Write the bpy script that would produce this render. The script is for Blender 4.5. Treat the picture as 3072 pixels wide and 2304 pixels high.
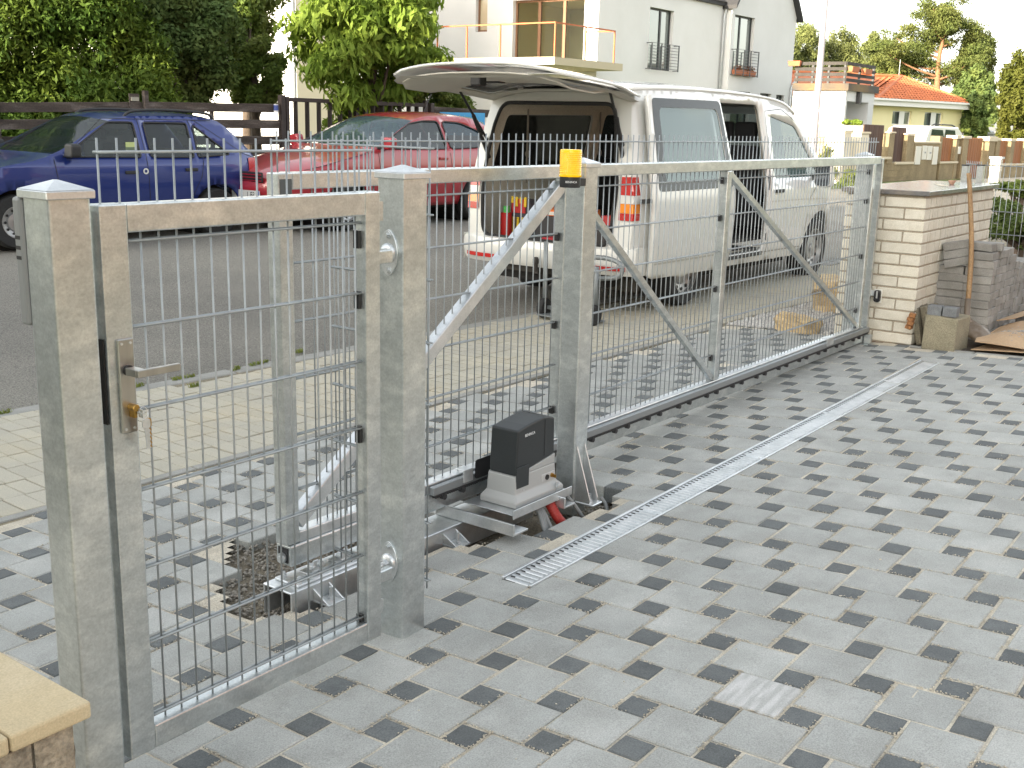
import bpy, bmesh, math, random
import numpy as np
from mathutils import Vector, Matrix, noise
from mathutils.geometry import delaunay_2d_cdt
random.seed(7); rng = np.random.default_rng(7)
R = math.radians
for o in list(bpy.data.objects): bpy.data.objects.remove(o)
S = bpy.context.scene; COL = S.collection

# ---------------------------------------------------------------- camera, light, exposure
EYE = np.array([0., 0., 1.634]); AZ, PITCH, ROLL, FOC = R(36.588), .2312, .0249, 3337.8
Fv = np.array([math.cos(AZ)*math.cos(PITCH), math.sin(AZ)*math.cos(PITCH), -math.sin(PITCH)])
R0 = np.array([math.sin(AZ), -math.cos(AZ), 0.]); U0 = np.cross(R0, Fv)
Rv = math.cos(ROLL)*R0+math.sin(ROLL)*U0; Uv = -math.sin(ROLL)*R0+math.cos(ROLL)*U0
cd = bpy.data.cameras.new('camera'); cam = bpy.data.objects.new('camera', cd); COL.objects.link(cam)
cd.sensor_width = 36.; cd.lens = 36.*FOC/3072; cd.clip_start = .05; cd.clip_end = 2000
mw = Matrix.Identity(4)
for i in range(3):
    mw[i][0] = Rv[i]; mw[i][1] = Uv[i]; mw[i][2] = -Fv[i]; mw[i][3] = EYE[i]
cam.matrix_world = mw; S.camera = cam
SUN_EL, SUN_DIR = R(17), Vector((-1, .15, 0))
W = bpy.data.worlds.new('World'); S.world = W; W.use_nodes = True
nt = W.node_tree; sky = nt.nodes.new('ShaderNodeTexSky'); sky.sky_type = 'NISHITA'; sky.sun_disc = False
sky.sun_elevation = SUN_EL; sky.sun_rotation = math.atan2(SUN_DIR.x, SUN_DIR.y); sky.air_density = 1.0; sky.dust_density = 2.0; sky.ozone_density = 1.0
bg = nt.nodes['Background']; bg.inputs[1].default_value = .15
hs_ = nt.nodes.new('ShaderNodeHueSaturation'); hs_.inputs['Saturation'].default_value = .36; nt.links.new(sky.outputs[0], hs_.inputs['Color'])   # hazy evening: a pale sky
tn = nt.nodes.new('ShaderNodeMix'); tn.data_type = 'RGBA'; tn.blend_type = 'MULTIPLY'; tn.inputs['Factor'].default_value = 1; tn.inputs['B'].default_value = (1.03, 1.0, .93, 1)
nt.links.new(hs_.outputs[0], tn.inputs['A']); nt.links.new(tn.outputs['Result'], bg.inputs[0])
sl = bpy.data.lights.new('sun', 'SUN'); sl.energy = 3.8; sl.angle = R(.5); sl.color = (1, .86, .66)
so = bpy.data.objects.new('sun', sl); COL.objects.link(so); so.location = (-20, 3, 20)
so.rotation_euler = (Vector((SUN_DIR.x*math.cos(SUN_EL), SUN_DIR.y*math.cos(SUN_EL), math.sin(SUN_EL)))).to_track_quat('Z', 'Y').to_euler()
vs = S.view_settings; S.display_settings.display_device = 'sRGB'; vs.view_transform = 'Standard'; vs.look = 'None'
vs.exposure = 2.13; vs.gamma = 1; vs.use_curve_mapping = False

# ---------------------------------------------------------------- helpers: rays of the survey, objects, materials
def ray(px, py): return (px-1536)/FOC*Rv-(py-1152)/FOC*Uv+Fv
def onY(px, py, y): v = ray(px, py); return EYE+v*(y/v[1])
def onX(px, py, x): v = ray(px, py); return EYE+v*(x/v[0])
def onZ(px, py, z): v = ray(px, py); return EYE+v*((z-EYE[2])/v[2])
def at(px, py, d): v = ray(px, py); return EYE+v*(d/math.hypot(v[0], v[1]))
def sm(a, b, x): t = min(1, max(0, (x-a)/(b-a))); return t*t*(3-2*t)
def yborder(x): return 4.45-.07*(x-3)
def ykerb(x): return 6.45-.125*(x-3.3)
def gz(x, y):
    """height of the ground: driveway plane, pavement, then the road that climbs to its far side"""
    k = .018746
    xx = x if x < 9 else 9+(x-9)*.35
    yk = ykerb(min(x, 30))
    z = k*(xx-2.457)-.04528*(min(y, yk)-2.237)
    if x > 9: z = max(z, -.12)
    if y > yk:
        u = sm(0, 4.4, y-yk); far = .17+.10*sm(6, 11, x)-.07*sm(14, 26, x)
        z = z*(1-u)+far*u
    if y > yk+5: z += .02*min(y-yk-5, 12)
    return z
WORLD = {}
def link(o): COL.objects.link(o); return o
def thing(name, label, cat, loc=(0, 0, 0), rz=0, group=None, rot=None):
    o = link(bpy.data.objects.new(name, None)); o.location = loc; o.rotation_euler = rot or (0, 0, rz); o.empty_display_size = .1
    o['label'] = label; o['category'] = cat
    if group: o['group'] = group
    WORLD[o.name] = Matrix.Translation(Vector(loc)) @ (Matrix.Rotation(rz, 4, 'Z') if not rot else __import__('mathutils').Euler(rot).to_matrix().to_4x4())
    return o
def tag(o, label, cat, group=None):
    o['label'] = label; o['category'] = cat
    if group: o['group'] = group
    return o
class MB:
    def __init__(s): s.v = []; s.f = []
    def add(s, vs_, fs): n = len(s.v); s.v += [tuple(map(float, v)) for v in vs_]; s.f += [tuple(n+i for i in f) for f in fs]; return s
    def box(s, a, b, m=None):
        x0, y0, z0 = a; x1, y1, z1 = b
        vv = [(x0, y0, z0), (x1, y0, z0), (x1, y1, z0), (x0, y1, z0), (x0, y0, z1), (x1, y0, z1), (x1, y1, z1), (x0, y1, z1)]
        if m is not None: vv = [m @ Vector(v) for v in vv]
        return s.add(vv, [(0, 3, 2, 1), (4, 5, 6, 7), (0, 1, 5, 4), (1, 2, 6, 5), (2, 3, 7, 6), (3, 0, 4, 7)])
    def beam(s, p, q, w, h, up=(0, 0, 1)):
        p, q = Vector(p), Vector(q); d = q-p; L = d.length; d.normalize(); u = Vector(up); r = d.cross(u).normalized(); u = r.cross(d)
        vv = [p+r*a*w/2+u*b*h/2 for a, b in ((-1, -1), (1, -1), (1, 1), (-1, 1))]+[q+r*a*w/2+u*b*h/2 for a, b in ((-1, -1), (1, -1), (1, 1), (-1, 1))]
        return s.add(vv, [(0, 3, 2, 1), (4, 5, 6, 7), (0, 1, 5, 4), (1, 2, 6, 5), (2, 3, 7, 6), (3, 0, 4, 7)])
    def ring(s, c, r, n, ax, ph=0):
        ax = Vector(ax).normalized(); e = ax.orthogonal().normalized(); g = ax.cross(e)
        return [Vector(c)+e*r*math.cos(ph+2*math.pi*i/n)+g*r*math.sin(ph+2*math.pi*i/n) for i in range(n)]
    def rings(s, rs, cap=True, close=False):
        n = len(rs[0]); vv = [v for r in rs for v in r]; fs = []
        for k in range(len(rs)-1 if not close else len(rs)):
            a = k*n; b = ((k+1) % len(rs))*n
            for i in range(n): fs.append((a+i, a+(i+1) % n, b+(i+1) % n, b+i))
        if cap and not close: fs.append(tuple(range(n-1, -1, -1))); fs.append(tuple((len(rs)-1)*n+i for i in range(n)))
        return s.add(vv, fs)
    def cyl(s, p, q, r, n=12, r2=None, cap=True):
        d = Vector(q)-Vector(p); return s.rings([s.ring(p, r, n, d), s.ring(q, r if r2 is None else r2, n, d)], cap)
    def lathe(s, p, ax, prof, n=20, cap=True):
        ax = Vector(ax).normalized(); return s.rings([s.ring(Vector(p)+ax*h, max(r, 1e-4), n, ax) for r, h in prof], cap)
    def tube(s, pts, r, n=8, rf=None):
        pts = [Vector(p) for p in pts]; rs = []; e = None
        for i, p in enumerate(pts):
            d = (pts[min(i+1, len(pts)-1)]-pts[max(i-1, 0)]).normalized()
            if e is None: e = d.orthogonal().normalized()
            e = (e-d*e.dot(d)).normalized(); g = d.cross(e); rr = r if rf is None else rf(i/(len(pts)-1))
            rs.append([p+e*rr*math.cos(2*math.pi*k/n)+g*rr*math.sin(2*math.pi*k/n) for k in range(n)])
        return s.rings(rs)
    def prism(s, poly, fn, d):
        """poly: 2d outline, fn(u,v)->3d point, d: 3d offset"""
        a = [Vector(fn(*p)) for p in poly]; b = [p+Vector(d) for p in a]; n = len(a)
        return s.add(a+b, [tuple(range(n-1, -1, -1)), tuple(range(n, 2*n))]+[(i, (i+1) % n, n+(i+1) % n, n+i) for i in range(n)])
    def frustum(s, c, a, b, z0, a2, b2, z1):
        x, y = c; return s.add([(x-a, y-b, z0), (x+a, y-b, z0), (x+a, y+b, z0), (x-a, y+b, z0), (x-a2, y-b2, z1), (x+a2, y-b2, z1), (x+a2, y+b2, z1), (x-a2, y+b2, z1)],
                               [(0, 3, 2, 1), (4, 5, 6, 7), (0, 1, 5, 4), (1, 2, 6, 5), (2, 3, 7, 6), (3, 0, 4, 7)])
    def xf(s, m): s.v = [tuple(m @ Vector(v)) for v in s.v]; return s
    def mesh(s, name, mt=None, smooth=False):
        me = bpy.data.meshes.new(name); me.from_pydata(s.v, [], s.f)
        if mt: me.materials.append(mt)
        bm = bmesh.new(); bm.from_mesh(me); bmesh.ops.recalc_face_normals(bm, faces=bm.faces); bm.to_mesh(me); bm.free()
        if smooth: me.polygons.foreach_set('use_smooth', [True]*len(me.polygons))
        return me
def part(name, mb, mt, parent=None, local=False, smooth=False, bevel=0, label=None, kind=None, seg=1, sharp=None):
    """link a mesh object; geometry is in world space unless local"""
    if parent is not None and not local:
        inv = WORLD[parent.name].inverted(); mb.v = [tuple(inv @ Vector(v)) for v in mb.v]
    me = mb.mesh(name, mt, smooth); o = link(bpy.data.objects.new(name, me))
    if parent is not None: o.parent = parent; WORLD[o.name] = WORLD[parent.name]
    else: WORLD[o.name] = Matrix.Identity(4)
    if smooth and sharp: me.set_sharp_from_angle(angle=R(sharp))
    if bevel:
        b = o.modifiers.new('b', 'BEVEL'); b.width = bevel; b.segments = seg; b.limit_method = 'ANGLE'; b.angle_limit = R(40)
    if label: o['label'] = label
    if kind: o['kind'] = kind
    return o
def piece(name, me, parent, loc, rot=(0, 0, 0), scale=None, label=None):
    """a repeat that shares its mesh; loc is in world space (parents here are unrotated)"""
    o = bpy.data.objects.new(name, me); COL.objects.link(o); o.parent = parent
    o.location = WORLD[parent.name].inverted() @ Vector(loc); o.rotation_euler = rot
    if scale: o.scale = scale
    return o
def copy_tree(o, parent=None):
    c = o.copy(); COL.objects.link(c); WORLD[c.name] = WORLD[o.name]
    if parent is not None: c.parent = parent
    for ch in list(o.children): copy_tree(ch, c)
    return c
def face_mesh(name, V, Fq, mt):
    me = bpy.data.meshes.new(name); V = np.asarray(V, np.float32); Fq = np.asarray(Fq, np.int32); k = Fq.shape[1]
    me.vertices.add(len(V)); me.vertices.foreach_set('co', V.ravel()); me.loops.add(Fq.size); me.loops.foreach_set('vertex_index', Fq.ravel())
    me.polygons.add(len(Fq)); me.polygons.foreach_set('loop_start', np.arange(0, Fq.size, k, dtype=np.int32)); me.update(calc_edges=True); me.materials.append(mt); return me
def inpoly(p, poly):
    c = False; x, y = p; j = len(poly)-1
    for i in range(len(poly)):
        xi, yi = poly[i]; xj, yj = poly[j]
        if (yi > y) != (yj > y) and x < (xj-xi)*(y-yi)/(yj-yi)+xi: c = not c
        j = i
    return c
def dens(poly, st):
    out = []
    for i in range(len(poly)):
        a, b = poly[i], poly[(i+1) % len(poly)]; n = max(1, int(math.hypot(b[0]-a[0], b[1]-a[1])/st))
        out += [(a[0]+(b[0]-a[0])*k/n, a[1]+(b[1]-a[1])*k/n) for k in range(n)]
    return out
def rrect(x0, z0, x1, z1, r=.05, n=3):
    o = []
    for cx, cz, a in ((x1-r, z1-r, 0), (x0+r, z1-r, 90), (x0+r, z0+r, 180), (x1-r, z0+r, 270)):
        o += [(cx+r*math.cos(R(a+90*k/n)), cz+r*math.sin(R(a+90*k/n))) for k in range(n+1)]
    return o
def rpoly(pts, r=.05, n=3):
    o = []
    for i in range(len(pts)):
        p = Vector(pts[i]); a = (Vector(pts[i-1])-p); b = (Vector(pts[(i+1) % len(pts)])-p)
        rr = min(r, a.length*.45, b.length*.45); p0 = p+a.normalized()*rr; p1 = p+b.normalized()*rr
        for k in range(n+1):
            t = k/n; q = p0*(1-t)**2+p*2*t*(1-t)+p1*t*t; o.append((q.x, q.y))
    return o
def sheet(outline, holes, fn, st=.12, thick=None):
    """a curved sheet: 2d outline with holes, triangulated and mapped through fn(u,v)"""
    loops = [dens(outline, st)]+[dens(h, st) for h in holes]; V = []; E = []
    for lp in loops:
        n = len(V); V += [Vector(p) for p in lp]; E += [(n+i, n+(i+1) % len(lp)) for i in range(len(lp))]
    xs = [p[0] for p in outline]; ys = [p[1] for p in outline]
    x = min(xs)+st/2
    while x < max(xs):
        y = min(ys)+st/2
        while y < max(ys):
            if inpoly((x, y), outline) and not any(inpoly((x, y), h) for h in holes): V.append(Vector((x, y)))
            y += st
        x += st
    v2, _, f2, *_ = delaunay_2d_cdt(V, E, [], 0, 1e-5)
    fs = []
    for f in f2:
        c = sum((v2[i] for i in f), Vector((0, 0)))/len(f)
        if inpoly(c, loops[0]) and not any(inpoly(c, h) for h in loops[1:]): fs.append(tuple(f))
    mb = MB(); mb.add([fn(v.x, v.y) for v in v2], fs)
    return mb
def solid(o, t, off=-1):
    m = o.modifiers.new('s', 'SOLIDIFY'); m.thickness = t; m.offset = off; return o

def mat(name, col, rough=.7, metal=0., col2=None, ns=8., amt=1., bump=0., bs=60., per=0., coat=0., spec=None, stretch=None, grain=None, trans=0., emit=None, bd=.004, lo=.35, hi=.65, col3=None, ns3=2.):
    m = bpy.data.materials.new(name); m.use_nodes = True; t = m.node_tree; N = t.nodes; L = t.links; b = N['Principled BSDF']
    b.inputs['Base Color'].default_value = (*col, 1); b.inputs['Roughness'].default_value = rough; b.inputs['Metallic'].default_value = metal
    if coat: b.inputs['Coat Weight'].default_value = coat; b.inputs['Coat Roughness'].default_value = .06
    if spec is not None: b.inputs['Specular IOR Level'].default_value = spec
    if trans: b.inputs['Transmission Weight'].default_value = trans
    geo = N.new('ShaderNodeNewGeometry'); vec = geo.outputs['Position']
    if stretch:
        mp = N.new('ShaderNodeMapping'); mp.inputs['Scale'].default_value = stretch; L.new(vec, mp.inputs[0]); vec = mp.outputs[0]
    cur = None
    def noise_(scale, det=5, v=None):
        n = N.new('ShaderNodeTexNoise'); n.inputs['Scale'].default_value = scale; n.inputs['Detail'].default_value = det; n.inputs['Roughness'].default_value = .6; L.new(v or vec, n.inputs['Vector']); return n
    def rgb(c): n = N.new('ShaderNodeRGB'); n.outputs[0].default_value = (*c, 1); return n.outputs[0]
    def mix(f, a, c, mode='MIX'):
        x = N.new('ShaderNodeMix'); x.data_type = 'RGBA'; x.blend_type = mode
        if isinstance(f, float): x.inputs['Factor'].default_value = f
        else: L.new(f, x.inputs['Factor'])
        L.new(a, x.inputs['A']); L.new(c, x.inputs['B']); return x.outputs['Result']
    def ramp(src, a, c):
        r = N.new('ShaderNodeMapRange'); r.inputs['From Min'].default_value = a; r.inputs['From Max'].default_value = c; L.new(src, r.inputs['Value']); return r.outputs['Result']
    cur = rgb(col)
    if col2: cur = mix(ramp(noise_(ns).outputs['Fac'], lo, hi), cur, rgb(col2))
    if col3: cur = mix(ramp(noise_(ns3).outputs['Fac'], .5, .72), cur, rgb(col3))
    if grain:
        g = noise_(grain[0], 2, geo.outputs['Position']); r = ramp(g.outputs['Fac'], .3, .7)
        h = N.new('ShaderNodeMapRange'); h.inputs['To Min'].default_value = 1-grain[1]; h.inputs['To Max'].default_value = 1+grain[1]; L.new(r, h.inputs['Value'])
        cc = N.new('ShaderNodeCombineColor'); [L.new(h.outputs['Result'], cc.inputs[i]) for i in range(3)]; cur = mix(1., cur, cc.outputs[0], 'MULTIPLY')
    if per:
        oi = N.new('ShaderNodeObjectInfo'); h = N.new('ShaderNodeMapRange'); h.inputs['To Min'].default_value = 1-per; h.inputs['To Max'].default_value = 1+per; L.new(oi.outputs['Random'], h.inputs['Value'])
        cc = N.new('ShaderNodeCombineColor'); [L.new(h.outputs['Result'], cc.inputs[i]) for i in range(3)]; cur = mix(1., cur, cc.outputs[0], 'MULTIPLY')
    L.new(cur, b.inputs['Base Color'])
    if bump:
        bn = N.new('ShaderNodeBump'); bn.inputs['Strength'].default_value = bump; bn.inputs['Distance'].default_value = bd; L.new(noise_(bs, 4, geo.outputs['Position']).outputs['Fac'], bn.inputs['Height']); L.new(bn.outputs[0], b.inputs['Normal'])
    if emit: b.inputs['Emission Color'].default_value = (*emit[0], 1); b.inputs['Emission Strength'].default_value = emit[1]
    return m
def glassy(name, col, a=.4, rough=.03):
    """tinted sheet glass: partly clear, partly a dark reflecting body"""
    m = bpy.data.materials.new(name); m.use_nodes = True; t = m.node_tree; b = t.nodes['Principled BSDF']
    b.inputs['Base Color'].default_value = (*col, 1); b.inputs['Roughness'].default_value = rough; b.inputs['Specular IOR Level'].default_value = .8
    tr = t.nodes.new('ShaderNodeBsdfTransparent'); tr.inputs[0].default_value = (.75, .85, .84, 1); mx = t.nodes.new('ShaderNodeMixShader'); mx.inputs[0].default_value = a
    t.links.new(tr.outputs[0], mx.inputs[1]); t.links.new(b.outputs[0], mx.inputs[2]); t.links.new(mx.outputs[0], t.nodes['Material Output'].inputs[0]); return m
def leafmat(name, c1, c2, ns=1.6, tr=.35):
    m = mat(name, c1, .7, col2=c2, ns=ns, per=0, spec=.25); t = m.node_tree; b = t.nodes['Principled BSDF']
    d = t.nodes.new('ShaderNodeBsdfTranslucent'); mx = t.nodes.new('ShaderNodeMixShader'); mx.inputs[0].default_value = tr
    src = b.inputs['Base Color'].links[0].from_socket; t.links.new(src, d.inputs[0])
    t.links.new(b.outputs[0], mx.inputs[1]); t.links.new(d.outputs[0], mx.inputs[2]); t.links.new(mx.outputs[0], t.nodes['Material Output'].inputs[0]); return m

GALV = mat('galvanised', (.61, .645, .65), .34, .88, (.46, .495, .50), 24, bump=.10, bs=34, grain=(150, .10), col3=(.73, .76, .75), ns3=9, bd=.003, stretch=(1, 1, 1.8), lo=.25, hi=.75)
GALV2 = mat('galvanised_bright', (.70, .72, .73), .36, .85, (.55, .58, .59), 14, bump=.05, bs=40, grain=(160, .06))
ROD = mat('rod_zinc', (.36, .39, .40), .5, .6, (.30, .325, .335), 20)
STEEL = mat('brushed_steel', (.46, .45, .42), .32, .95, (.38, .37, .35), 30, stretch=(1, 1, .1))
BLACK = mat('black_plastic', (.012, .012, .013), .5)
RUBBER = mat('rubber', (.018, .018, .018), .8, grain=(60, .25))
DARK = mat('dark_inside', (.012, .011, .010), .9)
# ---------------------------------------------------------------- ground, driveway, pavement, road
def struct(o): o['kind'] = 'structure'; return o
CONC = mat('paver_grey', (.352, .362, .345), .85, col2=(.295, .300, .282), ns=6, per=.10, bump=.4, bs=170, grain=(240, .24), col3=(.405, .41, .39), ns3=3.1, bd=.002)
CONCD = mat('paver_charcoal', (.092, .101, .103), .8, col2=(.12, .13, .13), ns=14, per=.16, bump=.4, bs=170, grain=(230, .3), bd=.002)
SAND = mat('joint_sand', (.60, .55, .45), .95, col2=(.44, .40, .325), ns=9, bump=1, bs=150, grain=(220, .3), bd=.006)
BEIGE = mat('paver_beige', (.375, .355, .295), .88, col2=(.405, .38, .30), ns=2.2, per=.06, bump=.3, bs=150, grain=(240, .18), col3=(.43, .385, .29), ns3=1.1, bd=.002)
ASPH = mat('asphalt', (.215, .205, .178), .95, col2=(.165, .158, .14), ns=.9, bump=1., bs=55, grain=(95, .5), bd=.02, col3=(.25, .24, .205), ns3=.45)
KERB = mat('kerb_concrete', (.30, .30, .28), .9, col2=(.24, .24, .22), ns=6, grain=(200, .15), bump=.3, bs=120)
SOIL = mat('soil', (.105, .082, .058), 1, col2=(.055, .043, .032), ns=5, bump=1, bs=25, grain=(90, .4), bd=.03)
GRASSG = mat('grass_ground', (.09, .12, .025), 1, col2=(.05, .075, .016), ns=3, bump=1, bs=30, grain=(60, .4), bd=.03)
STONEM = mat('gravel_stone', (.36, .35, .33), .9, col2=(.22, .21, .195), ns=40, per=0, grain=(90, .3))
PITM = mat('pit_gravel', (.30, .28, .245), .95, col2=(.17, .155, .13), ns=90, per=0, grain=(150, .4))

def grid_sheet(name, xs, ys, zf, mt, skip=None):
    mb = MB(); idx = {}
    for i, x in enumerate(xs):
        for j, y in enumerate(ys if not callable(ys) else ys(x)): idx[i, j] = len(mb.v); mb.v.append((x, y, zf(x, y)))
    ny = len(ys if not callable(ys) else ys(xs[0]))
    for i in range(len(xs)-1):
        for j in range(ny-1):
            q = (idx[i, j], idx[i+1, j], idx[i+1, j+1], idx[i, j+1])
            if skip and skip(sum(mb.v[k][0] for k in q)/4, sum(mb.v[k][1] for k in q)/4): continue
            mb.f.append(q)
    return part(name, mb, mt, smooth=True)
frange = lambda a, b, s: [a+s*i for i in range(int(round((b-a)/s))+1)]
PIT = [(2.26, 2.78), (2.62, 2.56), (3.02, 2.67), (3.18, 2.66), (3.30, 2.55), (3.46, 2.54), (3.46, 2.43), (3.75, 2.41), (3.95, 2.37), (4.12, 2.43), (4.2, 2.49), (4.28, 2.71), (4.42, 3.0), (3.1, 3.02), (3.02, 3.42), (2.72, 3.42), (2.52, 3.2), (2.42, 3.16)]
def pitz(x, y): return -.085+.012*noise.noise((x*9, y*9, 3))
def edge_x(y): return 8.17+.12*sm(2.4, 2.6, y)+.14*sm(2.9, 3.3, y)
ground = struct(grid_sheet('ground', [-80, -40, -20, -10, -5]+frange(0, 14, .7)+[17, 20, 24, 28, 34, 40, 50, 70, 100, 150, 260], [-80, -40, -20, -10]+frange(-5, 16, .7)+[18, 21, 25, 30, 40, 60, 100, 200], lambda x, y: gz(x, y)-.16-(.0 if -1 < y < 14 else .0), GRASSG))
drv = thing('driveway', None, None); del drv['label'], drv['category']; drv['kind'] = 'structure'
bed = part('joint_sand', MB(), SAND, drv)
bpy.data.objects.remove(bed)
bed = grid_sheet('joint_sand', frange(-.6, 8.4, .045), frange(-1.6, 4.46, .045), lambda x, y: gz(x, y)-.0046+.0022*noise.noise((x*11, y*11, 1)), SAND, lambda x, y: inpoly((x, y), PIT) or x > edge_x(y) or y > yborder(x)-.07)
bed.parent = drv; bed['kind'] = 'stuff'
def tile_mesh(name, a, h, mt, b=None, ch=.004):
    b = b or a; mb = MB()
    def rg(i, z): return [(-a/2+i, -b/2+i, z), (a/2-i, -b/2+i, z), (a/2-i, b/2-i, z), (-a/2+i, b/2-i, z)]
    mb.rings([rg(0, -h), rg(0, -ch), rg(ch, 0)], True); return mb.mesh(name, mt)
BIG = tile_mesh('paving_stone',   .1915, .075, CONC); SMALL = tile_mesh('small_paving_stone', .0925, .075, CONCD)
tiles = []
Ox, Oy = 3.613, 1.701
for i in range(-40, 41):
    for j in range(-40, 61):
        x, y = Ox+.1003*i+.1995*j, Oy-.1995*i+.1003*j
        for big, dx, dy in ((0, 0, 0), (1, .15, -.05)):
            cx, cy = x+dx, y+dy; h = .1 if big else .05
            if cx < -.5 or cy < -1.5 or cx+h > edge_x(cy)+(.03 if not big else .03) or cy+h > yborder(cx)-.02: continue
            if inpoly((cx, cy), PIT) or 3.08 < cx < 7.68 and 2.165 < cy < 2.25: continue
            p = np.array([cx, cy, gz(cx, cy)])-EYE; dp = p @ Fv; u = FOC*(p @ Rv)/max(dp, .01); w = FOC*(p @ Uv)/max(dp, .01)
            vis = dp > .3 and abs(u) < 1640 and abs(w) < 1260
            tiles.append((big, cx, cy, dp if vis else 99))
SCUFF = ((2.69, 1.21), (4.37, 1.15))
big_scuff = tile_mesh('paving_stone', .1915, .075, mat('scuffed_paver', (.37, .375, .36), .85, col2=(.50, .50, .49), ns=3.5, stretch=(1.5, 11, 1), lo=.42, hi=.62, grain=(240, .16)))
def place_tiles(kind, name, me, n=300):
    L = sorted([t for t in tiles if t[0] == kind], key=lambda t: t[3]); rest = MB()
    for k, (b, x, y, d) in enumerate(L):
        loc = (x+random.gauss(0, .0009), y+random.gauss(0, .0009), gz(x, y)+random.gauss(0, .0012))
        rot = (math.atan((gz(x, y+.1)-gz(x, y-.1))/.2)+random.gauss(0, .005), -math.atan((gz(x+.1, y)-gz(x-.1, y))/.2)+random.gauss(0, .005), random.gauss(0, .008))
        if k < n:
            sc = big_scuff is not None and kind == 1 and any(math.hypot(x-a, y-c) < .1 for a, c in SCUFF)
            piece(name, big_scuff if sc else me, drv, loc, rot)
        elif d < 90:
            m = Matrix.Translation(loc) @ __import__('mathutils').Euler(rot).to_matrix().to_4x4()
            rest.add([m @ v.co for v in me.vertices], [tuple(f.vertices) for f in me.polygons])
    if rest.v: o = part(name, rest, me.materials[0], drv, kind='stuff')
place_tiles(1, 'paving_stone', BIG); place_tiles(0, 'small_paving_stone', SMALL)
# worn pale scuffs left by the pallet on two pairs of stones are in the stones' own colour
border = MB()
for k in range(15):
    x0 = -.4+k*.62; x1 = x0+.612
    if x1 > 8.6: break
    border.beam((x0, yborder(x0)-.005, gz(x0, yborder(x0))-.04), (x1, yborder(x1)-.005, gz(x1, yborder(x1))-.04), .055, .085)
part('edging_strip', border, KERB, drv, bevel=.004, kind=None)
side = MB()
for k in range(11):
    ya = -1.5+k*.5; yb = ya+.49
    if ya > 2.2: break
    side.beam((edge_x(ya)+.03, ya, gz(8.2, ya)-.04), (edge_x(yb)+.03, yb, gz(8.2, yb)-.04), .05, .08)
part('edging_strip', side, KERB, drv, bevel=.004)
def stones(name, n, fn, smin, smax, mt, seed=1):
    """loose stones: little faceted lumps joined into one mesh"""
    r = np.random.default_rng(seed); ico = bmesh.new(); bmesh.ops.create_icosphere(ico, subdivisions=1, radius=1); V0 = np.array([v.co[:] for v in ico.verts]); F0 = np.array([[v.index for v in f.verts] for f in ico.faces]); ico.free()
    Vs, Fs, m = [], [], 0
    for k in range(n):
        p = fn(r)
        if p is None: continue
        s = r.uniform(smin, smax)*np.array([1, r.uniform(.6, 1), r.uniform(.45, .8)]); a = r.uniform(0, 6.28); q = V0*s*(1+r.normal(0, .16, (len(V0), 1)))
        tl = r.normal(0, .5); c, sn = math.cos(a), math.sin(a); q = np.c_[q[:, 0]*c-q[:, 1]*sn, q[:, 0]*sn+q[:, 1]*c, q[:, 2]+q[:, 0]*tl*.3]+p
        Vs.append(q); Fs.append(F0+len(V0)*m); m += 1
    o = link(bpy.data.objects.new(name, face_mesh(name, np.concatenate(Vs), np.concatenate(Fs), mt))); o['kind'] = 'stuff'; WORLD[o.name] = Matrix.Identity(4); return o
pit = grid_sheet('pit_floor', frange(2.1, 4.5, .05), frange(2.2, 3.55, .05), pitz, mat('pit_soil', (.22, .19, .14), .95, col2=(.15, .13, .095), ns=8, bump=1, bs=60, grain=(150, .35), bd=.01)); struct(pit)
def pitstone(r):
    x, y = r.uniform(2.2, 4.45), r.uniform(2.35, 3.5)
    if not inpoly((x, y), PIT): return None
    if 2.95 < x < 3.85 and y < 2.76 and r.random() < .93: return None
    return np.array([x, y, pitz(x, y)+r.uniform(0, .012)+.02*(x < 2.9)*r.random()])
stones('pit_gravel', 7500, pitstone, .005, .012, PITM, 3)
# debris and sand crumbs on the paving
def crumb(r):
    x, y = r.uniform(1.2, 8), r.uniform(-.5, 4.3)
    if inpoly((x, y), PIT): return None
    if y < 2.7 and r.random() < .8: return None
    return np.array([x, y, gz(x, y)+.001])
stones('crumbs', 900, crumb, .0012, .0045, SAND, 8)
near = [t for t in tiles if t[3] < 6.5]
def jcrumb(r):
    big, x, y, d = near[int(r.random()**1.3*len(near)*.999)]; h = .1 if big else .05; e = r.uniform(-h, h); o = h-.002+abs(r.normal(0, .0045)) if r.random() < .6 else h-r.random()**2*.012; s = 1 if r.random() < .5 else -1
    x, y = (x+e, y+s*o) if r.random() < .5 else (x+s*o, y+e)
    if noise.noise((x*5, y*5, 9)) < -.05 or inpoly((x, y), PIT): return None
    return np.array([x, y, gz(x, y)+.0004])
near.sort(key=lambda t: t[3]); stones('joint_crumbs', 26000, jcrumb, .0012, .0036, SAND, 21)
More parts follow.
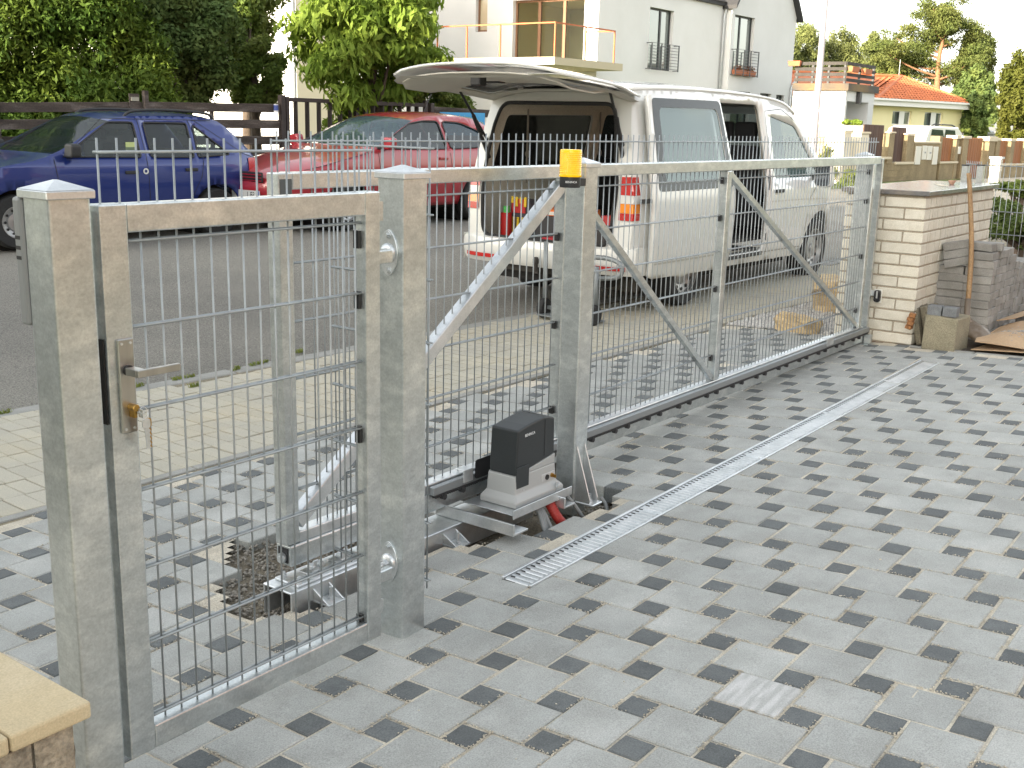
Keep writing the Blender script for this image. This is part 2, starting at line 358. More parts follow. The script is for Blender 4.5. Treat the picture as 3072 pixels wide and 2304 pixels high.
# drain
dr = thing('drain_channel', 'long narrow galvanised slotted drain grate let into the grey paving', 'drain', (3.03, 2.21, gz(3.03, 2.21)))
def drp(x, y, dz=0.): return (x, y, gz(x, y)+dz)
def dry(x): return 2.209-.0105*(x-3.03)
X0, X1 = 3.03, 7.70
b = MB(); b.beam(drp(X0, dry(X0), -.045), drp(X1, dry(X1), -.045), .128, .09); part('channel_body', b, BLACK, dr)
for s in (-1, 1):
    b = MB(); b.beam((X0, dry(X0)+s*.061, gz(X0, 2.21)+.003), (X1, dry(X1)+s*.061, gz(X1, 2.2)+.003), .012, .014); part('edge_rail', b, GALV2, dr, bevel=.0015)
sect = [X0+.004, 3.99, 4.98, 5.97, 6.96, X1-.004]
for a, c in zip(sect[:-1], sect[1:]):
    b = MB(); x = a+.012; pl = MB()
    pl.beam((a, dry(a), gz(a, dry(a))+.0012), (c-.003, dry(c), gz(c, dry(c))+.0012), .106, .003)
    g = part('grate_section', pl, GALV2, dr)
    while x < c-.02:
        yy = dry(x); z = gz(x, yy)+.0045
        pts = [(x+.0146*math.cos(R(t)), z-.0035+.0062*math.sin(R(t))) for t in (0, 36, 72, 108, 144, 180)]
        n = len(b.v)
        for px, pz in pts: b.v += [(px, yy-.049, pz), (px, yy+.049, pz)]
        b.f += [(n+2*k, n+2*k+1, n+2*k+3, n+2*k+2) for k in range(5)]+[tuple(n+2*k for k in range(5, -1, -1)), tuple(n+2*k+1 for k in range(6))]
        x += .031
    part('grate_rib', b, GALV2, g, smooth=False)
    sl_ = MB(); x = a+.012+.0155
    while x < c-.02:
        yy = dry(x); z = gz(x, yy)
        sl_.box((x-.0042, yy+.030, z+.002), (x+.0042, yy+.047, z+.0062))
        x += .031
    part('drain_slot', sl_, BLACK, g, kind='stuff')
# pavement beyond the border
pv = thing('pavement', None, None); del pv['label'], pv['category']; pv['kind'] = 'structure'
pb = grid_sheet('joint_sand', frange(-1.5, 30, .25), lambda x: [yborder(x)-.06+(ykerb(x)+.02-yborder(x)+.06)*k/10 for k in range(11)], lambda x, y: gz(x, y)-.007, mat('pavement_joint', (.22, .19, .13), .95, grain=(120, .4), col2=(.12, .11, .08), ns=3)); pb.parent = pv; pb['kind'] = 'stuff'
PB = tile_mesh('pavement_block', .0975, .06, BEIGE, .2335, .003)
blocks = []
for r_ in range(9):
    for k in range(145):
        x = .6+k*.102
        f = (r_+.5)/7; y = yborder(x)+.03+r_*.24+.12
        if y > ykerb(x)-.14: continue
        x += .035*r_
        blocks.append((x, y))
blocks.sort(key=lambda q: (abs(q[0]-4.6)+.5*abs(q[1]-5)))
rest = MB()
for k, (x, y) in enumerate(blocks):
    loc = (x, y, gz(x, y)+random.gauss(0, .0016)); rot = (math.atan((gz(x, y+.1)-gz(x, y-.1))/.2)+random.gauss(0, .006), -math.atan((gz(x+.1, y)-gz(x-.1, y))/.2)+random.gauss(0, .006), -.105+random.gauss(0, .006))
    if k < 300: piece('pavement_block', PB, pv, loc, rot)
    else:
        m = Matrix.Translation(loc) @ __import__('mathutils').Euler(rot).to_matrix().to_4x4(); rest.add([m @ v.co for v in PB.vertices], [tuple(f.vertices) for f in PB.polygons])
part('pavement_block', rest, BEIGE, pv, kind='stuff')
kb = thing('kerb', None, None); del kb['label'], kb['category']; kb['kind'] = 'structure'
for k in range(32):
    x0 = -1+k*1.0; x1 = x0+.985; b = MB(); b.beam((x0, ykerb(x0)-.07, gz(x0, ykerb(x0)-.07)-.09), (x1, ykerb(x1)-.07, gz(x1, ykerb(x1)-.07)-.09), .145, .186); part('kerb_stone', b, KERB, kb, bevel=.01)
road = struct(grid_sheet('road', frange(-20, 12, .5)+frange(13, 40, 1.5)+[45, 60, 90, 140], lambda x: [ykerb(min(x, 30))-.02+u for u in (0, .3, .7, 1.1, 1.6, 2.2, 2.8, 3.4, 4, 4.6, 5.2, 5.8, 6.3, 6.75)], lambda x, y: gz(x, y)-.012*(y-ykerb(min(x, 30)) < .1)-.004+.012*noise.noise((x*.8, y*.8, 2)), ASPH))
verge = struct(grid_sheet('verge', frange(-20, 40, 1.), lambda x: [ykerb(min(x, 30))+6.7+u for u in (0, .3, .8, 1.4, 2, 3, 4.5, 7, 11)], lambda x, y: gz(x, y)+.01+.03*noise.noise((x*1.5, y*1.5, 2)), GRASSG))
# soil to the right of the drive, gravel bed in front of the brick pier
soil = struct(grid_sheet('soil', frange(8.14, 12.6, .12), frange(-1.6, 3.3, .12), lambda x, y: gz(x, y)-.015+.10*sm(8.3, 9.6, x)*sm(2.3, 1.2, y)*0+.05*sm(8.25, 9, x)*noise.noise((x*1.8, y*1.8, 7))+.012*noise.noise((x*9, y*9, 7))+.14*sm(9.2, 11, x)*sm(2.2, 1.2, y), SOIL, lambda x, y: x < edge_x(y)-.02))
gb = struct(grid_sheet('gravel_ground', frange(8.3, 16, .2), lambda x: [3.15+(yborder(x)-.02-3.15)*k/6 for k in range(7)], lambda x, y: gz(x, y)-.02+.01*noise.noise((x*6, y*6, 4)), STONEM, lambda x, y: x < edge_x(y)))
def gstone(r):
    x = 8.40+r.random()**1.5*5; y = r.uniform(3.15, yborder(x)-.03)
    if x < edge_x(y)+.02: return None
    return np.array([x, y, gz(x, y)-.008+r.uniform(0, .012)])
gr = stones('gravel', 9000, gstone, .011, .024, mat('pale_gravel', (.52, .51, .49), .9, col2=(.36, .35, .33), ns=35, grain=(90, .3)), 5)
# grass tufts in the kerb joint
TUFT = leafmat('tuft_green', (.16, .22, .04), (.25, .27, .06), 30)
def tuft(x, y, r, h, n):
    V, F = [], []
    for k in range(n):
        a = random.uniform(0, 6.28); q = r*math.sqrt(random.random()); bx, by = x+q*math.cos(a)*1.7, y+q*math.sin(a)*.6; hh = h*random.uniform(.4, 1); t = random.uniform(0, 6.28); l = hh*.6; z = gz(bx, by); wd = .0022
        m = len(V); V += [(bx-wd, by, z), (bx+wd, by, z), (bx+math.cos(t)*l*.5+wd*.6, by+math.sin(t)*l*.5, z+hh*.75), (bx+math.cos(t)*l, by+math.sin(t)*l, z+hh)]; F.append((m, m+1, m+2, m+3))
    return V, F
V, F = [], []
for px, py in ((15, 1239), (413, 1161), (533, 1140), (570, 1133), (585, 1163), (708, 1111), (765, 1098), (790, 1092), (350, 1175), (1100, 985), (900, 1060)):
    p = onZ(px, py, -.165+.012*(px/250)); v, f = tuft(p[0], p[1], .028, .035, 60); F += [tuple(i+len(V) for i in q) for q in f]; V += v
o = link(bpy.data.objects.new('grass', face_mesh('grass', V, F, TUFT))); o['kind'] = 'stuff'
# ---------------------------------------------------------------- gate posts, pedestrian gate, sliding gate
def post(name, label, x0, x1, y0, y1, ztop, capr=.008, z0=None, mt=GALV):
    z = gz((x0+x1)/2, (y0+y1)/2) if z0 is None else z0
    t = thing(name, label, 'gate post', ((x0+x1)/2, (y0+y1)/2, z))
    b = MB(); b.box((x0, y0, z-.06), (x1, y1, ztop)); part('post_tube', b, mt, t, bevel=.006, seg=2)
    b = MB(); cx, cy = (x0+x1)/2, (y0+y1)/2; a, c = (x1-x0)/2+capr, (y1-y0)/2+capr
    b.frustum((cx, cy), a, c, ztop-.012, a, c, ztop+.006); b.frustum((cx, cy), a, c, ztop+.0065, .004, .004, ztop+.027); part('post_cap', b, GALV2, t, bevel=.002)
    return t
lockp = post('gate_post', 'galvanised lock post at left of the pedestrian gate with a white pyramid cap', 1.303, 1.403, 2.19, 2.29, 1.463)
b = MB(); b.box((1.405, 2.243, .03), (1.431, 2.251, 1.42)); part('stop_strip', b, GALV, lockp, bevel=.001)
b = MB(); b.box((1.4315, 2.222, .93), (1.4335, 2.262, 1.13)); part('seal_strip', b, BLACK, lockp)
hp = post('gate_post', 'galvanised hinge post between the pedestrian gate and the sliding gate', 2.457, 2.563, 2.237, 2.343, 1.475)
for zc in (1.243, .252):
    b = MB(); Yc = 2.296; pts = []
    for k in range(20):
        t = 2*math.pi*k/20; r = .030+.040*abs(math.sin(t))**1.6; pts.append((Yc+min(.040, .030+.012*abs(math.cos(t)))*math.cos(t)*.95, zc+.070*math.sin(t)*abs(math.sin(t))**.2))
    b.prism(pts, lambda u, v: (2.457, u, v), (-.005, 0, 0)); h = part('hinge_plate', b, GALV2, hp, bevel=.001)
    b = MB(); b.lathe((2.452, Yc, zc), (-1, 0, 0), [(.030, 0), (.029, .004), (.022, .010), (.012, .013), (.012, .02)], 24); part('hinge_dome', b, GALV2, h, smooth=True, sharp=40)
    b = MB(); b.cyl((2.44, Yc, zc), (2.424, Yc, zc), .0155, 6); b.cyl((2.424, Yc, zc), (2.38, Yc-.01, zc), .0085, 12); part('hinge_nut', b, GALV2, h)
    for s in (-1, 1):
        b = MB(); b.cyl((2.453, Yc, zc+s*.053), (2.449, Yc, zc+s*.053), .0115, 16); b.cyl((2.449, Yc, zc+s*.053), (2.441, Yc, zc+s*.053), .0075, 6); part('hinge_bolt', b, GALV2, h)
# intercom on the street side of the lock post
ic = thing('intercom', 'grey intercom box on the street side of the lock post', 'intercom', (1.285, 2.31, 1.37))
b = MB(); b.box((1.297, 2.2925, 1.17), (1.385, 2.325, 1.452)); part('housing', b, mat('intercom_grey', (.22, .23, .23), .5, .3), ic, bevel=.008, seg=2)
for k in range(3):
    b = MB(); b.box((1.2962, 2.300, 1.36-k*.022), (1.2975, 2.318, 1.368-k*.022)); part('speaker_slot', b, BLACK, ic)
# pedestrian gate
FX0, FX1, FZ0, FZ1, FY0, FY1 = 1.436, 2.333, .066, 1.434, 2.214, 2.262
pg = thing('pedestrian_gate', 'closed galvanised pedestrian gate of wire mesh with a steel lever handle', 'gate', (FX0, 2.238, gz(1.44, 2.24)))
for nm, a, c in (('frame_stile', (FX0, FY0, FZ0), (FX0+.072, FY1, FZ1)), ('frame_stile', (FX1-.058, FY0, FZ0), (FX1, FY1, FZ1)), ('frame_rail', (FX0+.0725, FY0+.0006, FZ1-.066), (FX1-.0585, FY1-.0006, FZ1-.0005)), ('frame_rail', (FX0+.0725, FY0+.0006, FZ0+.0005), (FX1-.0585, FY1-.0006, FZ0+.064))):
    b = MB(); b.box(a, c); part(nm, b, GALV, pg, bevel=.004, seg=2)
RODV = {}
def wires(t, xs, y, z0, z1, n='mesh_wire', r=.0027):
    key = (round(z1-z0, 3), r)
    if key not in RODV: b = MB(); b.cyl((0, 0, 0), (0, 0, z1-z0), r, 7); RODV[key] = b.mesh(n, ROD, True)
    for x in xs: piece(n, RODV[key], t, (x, y, z0))
def xrods(t, zs, y, x0, x1, r=.0034, n='mesh_rod', dbl=True):
    for z in zs:
        for s in ((-1, 1) if dbl else (1,)):
            b = MB(); b.cyl((x0, y+s*.0062, z), (x1, y+s*.0062, z), r, 7); part(n, b, ROD, t, smooth=True)
xs = [1.558+.05*i for i in range(-2, 16)]
wires(pg, xs, 2.240, FZ0+.06, 1.578)
xrods(pg, [1.547-.2*k for k in range(8)], 2.240, 1.452, 2.318)
for z in (1.32, 1.147, .747, .15):
    b = MB(); b.box((2.262, 2.232, z-.045), (2.2735, 2.252, z+.005)); part('wire_clip', b, BLACK, pg)
b = MB(); b.box((FX1+.0008, FY0+.004, 1.35), (FX1+.016, FY0+.010, 1.405)); part('hinge_lug', b, GALV, pg)
b = MB(); b.box((FX1+.0008, FY0+.004, .14), (FX1+.014, FY0+.010, .185)); part('hinge_lug', b, GALV, pg)
for zc in (1.243, .252):
    b = MB(); b.box((FX1+.0008, FY0+.012, zc-.02), (2.40, FY0+.036, zc+.02)); part('hinge_eye', b, GALV, pg, bevel=.003)
b = MB(); b.box((1.459, FY0-.0095, .905), (1.500, FY0-.0005, 1.128)); lp = part('lock_plate', b, STEEL, pg, bevel=.002)
for x, z in ((1.468, 1.118), (1.491, 1.118), (1.468, .915), (1.491, .915)):
    b = MB(); b.cyl((x, FY0-.0095, z), (x, FY0-.0112, z), .0034, 10); part('screw', b, GALV2, lp)
b = MB(); b.cyl((1.480, FY0-.0095, 1.055), (1.480, FY0-.018, 1.055), .0125, 20); part('handle_rose', b, BLACK, lp, smooth=True, sharp=40)
b = MB(); b.box((1.468, FY0-.058, 1.046), (1.492, FY0-.018, 1.064)); b.box((1.4685, FY0-.066, 1.0455), (1.585, FY0-.0565, 1.0635)); part('lever_handle', b, STEEL, lp, bevel=.0015)
BRASS = mat('brass', (.50, .31, .09), .28, .95, (.36, .20, .05), 40)
b = MB(); b.cyl((1.482, FY0-.0095, .968), (1.482, FY0-.034, .968), .0088, 16); b.box((1.4775, FY0-.030, .944), (1.4865, FY0-.0095, .962)); part('lock_cylinder', b, BRASS, lp, bevel=.001)
ky = thing('keys', 'two small keys hanging from the brass lock cylinder', 'keys', (1.49, FY0-.04, .95))
b = MB(); pts = [(1.496+.011*math.cos(t), FY0-.040+.004*math.sin(t), .956+.013*math.sin(t)) for t in [2*math.pi*k/16 for k in range(17)]]; b.tube(pts, .0008, 6); part('key_ring', b, GALV2, ky)
b = MB(); b.box((1.483, FY0-.046, .955), (1.494, FY0-.034, .9585)); b.box((1.486, FY0-.050, .947), (1.488, FY0-.034, .966)); part('key_in_lock', b, GALV2, ky)
for k, mt_ in ((0, GALV2), (1, BRASS)):
    b = MB(); x = 1.500+.006*k; yy = FY0-.042+.004*k
    b.prism(rrect(x-.010, .917, x+.011, .940, .006), lambda u, v: (u, yy, v), (0, .0025, 0))
    bl = [(x-.005, .919), (x-.001, .869), (x+.006, .867)]+[(x+.0105-.003*(i % 2), .869+i*.0052) for i in range(10)]
    b.prism(bl, lambda u, v: (u, yy, v), (0, .0022, 0)); part('key', b, mt_, ky)
# short wire panel closing the gap between hinge post and sliding gate
sp = thing('infill_fence', 'short wire mesh panel standing between the hinge post and the sliding gate', 'fence', (2.6, 2.35, gz(2.6, 2.4)))
PX = 2.605; ya, yb_ = 2.255, 2.70
k = 0; y = ya+.01
while y < yb_:
    b = MB(); b.cyl((PX, y, .12), (PX, y, 1.58), .0027, 7); part('mesh_wire', b, ROD, sp, smooth=True); y += .05
for z in [1.55-.2*k for k in range(8)]:
    for s in (-1, 1):
        b = MB(); b.cyl((PX+s*.0062, ya, z), (PX+s*.0062, yb_, z), .0034, 7); part('mesh_rod', b, ROD, sp, smooth=True)
# sliding gate
sg = thing('sliding_gate', 'long galvanised sliding gate of wire mesh with diagonal braces and toothed rack', 'gate', (2.475, 2.83, .09))
G0, G1, GX0, GX1 = 2.80, 2.86, 2.475, 8.205
b = MB(); b.box((GX0+.0605, G0, 1.400), (GX1, G1, 1.455)); part('top_rail', b, GALV, sg, bevel=.004, seg=2)
b = MB(); b.box((GX0, G0+.0008, .168), (GX0+.06, G1-.0008, 1.4548)); st = part('stile', b, GALV, sg, bevel=.004, seg=2)
b = MB(); b.box((GX0+.004, G0-.0008, 1.348), (GX0+.056, G0+.0004, 1.435)); part('tube_end_shade', b, mat('tube_shade', (.10, .11, .11), .6, .5), st)  # flat dark plate paints the dark reflection and shade at the tube end
for x0 in (4.135, 5.735, 8.068):
    b = MB(); b.box((x0, G0+.0008, .2065), (x0+.05, G1-.0008, 1.3995)); part('stile', b, GALV, sg, bevel=.004, seg=2)
b = MB(); b.box((GX0+.0605, G0+.001, .166), (GX1-.03, G1-.001, .206)); part('bottom_rail', b, GALV2, sg, bevel=.004, seg=2)
b = MB(); b.box((GX0+.01, G0-.008, .088), (GX1-.02, G1+.008, .1655)); part('carrier_channel', b, GALV, sg, bevel=.006, seg=2)
b = MB(); b.box((GX0+.0065, G0+.006, .10), (GX0+.0095, G1-.006, .155)); part('channel_opening', b, BLACK, sg)
b = MB(); b.cyl((GX0-.006, 2.83, .118), (GX0+.006, 2.83, .118), .019, 14); b.cyl((GX0-.012, 2.83, .118), (GX0-.004, 2.83, .118), .009, 6); part('run_up_roller', b, GALV2, sg, smooth=True, sharp=40)
b = MB(); b.beam((2.54, 2.831, .235), (4.132, 2.831, 1.365), .05, .055); part('brace', b, GALV2, sg, bevel=.004, seg=2)
b = MB(); b.beam((4.192, 2.826, 1.385), (5.73, 2.826, .222), .03, .034); part('brace', b, GALV, sg, bevel=.002)
b = MB(); b.beam((5.79, 2.826, 1.385), (8.064, 2.826, .225), .03, .034); part('brace', b, GALV, sg, bevel=.002)
n = int((8.06-2.545)/.05); wires(sg, [2.55+.05*i for i in range(n+1)], 2.832, .207, 1.588)
wires(sg, [2.50, 8.10, 8.15], 2.832, 1.456, 1.588)
for a, c in ((2.5355, 4.134), (4.1855, 5.734), (5.7855, 8.067)): xrods(sg, [1.353-.2*k for k in range(6)], 2.832, a, c)
xrods(sg, [1.556], 2.832, 2.48, 8.19)
for x0 in (2.5, 4.13, 5.728, 8.06):
    for z in (1.36, 1.153, .753, .353):
        b = MB(); b.box((x0-.010, 2.822, z-.032), (x0-.0005, 2.844, z+.004)); part('wire_clip', b, BLACK, sg)
RACK = mat('rack_nylon', (.03, .031, .033), .5)
b = MB(); b.box((3.22, 2.766, .166), (8.215, 2.7915, .2)); rk = part('gear_rack', b, mat('rack_rail', (.30, .32, .33), .45, .7), sg, bevel=.002)
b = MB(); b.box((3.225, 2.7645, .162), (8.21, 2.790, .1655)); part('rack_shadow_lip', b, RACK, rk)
b = MB(); x = 3.235
while x < 8.2: b.box((x, 2.768, .152), (x+.0064, 2.788, .1615)); x += .01257
part('rack_teeth', b, RACK, rk, kind='stuff')
x = 3.29
k = 0
while x < 8.15:
    b = MB(); b.cyl((x, 2.766, .147), (x, 2.786, .147), .0135, 12); b.cyl((x, 2.764, .147), (x, 2.768, .147), .007, 6); part('rack_bolt', b, RACK, sg, smooth=True, sharp=40); x += (.12, .21)[k % 2]; k += 1
for x0, w in ((3.40, .06), (7.35, .12)):
    b = MB(); b.box((x0, 2.758, .178), (x0+w, 2.7655, .228)); b.box((x0, 2.758, .2285), (x0+w, 2.81, .232)); part('limit_bracket', b, GALV2, sg, bevel=.001)
b = MB(); b.prism(rrect(3.47, .18, 3.62, .262, .012), lambda u, v: (u, 2.757, v), (0, -.003, 0)); part('limit_plate', b, BLACK, sg)
# guide post beside the motor, amber lamp on it
mp = post('gate_post', 'galvanised guide post carrying the amber flashing lamp beside the gate motor', 3.912, 4.010, 2.553, 2.651, 1.470, z0=.0)
for xx in (3.925, 3.985):
    b = MB(); b.prism([(2.552, .26), (2.552, .012), (2.475, .012), (2.475, .03)], lambda u, v: (xx, u, v), (.007, 0, 0)); part('foot_gusset', b, GALV2, mp)
b = MB(); b.box((3.922, 2.455, .0), (4.0, 2.552, .0115)); part('foot_plate', b, GALV2, mp, bevel=.003)
b = MB(); b.cyl((3.958, 2.495, .0115), (3.958, 2.495, .024), .012, 6); b.cyl((3.958, 2.495, .024), (3.958, 2.495, .05), .006, 10); part('anchor_bolt', b, GALV2, mp)
AMBER = mat('amber_lens', (.88, .52, .0), .18, col2=(.78, .42, 0), ns=40, spec=.6, emit=((1, .55, 0), .05)); 
lm = thing('flashing_lamp', 'amber flashing warning lamp on a black base beside the guide post top', 'lamp', (3.818, 2.565, 1.385))
lc = (3.817, 2.565)
b = MB(); b.lathe((*lc, 0), (0, 0, 1), [(.0, 1.3805), (.041, 1.381), (.0425, 1.385), (.0425, 1.423), (.0, 1.4235)], 28, cap=False); part('lamp_base', b, mat('lamp_black', (.02, .021, .024), .45), lm, smooth=True, sharp=35)
b = MB(); prof = [(.0, 1.4238), (.046, 1.424), (.0465, 1.430), (.0445, 1.432)]
for k in range(12): prof += [(.0452, 1.434+k*.0078), (.0440, 1.438+k*.0078)]
prof += [(.0440, 1.528), (.042, 1.532), (.0, 1.5325)]; b.lathe((*lc, 0), (0, 0, 1), prof, 30, cap=False); part('lamp_lens', b, AMBER, lm, smooth=True, sharp=20)
b = MB(); b.box((3.855, 2.55, 1.385), (3.9115, 2.58, 1.415)); part('lamp_bracket', b, BLACK, lm)
def text_mesh(txt, size, mt, ext=.0004, curve=None):
    c = bpy.data.curves.new('text', 'FONT'); c.body = txt; c.size = size; c.extrude = ext; c.align_x = 'CENTER'; c.align_y = 'CENTER'
    o = bpy.data.objects.new('text', c); COL.objects.link(o); dg = bpy.context.evaluated_depsgraph_get(); me = bpy.data.meshes.new_from_object(o.evaluated_get(dg)); bpy.data.objects.remove(o)
    me.materials.clear(); me.materials.append(mt); return me
WHITEP = mat('white_print', (.75, .76, .76), .5)
def place_text(name, me, parent, fn):
    for v in me.vertices: v.co = WORLD[parent.name].inverted() @ Vector(fn(*v.co))
    o = link(bpy.data.objects.new(name, me)); o.parent = parent; return o
ang = math.atan2(-lc[1], -lc[0])+.12
place_text('lettering', text_mesh('BENINCA', .0115, WHITEP), lm, lambda u, v, w: (lc[0]+(.0427+w)*math.cos(ang+u/.0425), lc[1]+(.0427+w)*math.sin(ang+u/.0425), 1.4035+v))
# catch post at the brick pier
cp = post('gate_post', 'slim galvanised catch post where the sliding gate meets the white brick pier', 8.17, 8.25, 2.885, 2.965, 1.458, capr=.014)
b = MB(); b.box((8.212, 2.79, .02), (8.242, 2.8845, 1.44)); part('catch_channel', b, GALV, cp, bevel=.003)
b = MB(); b.box((8.10, 2.72, .075), (8.24, 2.789, .083)); b.box((8.16, 2.735, .0835), (8.20, 2.786, .15)); part('catch_foot', b, GALV, cp, bevel=.003)
# foundation beam, roller carriage
bm_ = thing('foundation_beam', 'galvanised channel beam with bolted feet lying under the sliding gate', 'steel beam', (2.4, 2.77, -.03))
b = MB(); prof = [(2.70, -.07), (2.70, .045), (2.845, .045), (2.845, -.07), (2.837, -.07), (2.837, .036), (2.708, .036), (2.708, -.07)]
b.prism(prof, lambda u, v: (2.40, u, v), (1.42, 0, 0)); part('channel', b, GALV2, bm_, bevel=.003)
for x in (2.50, 3.20):
    b = MB()
    for s in (0, .075): b.prism([(2.6995, .03), (2.6995, -.012), (2.625, -.012)], lambda u, v: (x+s, u, v), (.006, 0, 0))
    b.box((x-.0, 2.622, -.02), (x+.082, 2.6992, -.0125)); f = part('foot_bracket', b, GALV2, bm_, bevel=.001)
    b = MB(); b.cyl((x+.041, 2.655, -.0125), (x+.041, 2.655, .036), .006, 10); b.cyl((x+.041, 2.655, -.012), (x+.041, 2.655, -.001), .011, 6); part('foot_bolt', b, GALV2, f)
rc = thing('roller_carriage', 'zinc roller carriage bolted on the beam at the left end of the sliding gate', 'roller carriage', (2.6, 2.775, .045))
b = MB(); b.box((2.445, 2.715, .0455), (2.80, 2.835, .054)); part('carriage_plate', b, GALV2, rc, bevel=.002)
for x in (2.47, 2.775):
    for y in (2.735, 2.815):
        b = MB(); b.cyl((x, y, .054), (x, y, .063), .011, 6); b.cyl((x, y, .063), (x, y, .076), .006, 10); part('carriage_bolt', b, GALV2, rc)
for x in (2.56, 2.70):
    b = MB(); b.box((x-.012, 2.745, .0545), (x+.012, 2.752, .105)); b.box((x-.03, 2.73, .0545), (x+.03, 2.80, .062)); part('roller_bracket', b, GALV2, rc, bevel=.001)
    for s in (-.018, .02):
        b = MB(); b.cyl((x+s, 2.738, .085), (x+s, 2.76, .085), .012, 10); b.cyl((x+s, 2.732, .085), (x+s, 2.739, .085), .007, 6); part('roller', b, GALV2, rc, smooth=True, sharp=40)
# motor
MX0, MX1, MY0, MY1 = 3.492, 3.764, 2.560, 2.700
MBLK = mat('motor_black', (.016, .020, .022), .42, grain=(400, .25), bump=.12, bs=500, bd=.0006); MGRY = mat('motor_grey', (.33, .34, .335), .45)
mk = thing('motor_bracket', 'galvanised angle bracket under the gate motor, bolted on the beam', 'bracket', (3.5, 2.6, .04))
for y0, y1, z0, z1 in ((2.47, 2.52, .018, .024), (2.474, 2.48, .0245, .07)): pass
b = MB(); b.box((3.32, 2.44, .046), (3.33, 2.84, .094)); b.box((3.3305, 2.44, .046), (3.42, 2.84, .054)); part('angle_arm', b, GALV2, mk, bevel=.001)
b = MB(); b.box((3.72, 2.47, .046), (3.73, 2.84, .094)); b.box((3.7305, 2.47, .046), (3.80, 2.84, .054)); part('angle_arm', b, GALV2, mk, bevel=.001)
b = MB(); b.box((3.40, 2.505, .0945), (3.82, 2.76, .099)); b.box((3.40, 2.500, .080), (3.82, 2.5045, .118)); part('base_plate', b, GALV2, mk, bevel=.001)
mo = thing('gate_motor', 'black and grey sliding gate motor box standing beside the guide post', 'gate motor', (3.63, 2.63, .1))
def slab(x0, x1, y0, y1, z): return [(x0, y0, z), (x1, y0, z), (x1, y1, z), (x0, y1, z)]
b = MB(); b.rings([slab(MX0-.035, MX1+.035, MY0-.03, MY1+.02, .100), slab(MX0-.035, MX1+.035, MY0-.03, MY1+.02, .125), slab(MX0-.012, MX1+.012, MY0-.006, MY1+.004, .15), slab(MX0-.006, MX1+.006, MY0-.001, MY1+.001, .225)]); part('motor_base', b, MGRY, mo, bevel=.006, seg=2)
b = MB(); tops = [(0, .416), (.25, .428), (.5, .436), (.72, .441), (.86, .436), (1, .425)]
outl = [(MX0-.002, .2255), (MX1+.002, .2655)]+[(MX0+.008+(MX1-.004-MX0-.008)*u, z) for u, z in reversed(tops)]
b.prism(outl, lambda u, v: (u, MY0+.001, v), (0, MY1-MY0-.002, 0)); part('motor_cover', b, MBLK, mo, bevel=.008, seg=3)
b = MB(); b.prism([(MX0-.005, .2255), (MX1+.005, .2255), (MX1+.005, .265)], lambda u, v: (u, MY0-.0005, v), (0, MY1-MY0+.001, 0)); part('base_shoulder', b, MGRY, mo, bevel=.002)
b = MB(); b.prism(rrect(MX0-.002, .142, MX0+.085, .262, .010), lambda u, v: (u, MY0-.0045, v), (0, .004, 0)); part('lock_cover', b, MBLK, mo, bevel=.001)
b = MB(); b.cyl((MX0+.048, MY0-.0046, .158), (MX0+.048, MY0-.0064, .158), .004, 10); part('screw', b, GALV2, mo)
b = MB(); b.box((MX0+.175, MY0-.0062, .158), (MX0+.268, MY0-.0014, .192)); pn = part('release_panel', b, mat('motor_panel', (.40, .405, .40), .45), mo, bevel=.002)
b = MB(); b.cyl((MX0+.212, MY0-.006, .175), (MX0+.212, MY0-.011, .175), .0115, 18); part('release_knob', b, BLACK, pn, smooth=True, sharp=40)
b = MB(); b.cyl((MX0+.246, MY0-.006, .176), (MX0+.246, MY0-.014, .176), .009, 14); b.box((MX0+.244, MY0-.03, .168), (MX0+.248, MY0-.014, .182)); part('release_lock', b, BRASS, pn)
b = MB(); b.prism(rrect(MX0+.240, .128, MX0+.258, .150, .006), lambda u, v: (u, MY0-.034, v), (0, .0025, 0)); b.box((MX0+.247, MY0-.034, .108), (MX0+.252, MY0-.032, .129)); part('release_key', b, GALV2, pn)
b = MB(); b.box((MX0+.196, MY0-.0002, .27), (MX0+.1975, MY0+.0005, .43)); part('cover_seam', b, BLACK, mo)
place_text('lettering', text_mesh('BENINCA', .0165, WHITEP), mo, lambda u, v, w: (MX0+.090+u, MY0-.0004-w, .388+v+u*.02))
b = MB(); b.cyl((3.63, 2.70, .145), (3.63, 2.764, .145), .03, 18); part('pinion', b, GALV, mo)
# hose and cables
HOSE = mat('red_conduit', (.30, .02, .014), .55); CAB = mat('cable_grey', (.17, .18, .18), .55)
p0 = onZ(1616, 1490, .10); p1 = onZ(1660, 1540, .02); p2 = onZ(1693, 1567, -.05)
b = MB(); pts = []
ctrl = [Vector((3.70, 2.575, .099)), Vector((3.70, 2.53, .06)), Vector((3.705, 2.495, .01)), Vector((3.735, 2.47, -.035)), Vector((3.80, 2.46, -.075)), Vector((3.90, 2.47, -.11))]
def spline(c, n=12):
    out = []
    for i in range(len(c)-1):
        a, p, q, d = c[max(i-1, 0)], c[i], c[i+1], c[min(i+2, len(c)-1)]
        for k in range(n):
            t = k/n; out.append(.5*((2*p)+(q-a)*t+(2*a-5*p+4*q-d)*t*t+(3*p-a-3*q+d)*t**3))
    return out+[c[-1]]
sp_ = spline(ctrl, 16); b.tube(sp_, .022, 12, lambda t: .0215+.0018*math.sin(t*190)); tag(part('conduit_hose', b, HOSE, None, smooth=True), 'ribbed red conduit hose curving from under the motor into the pit', 'hose')
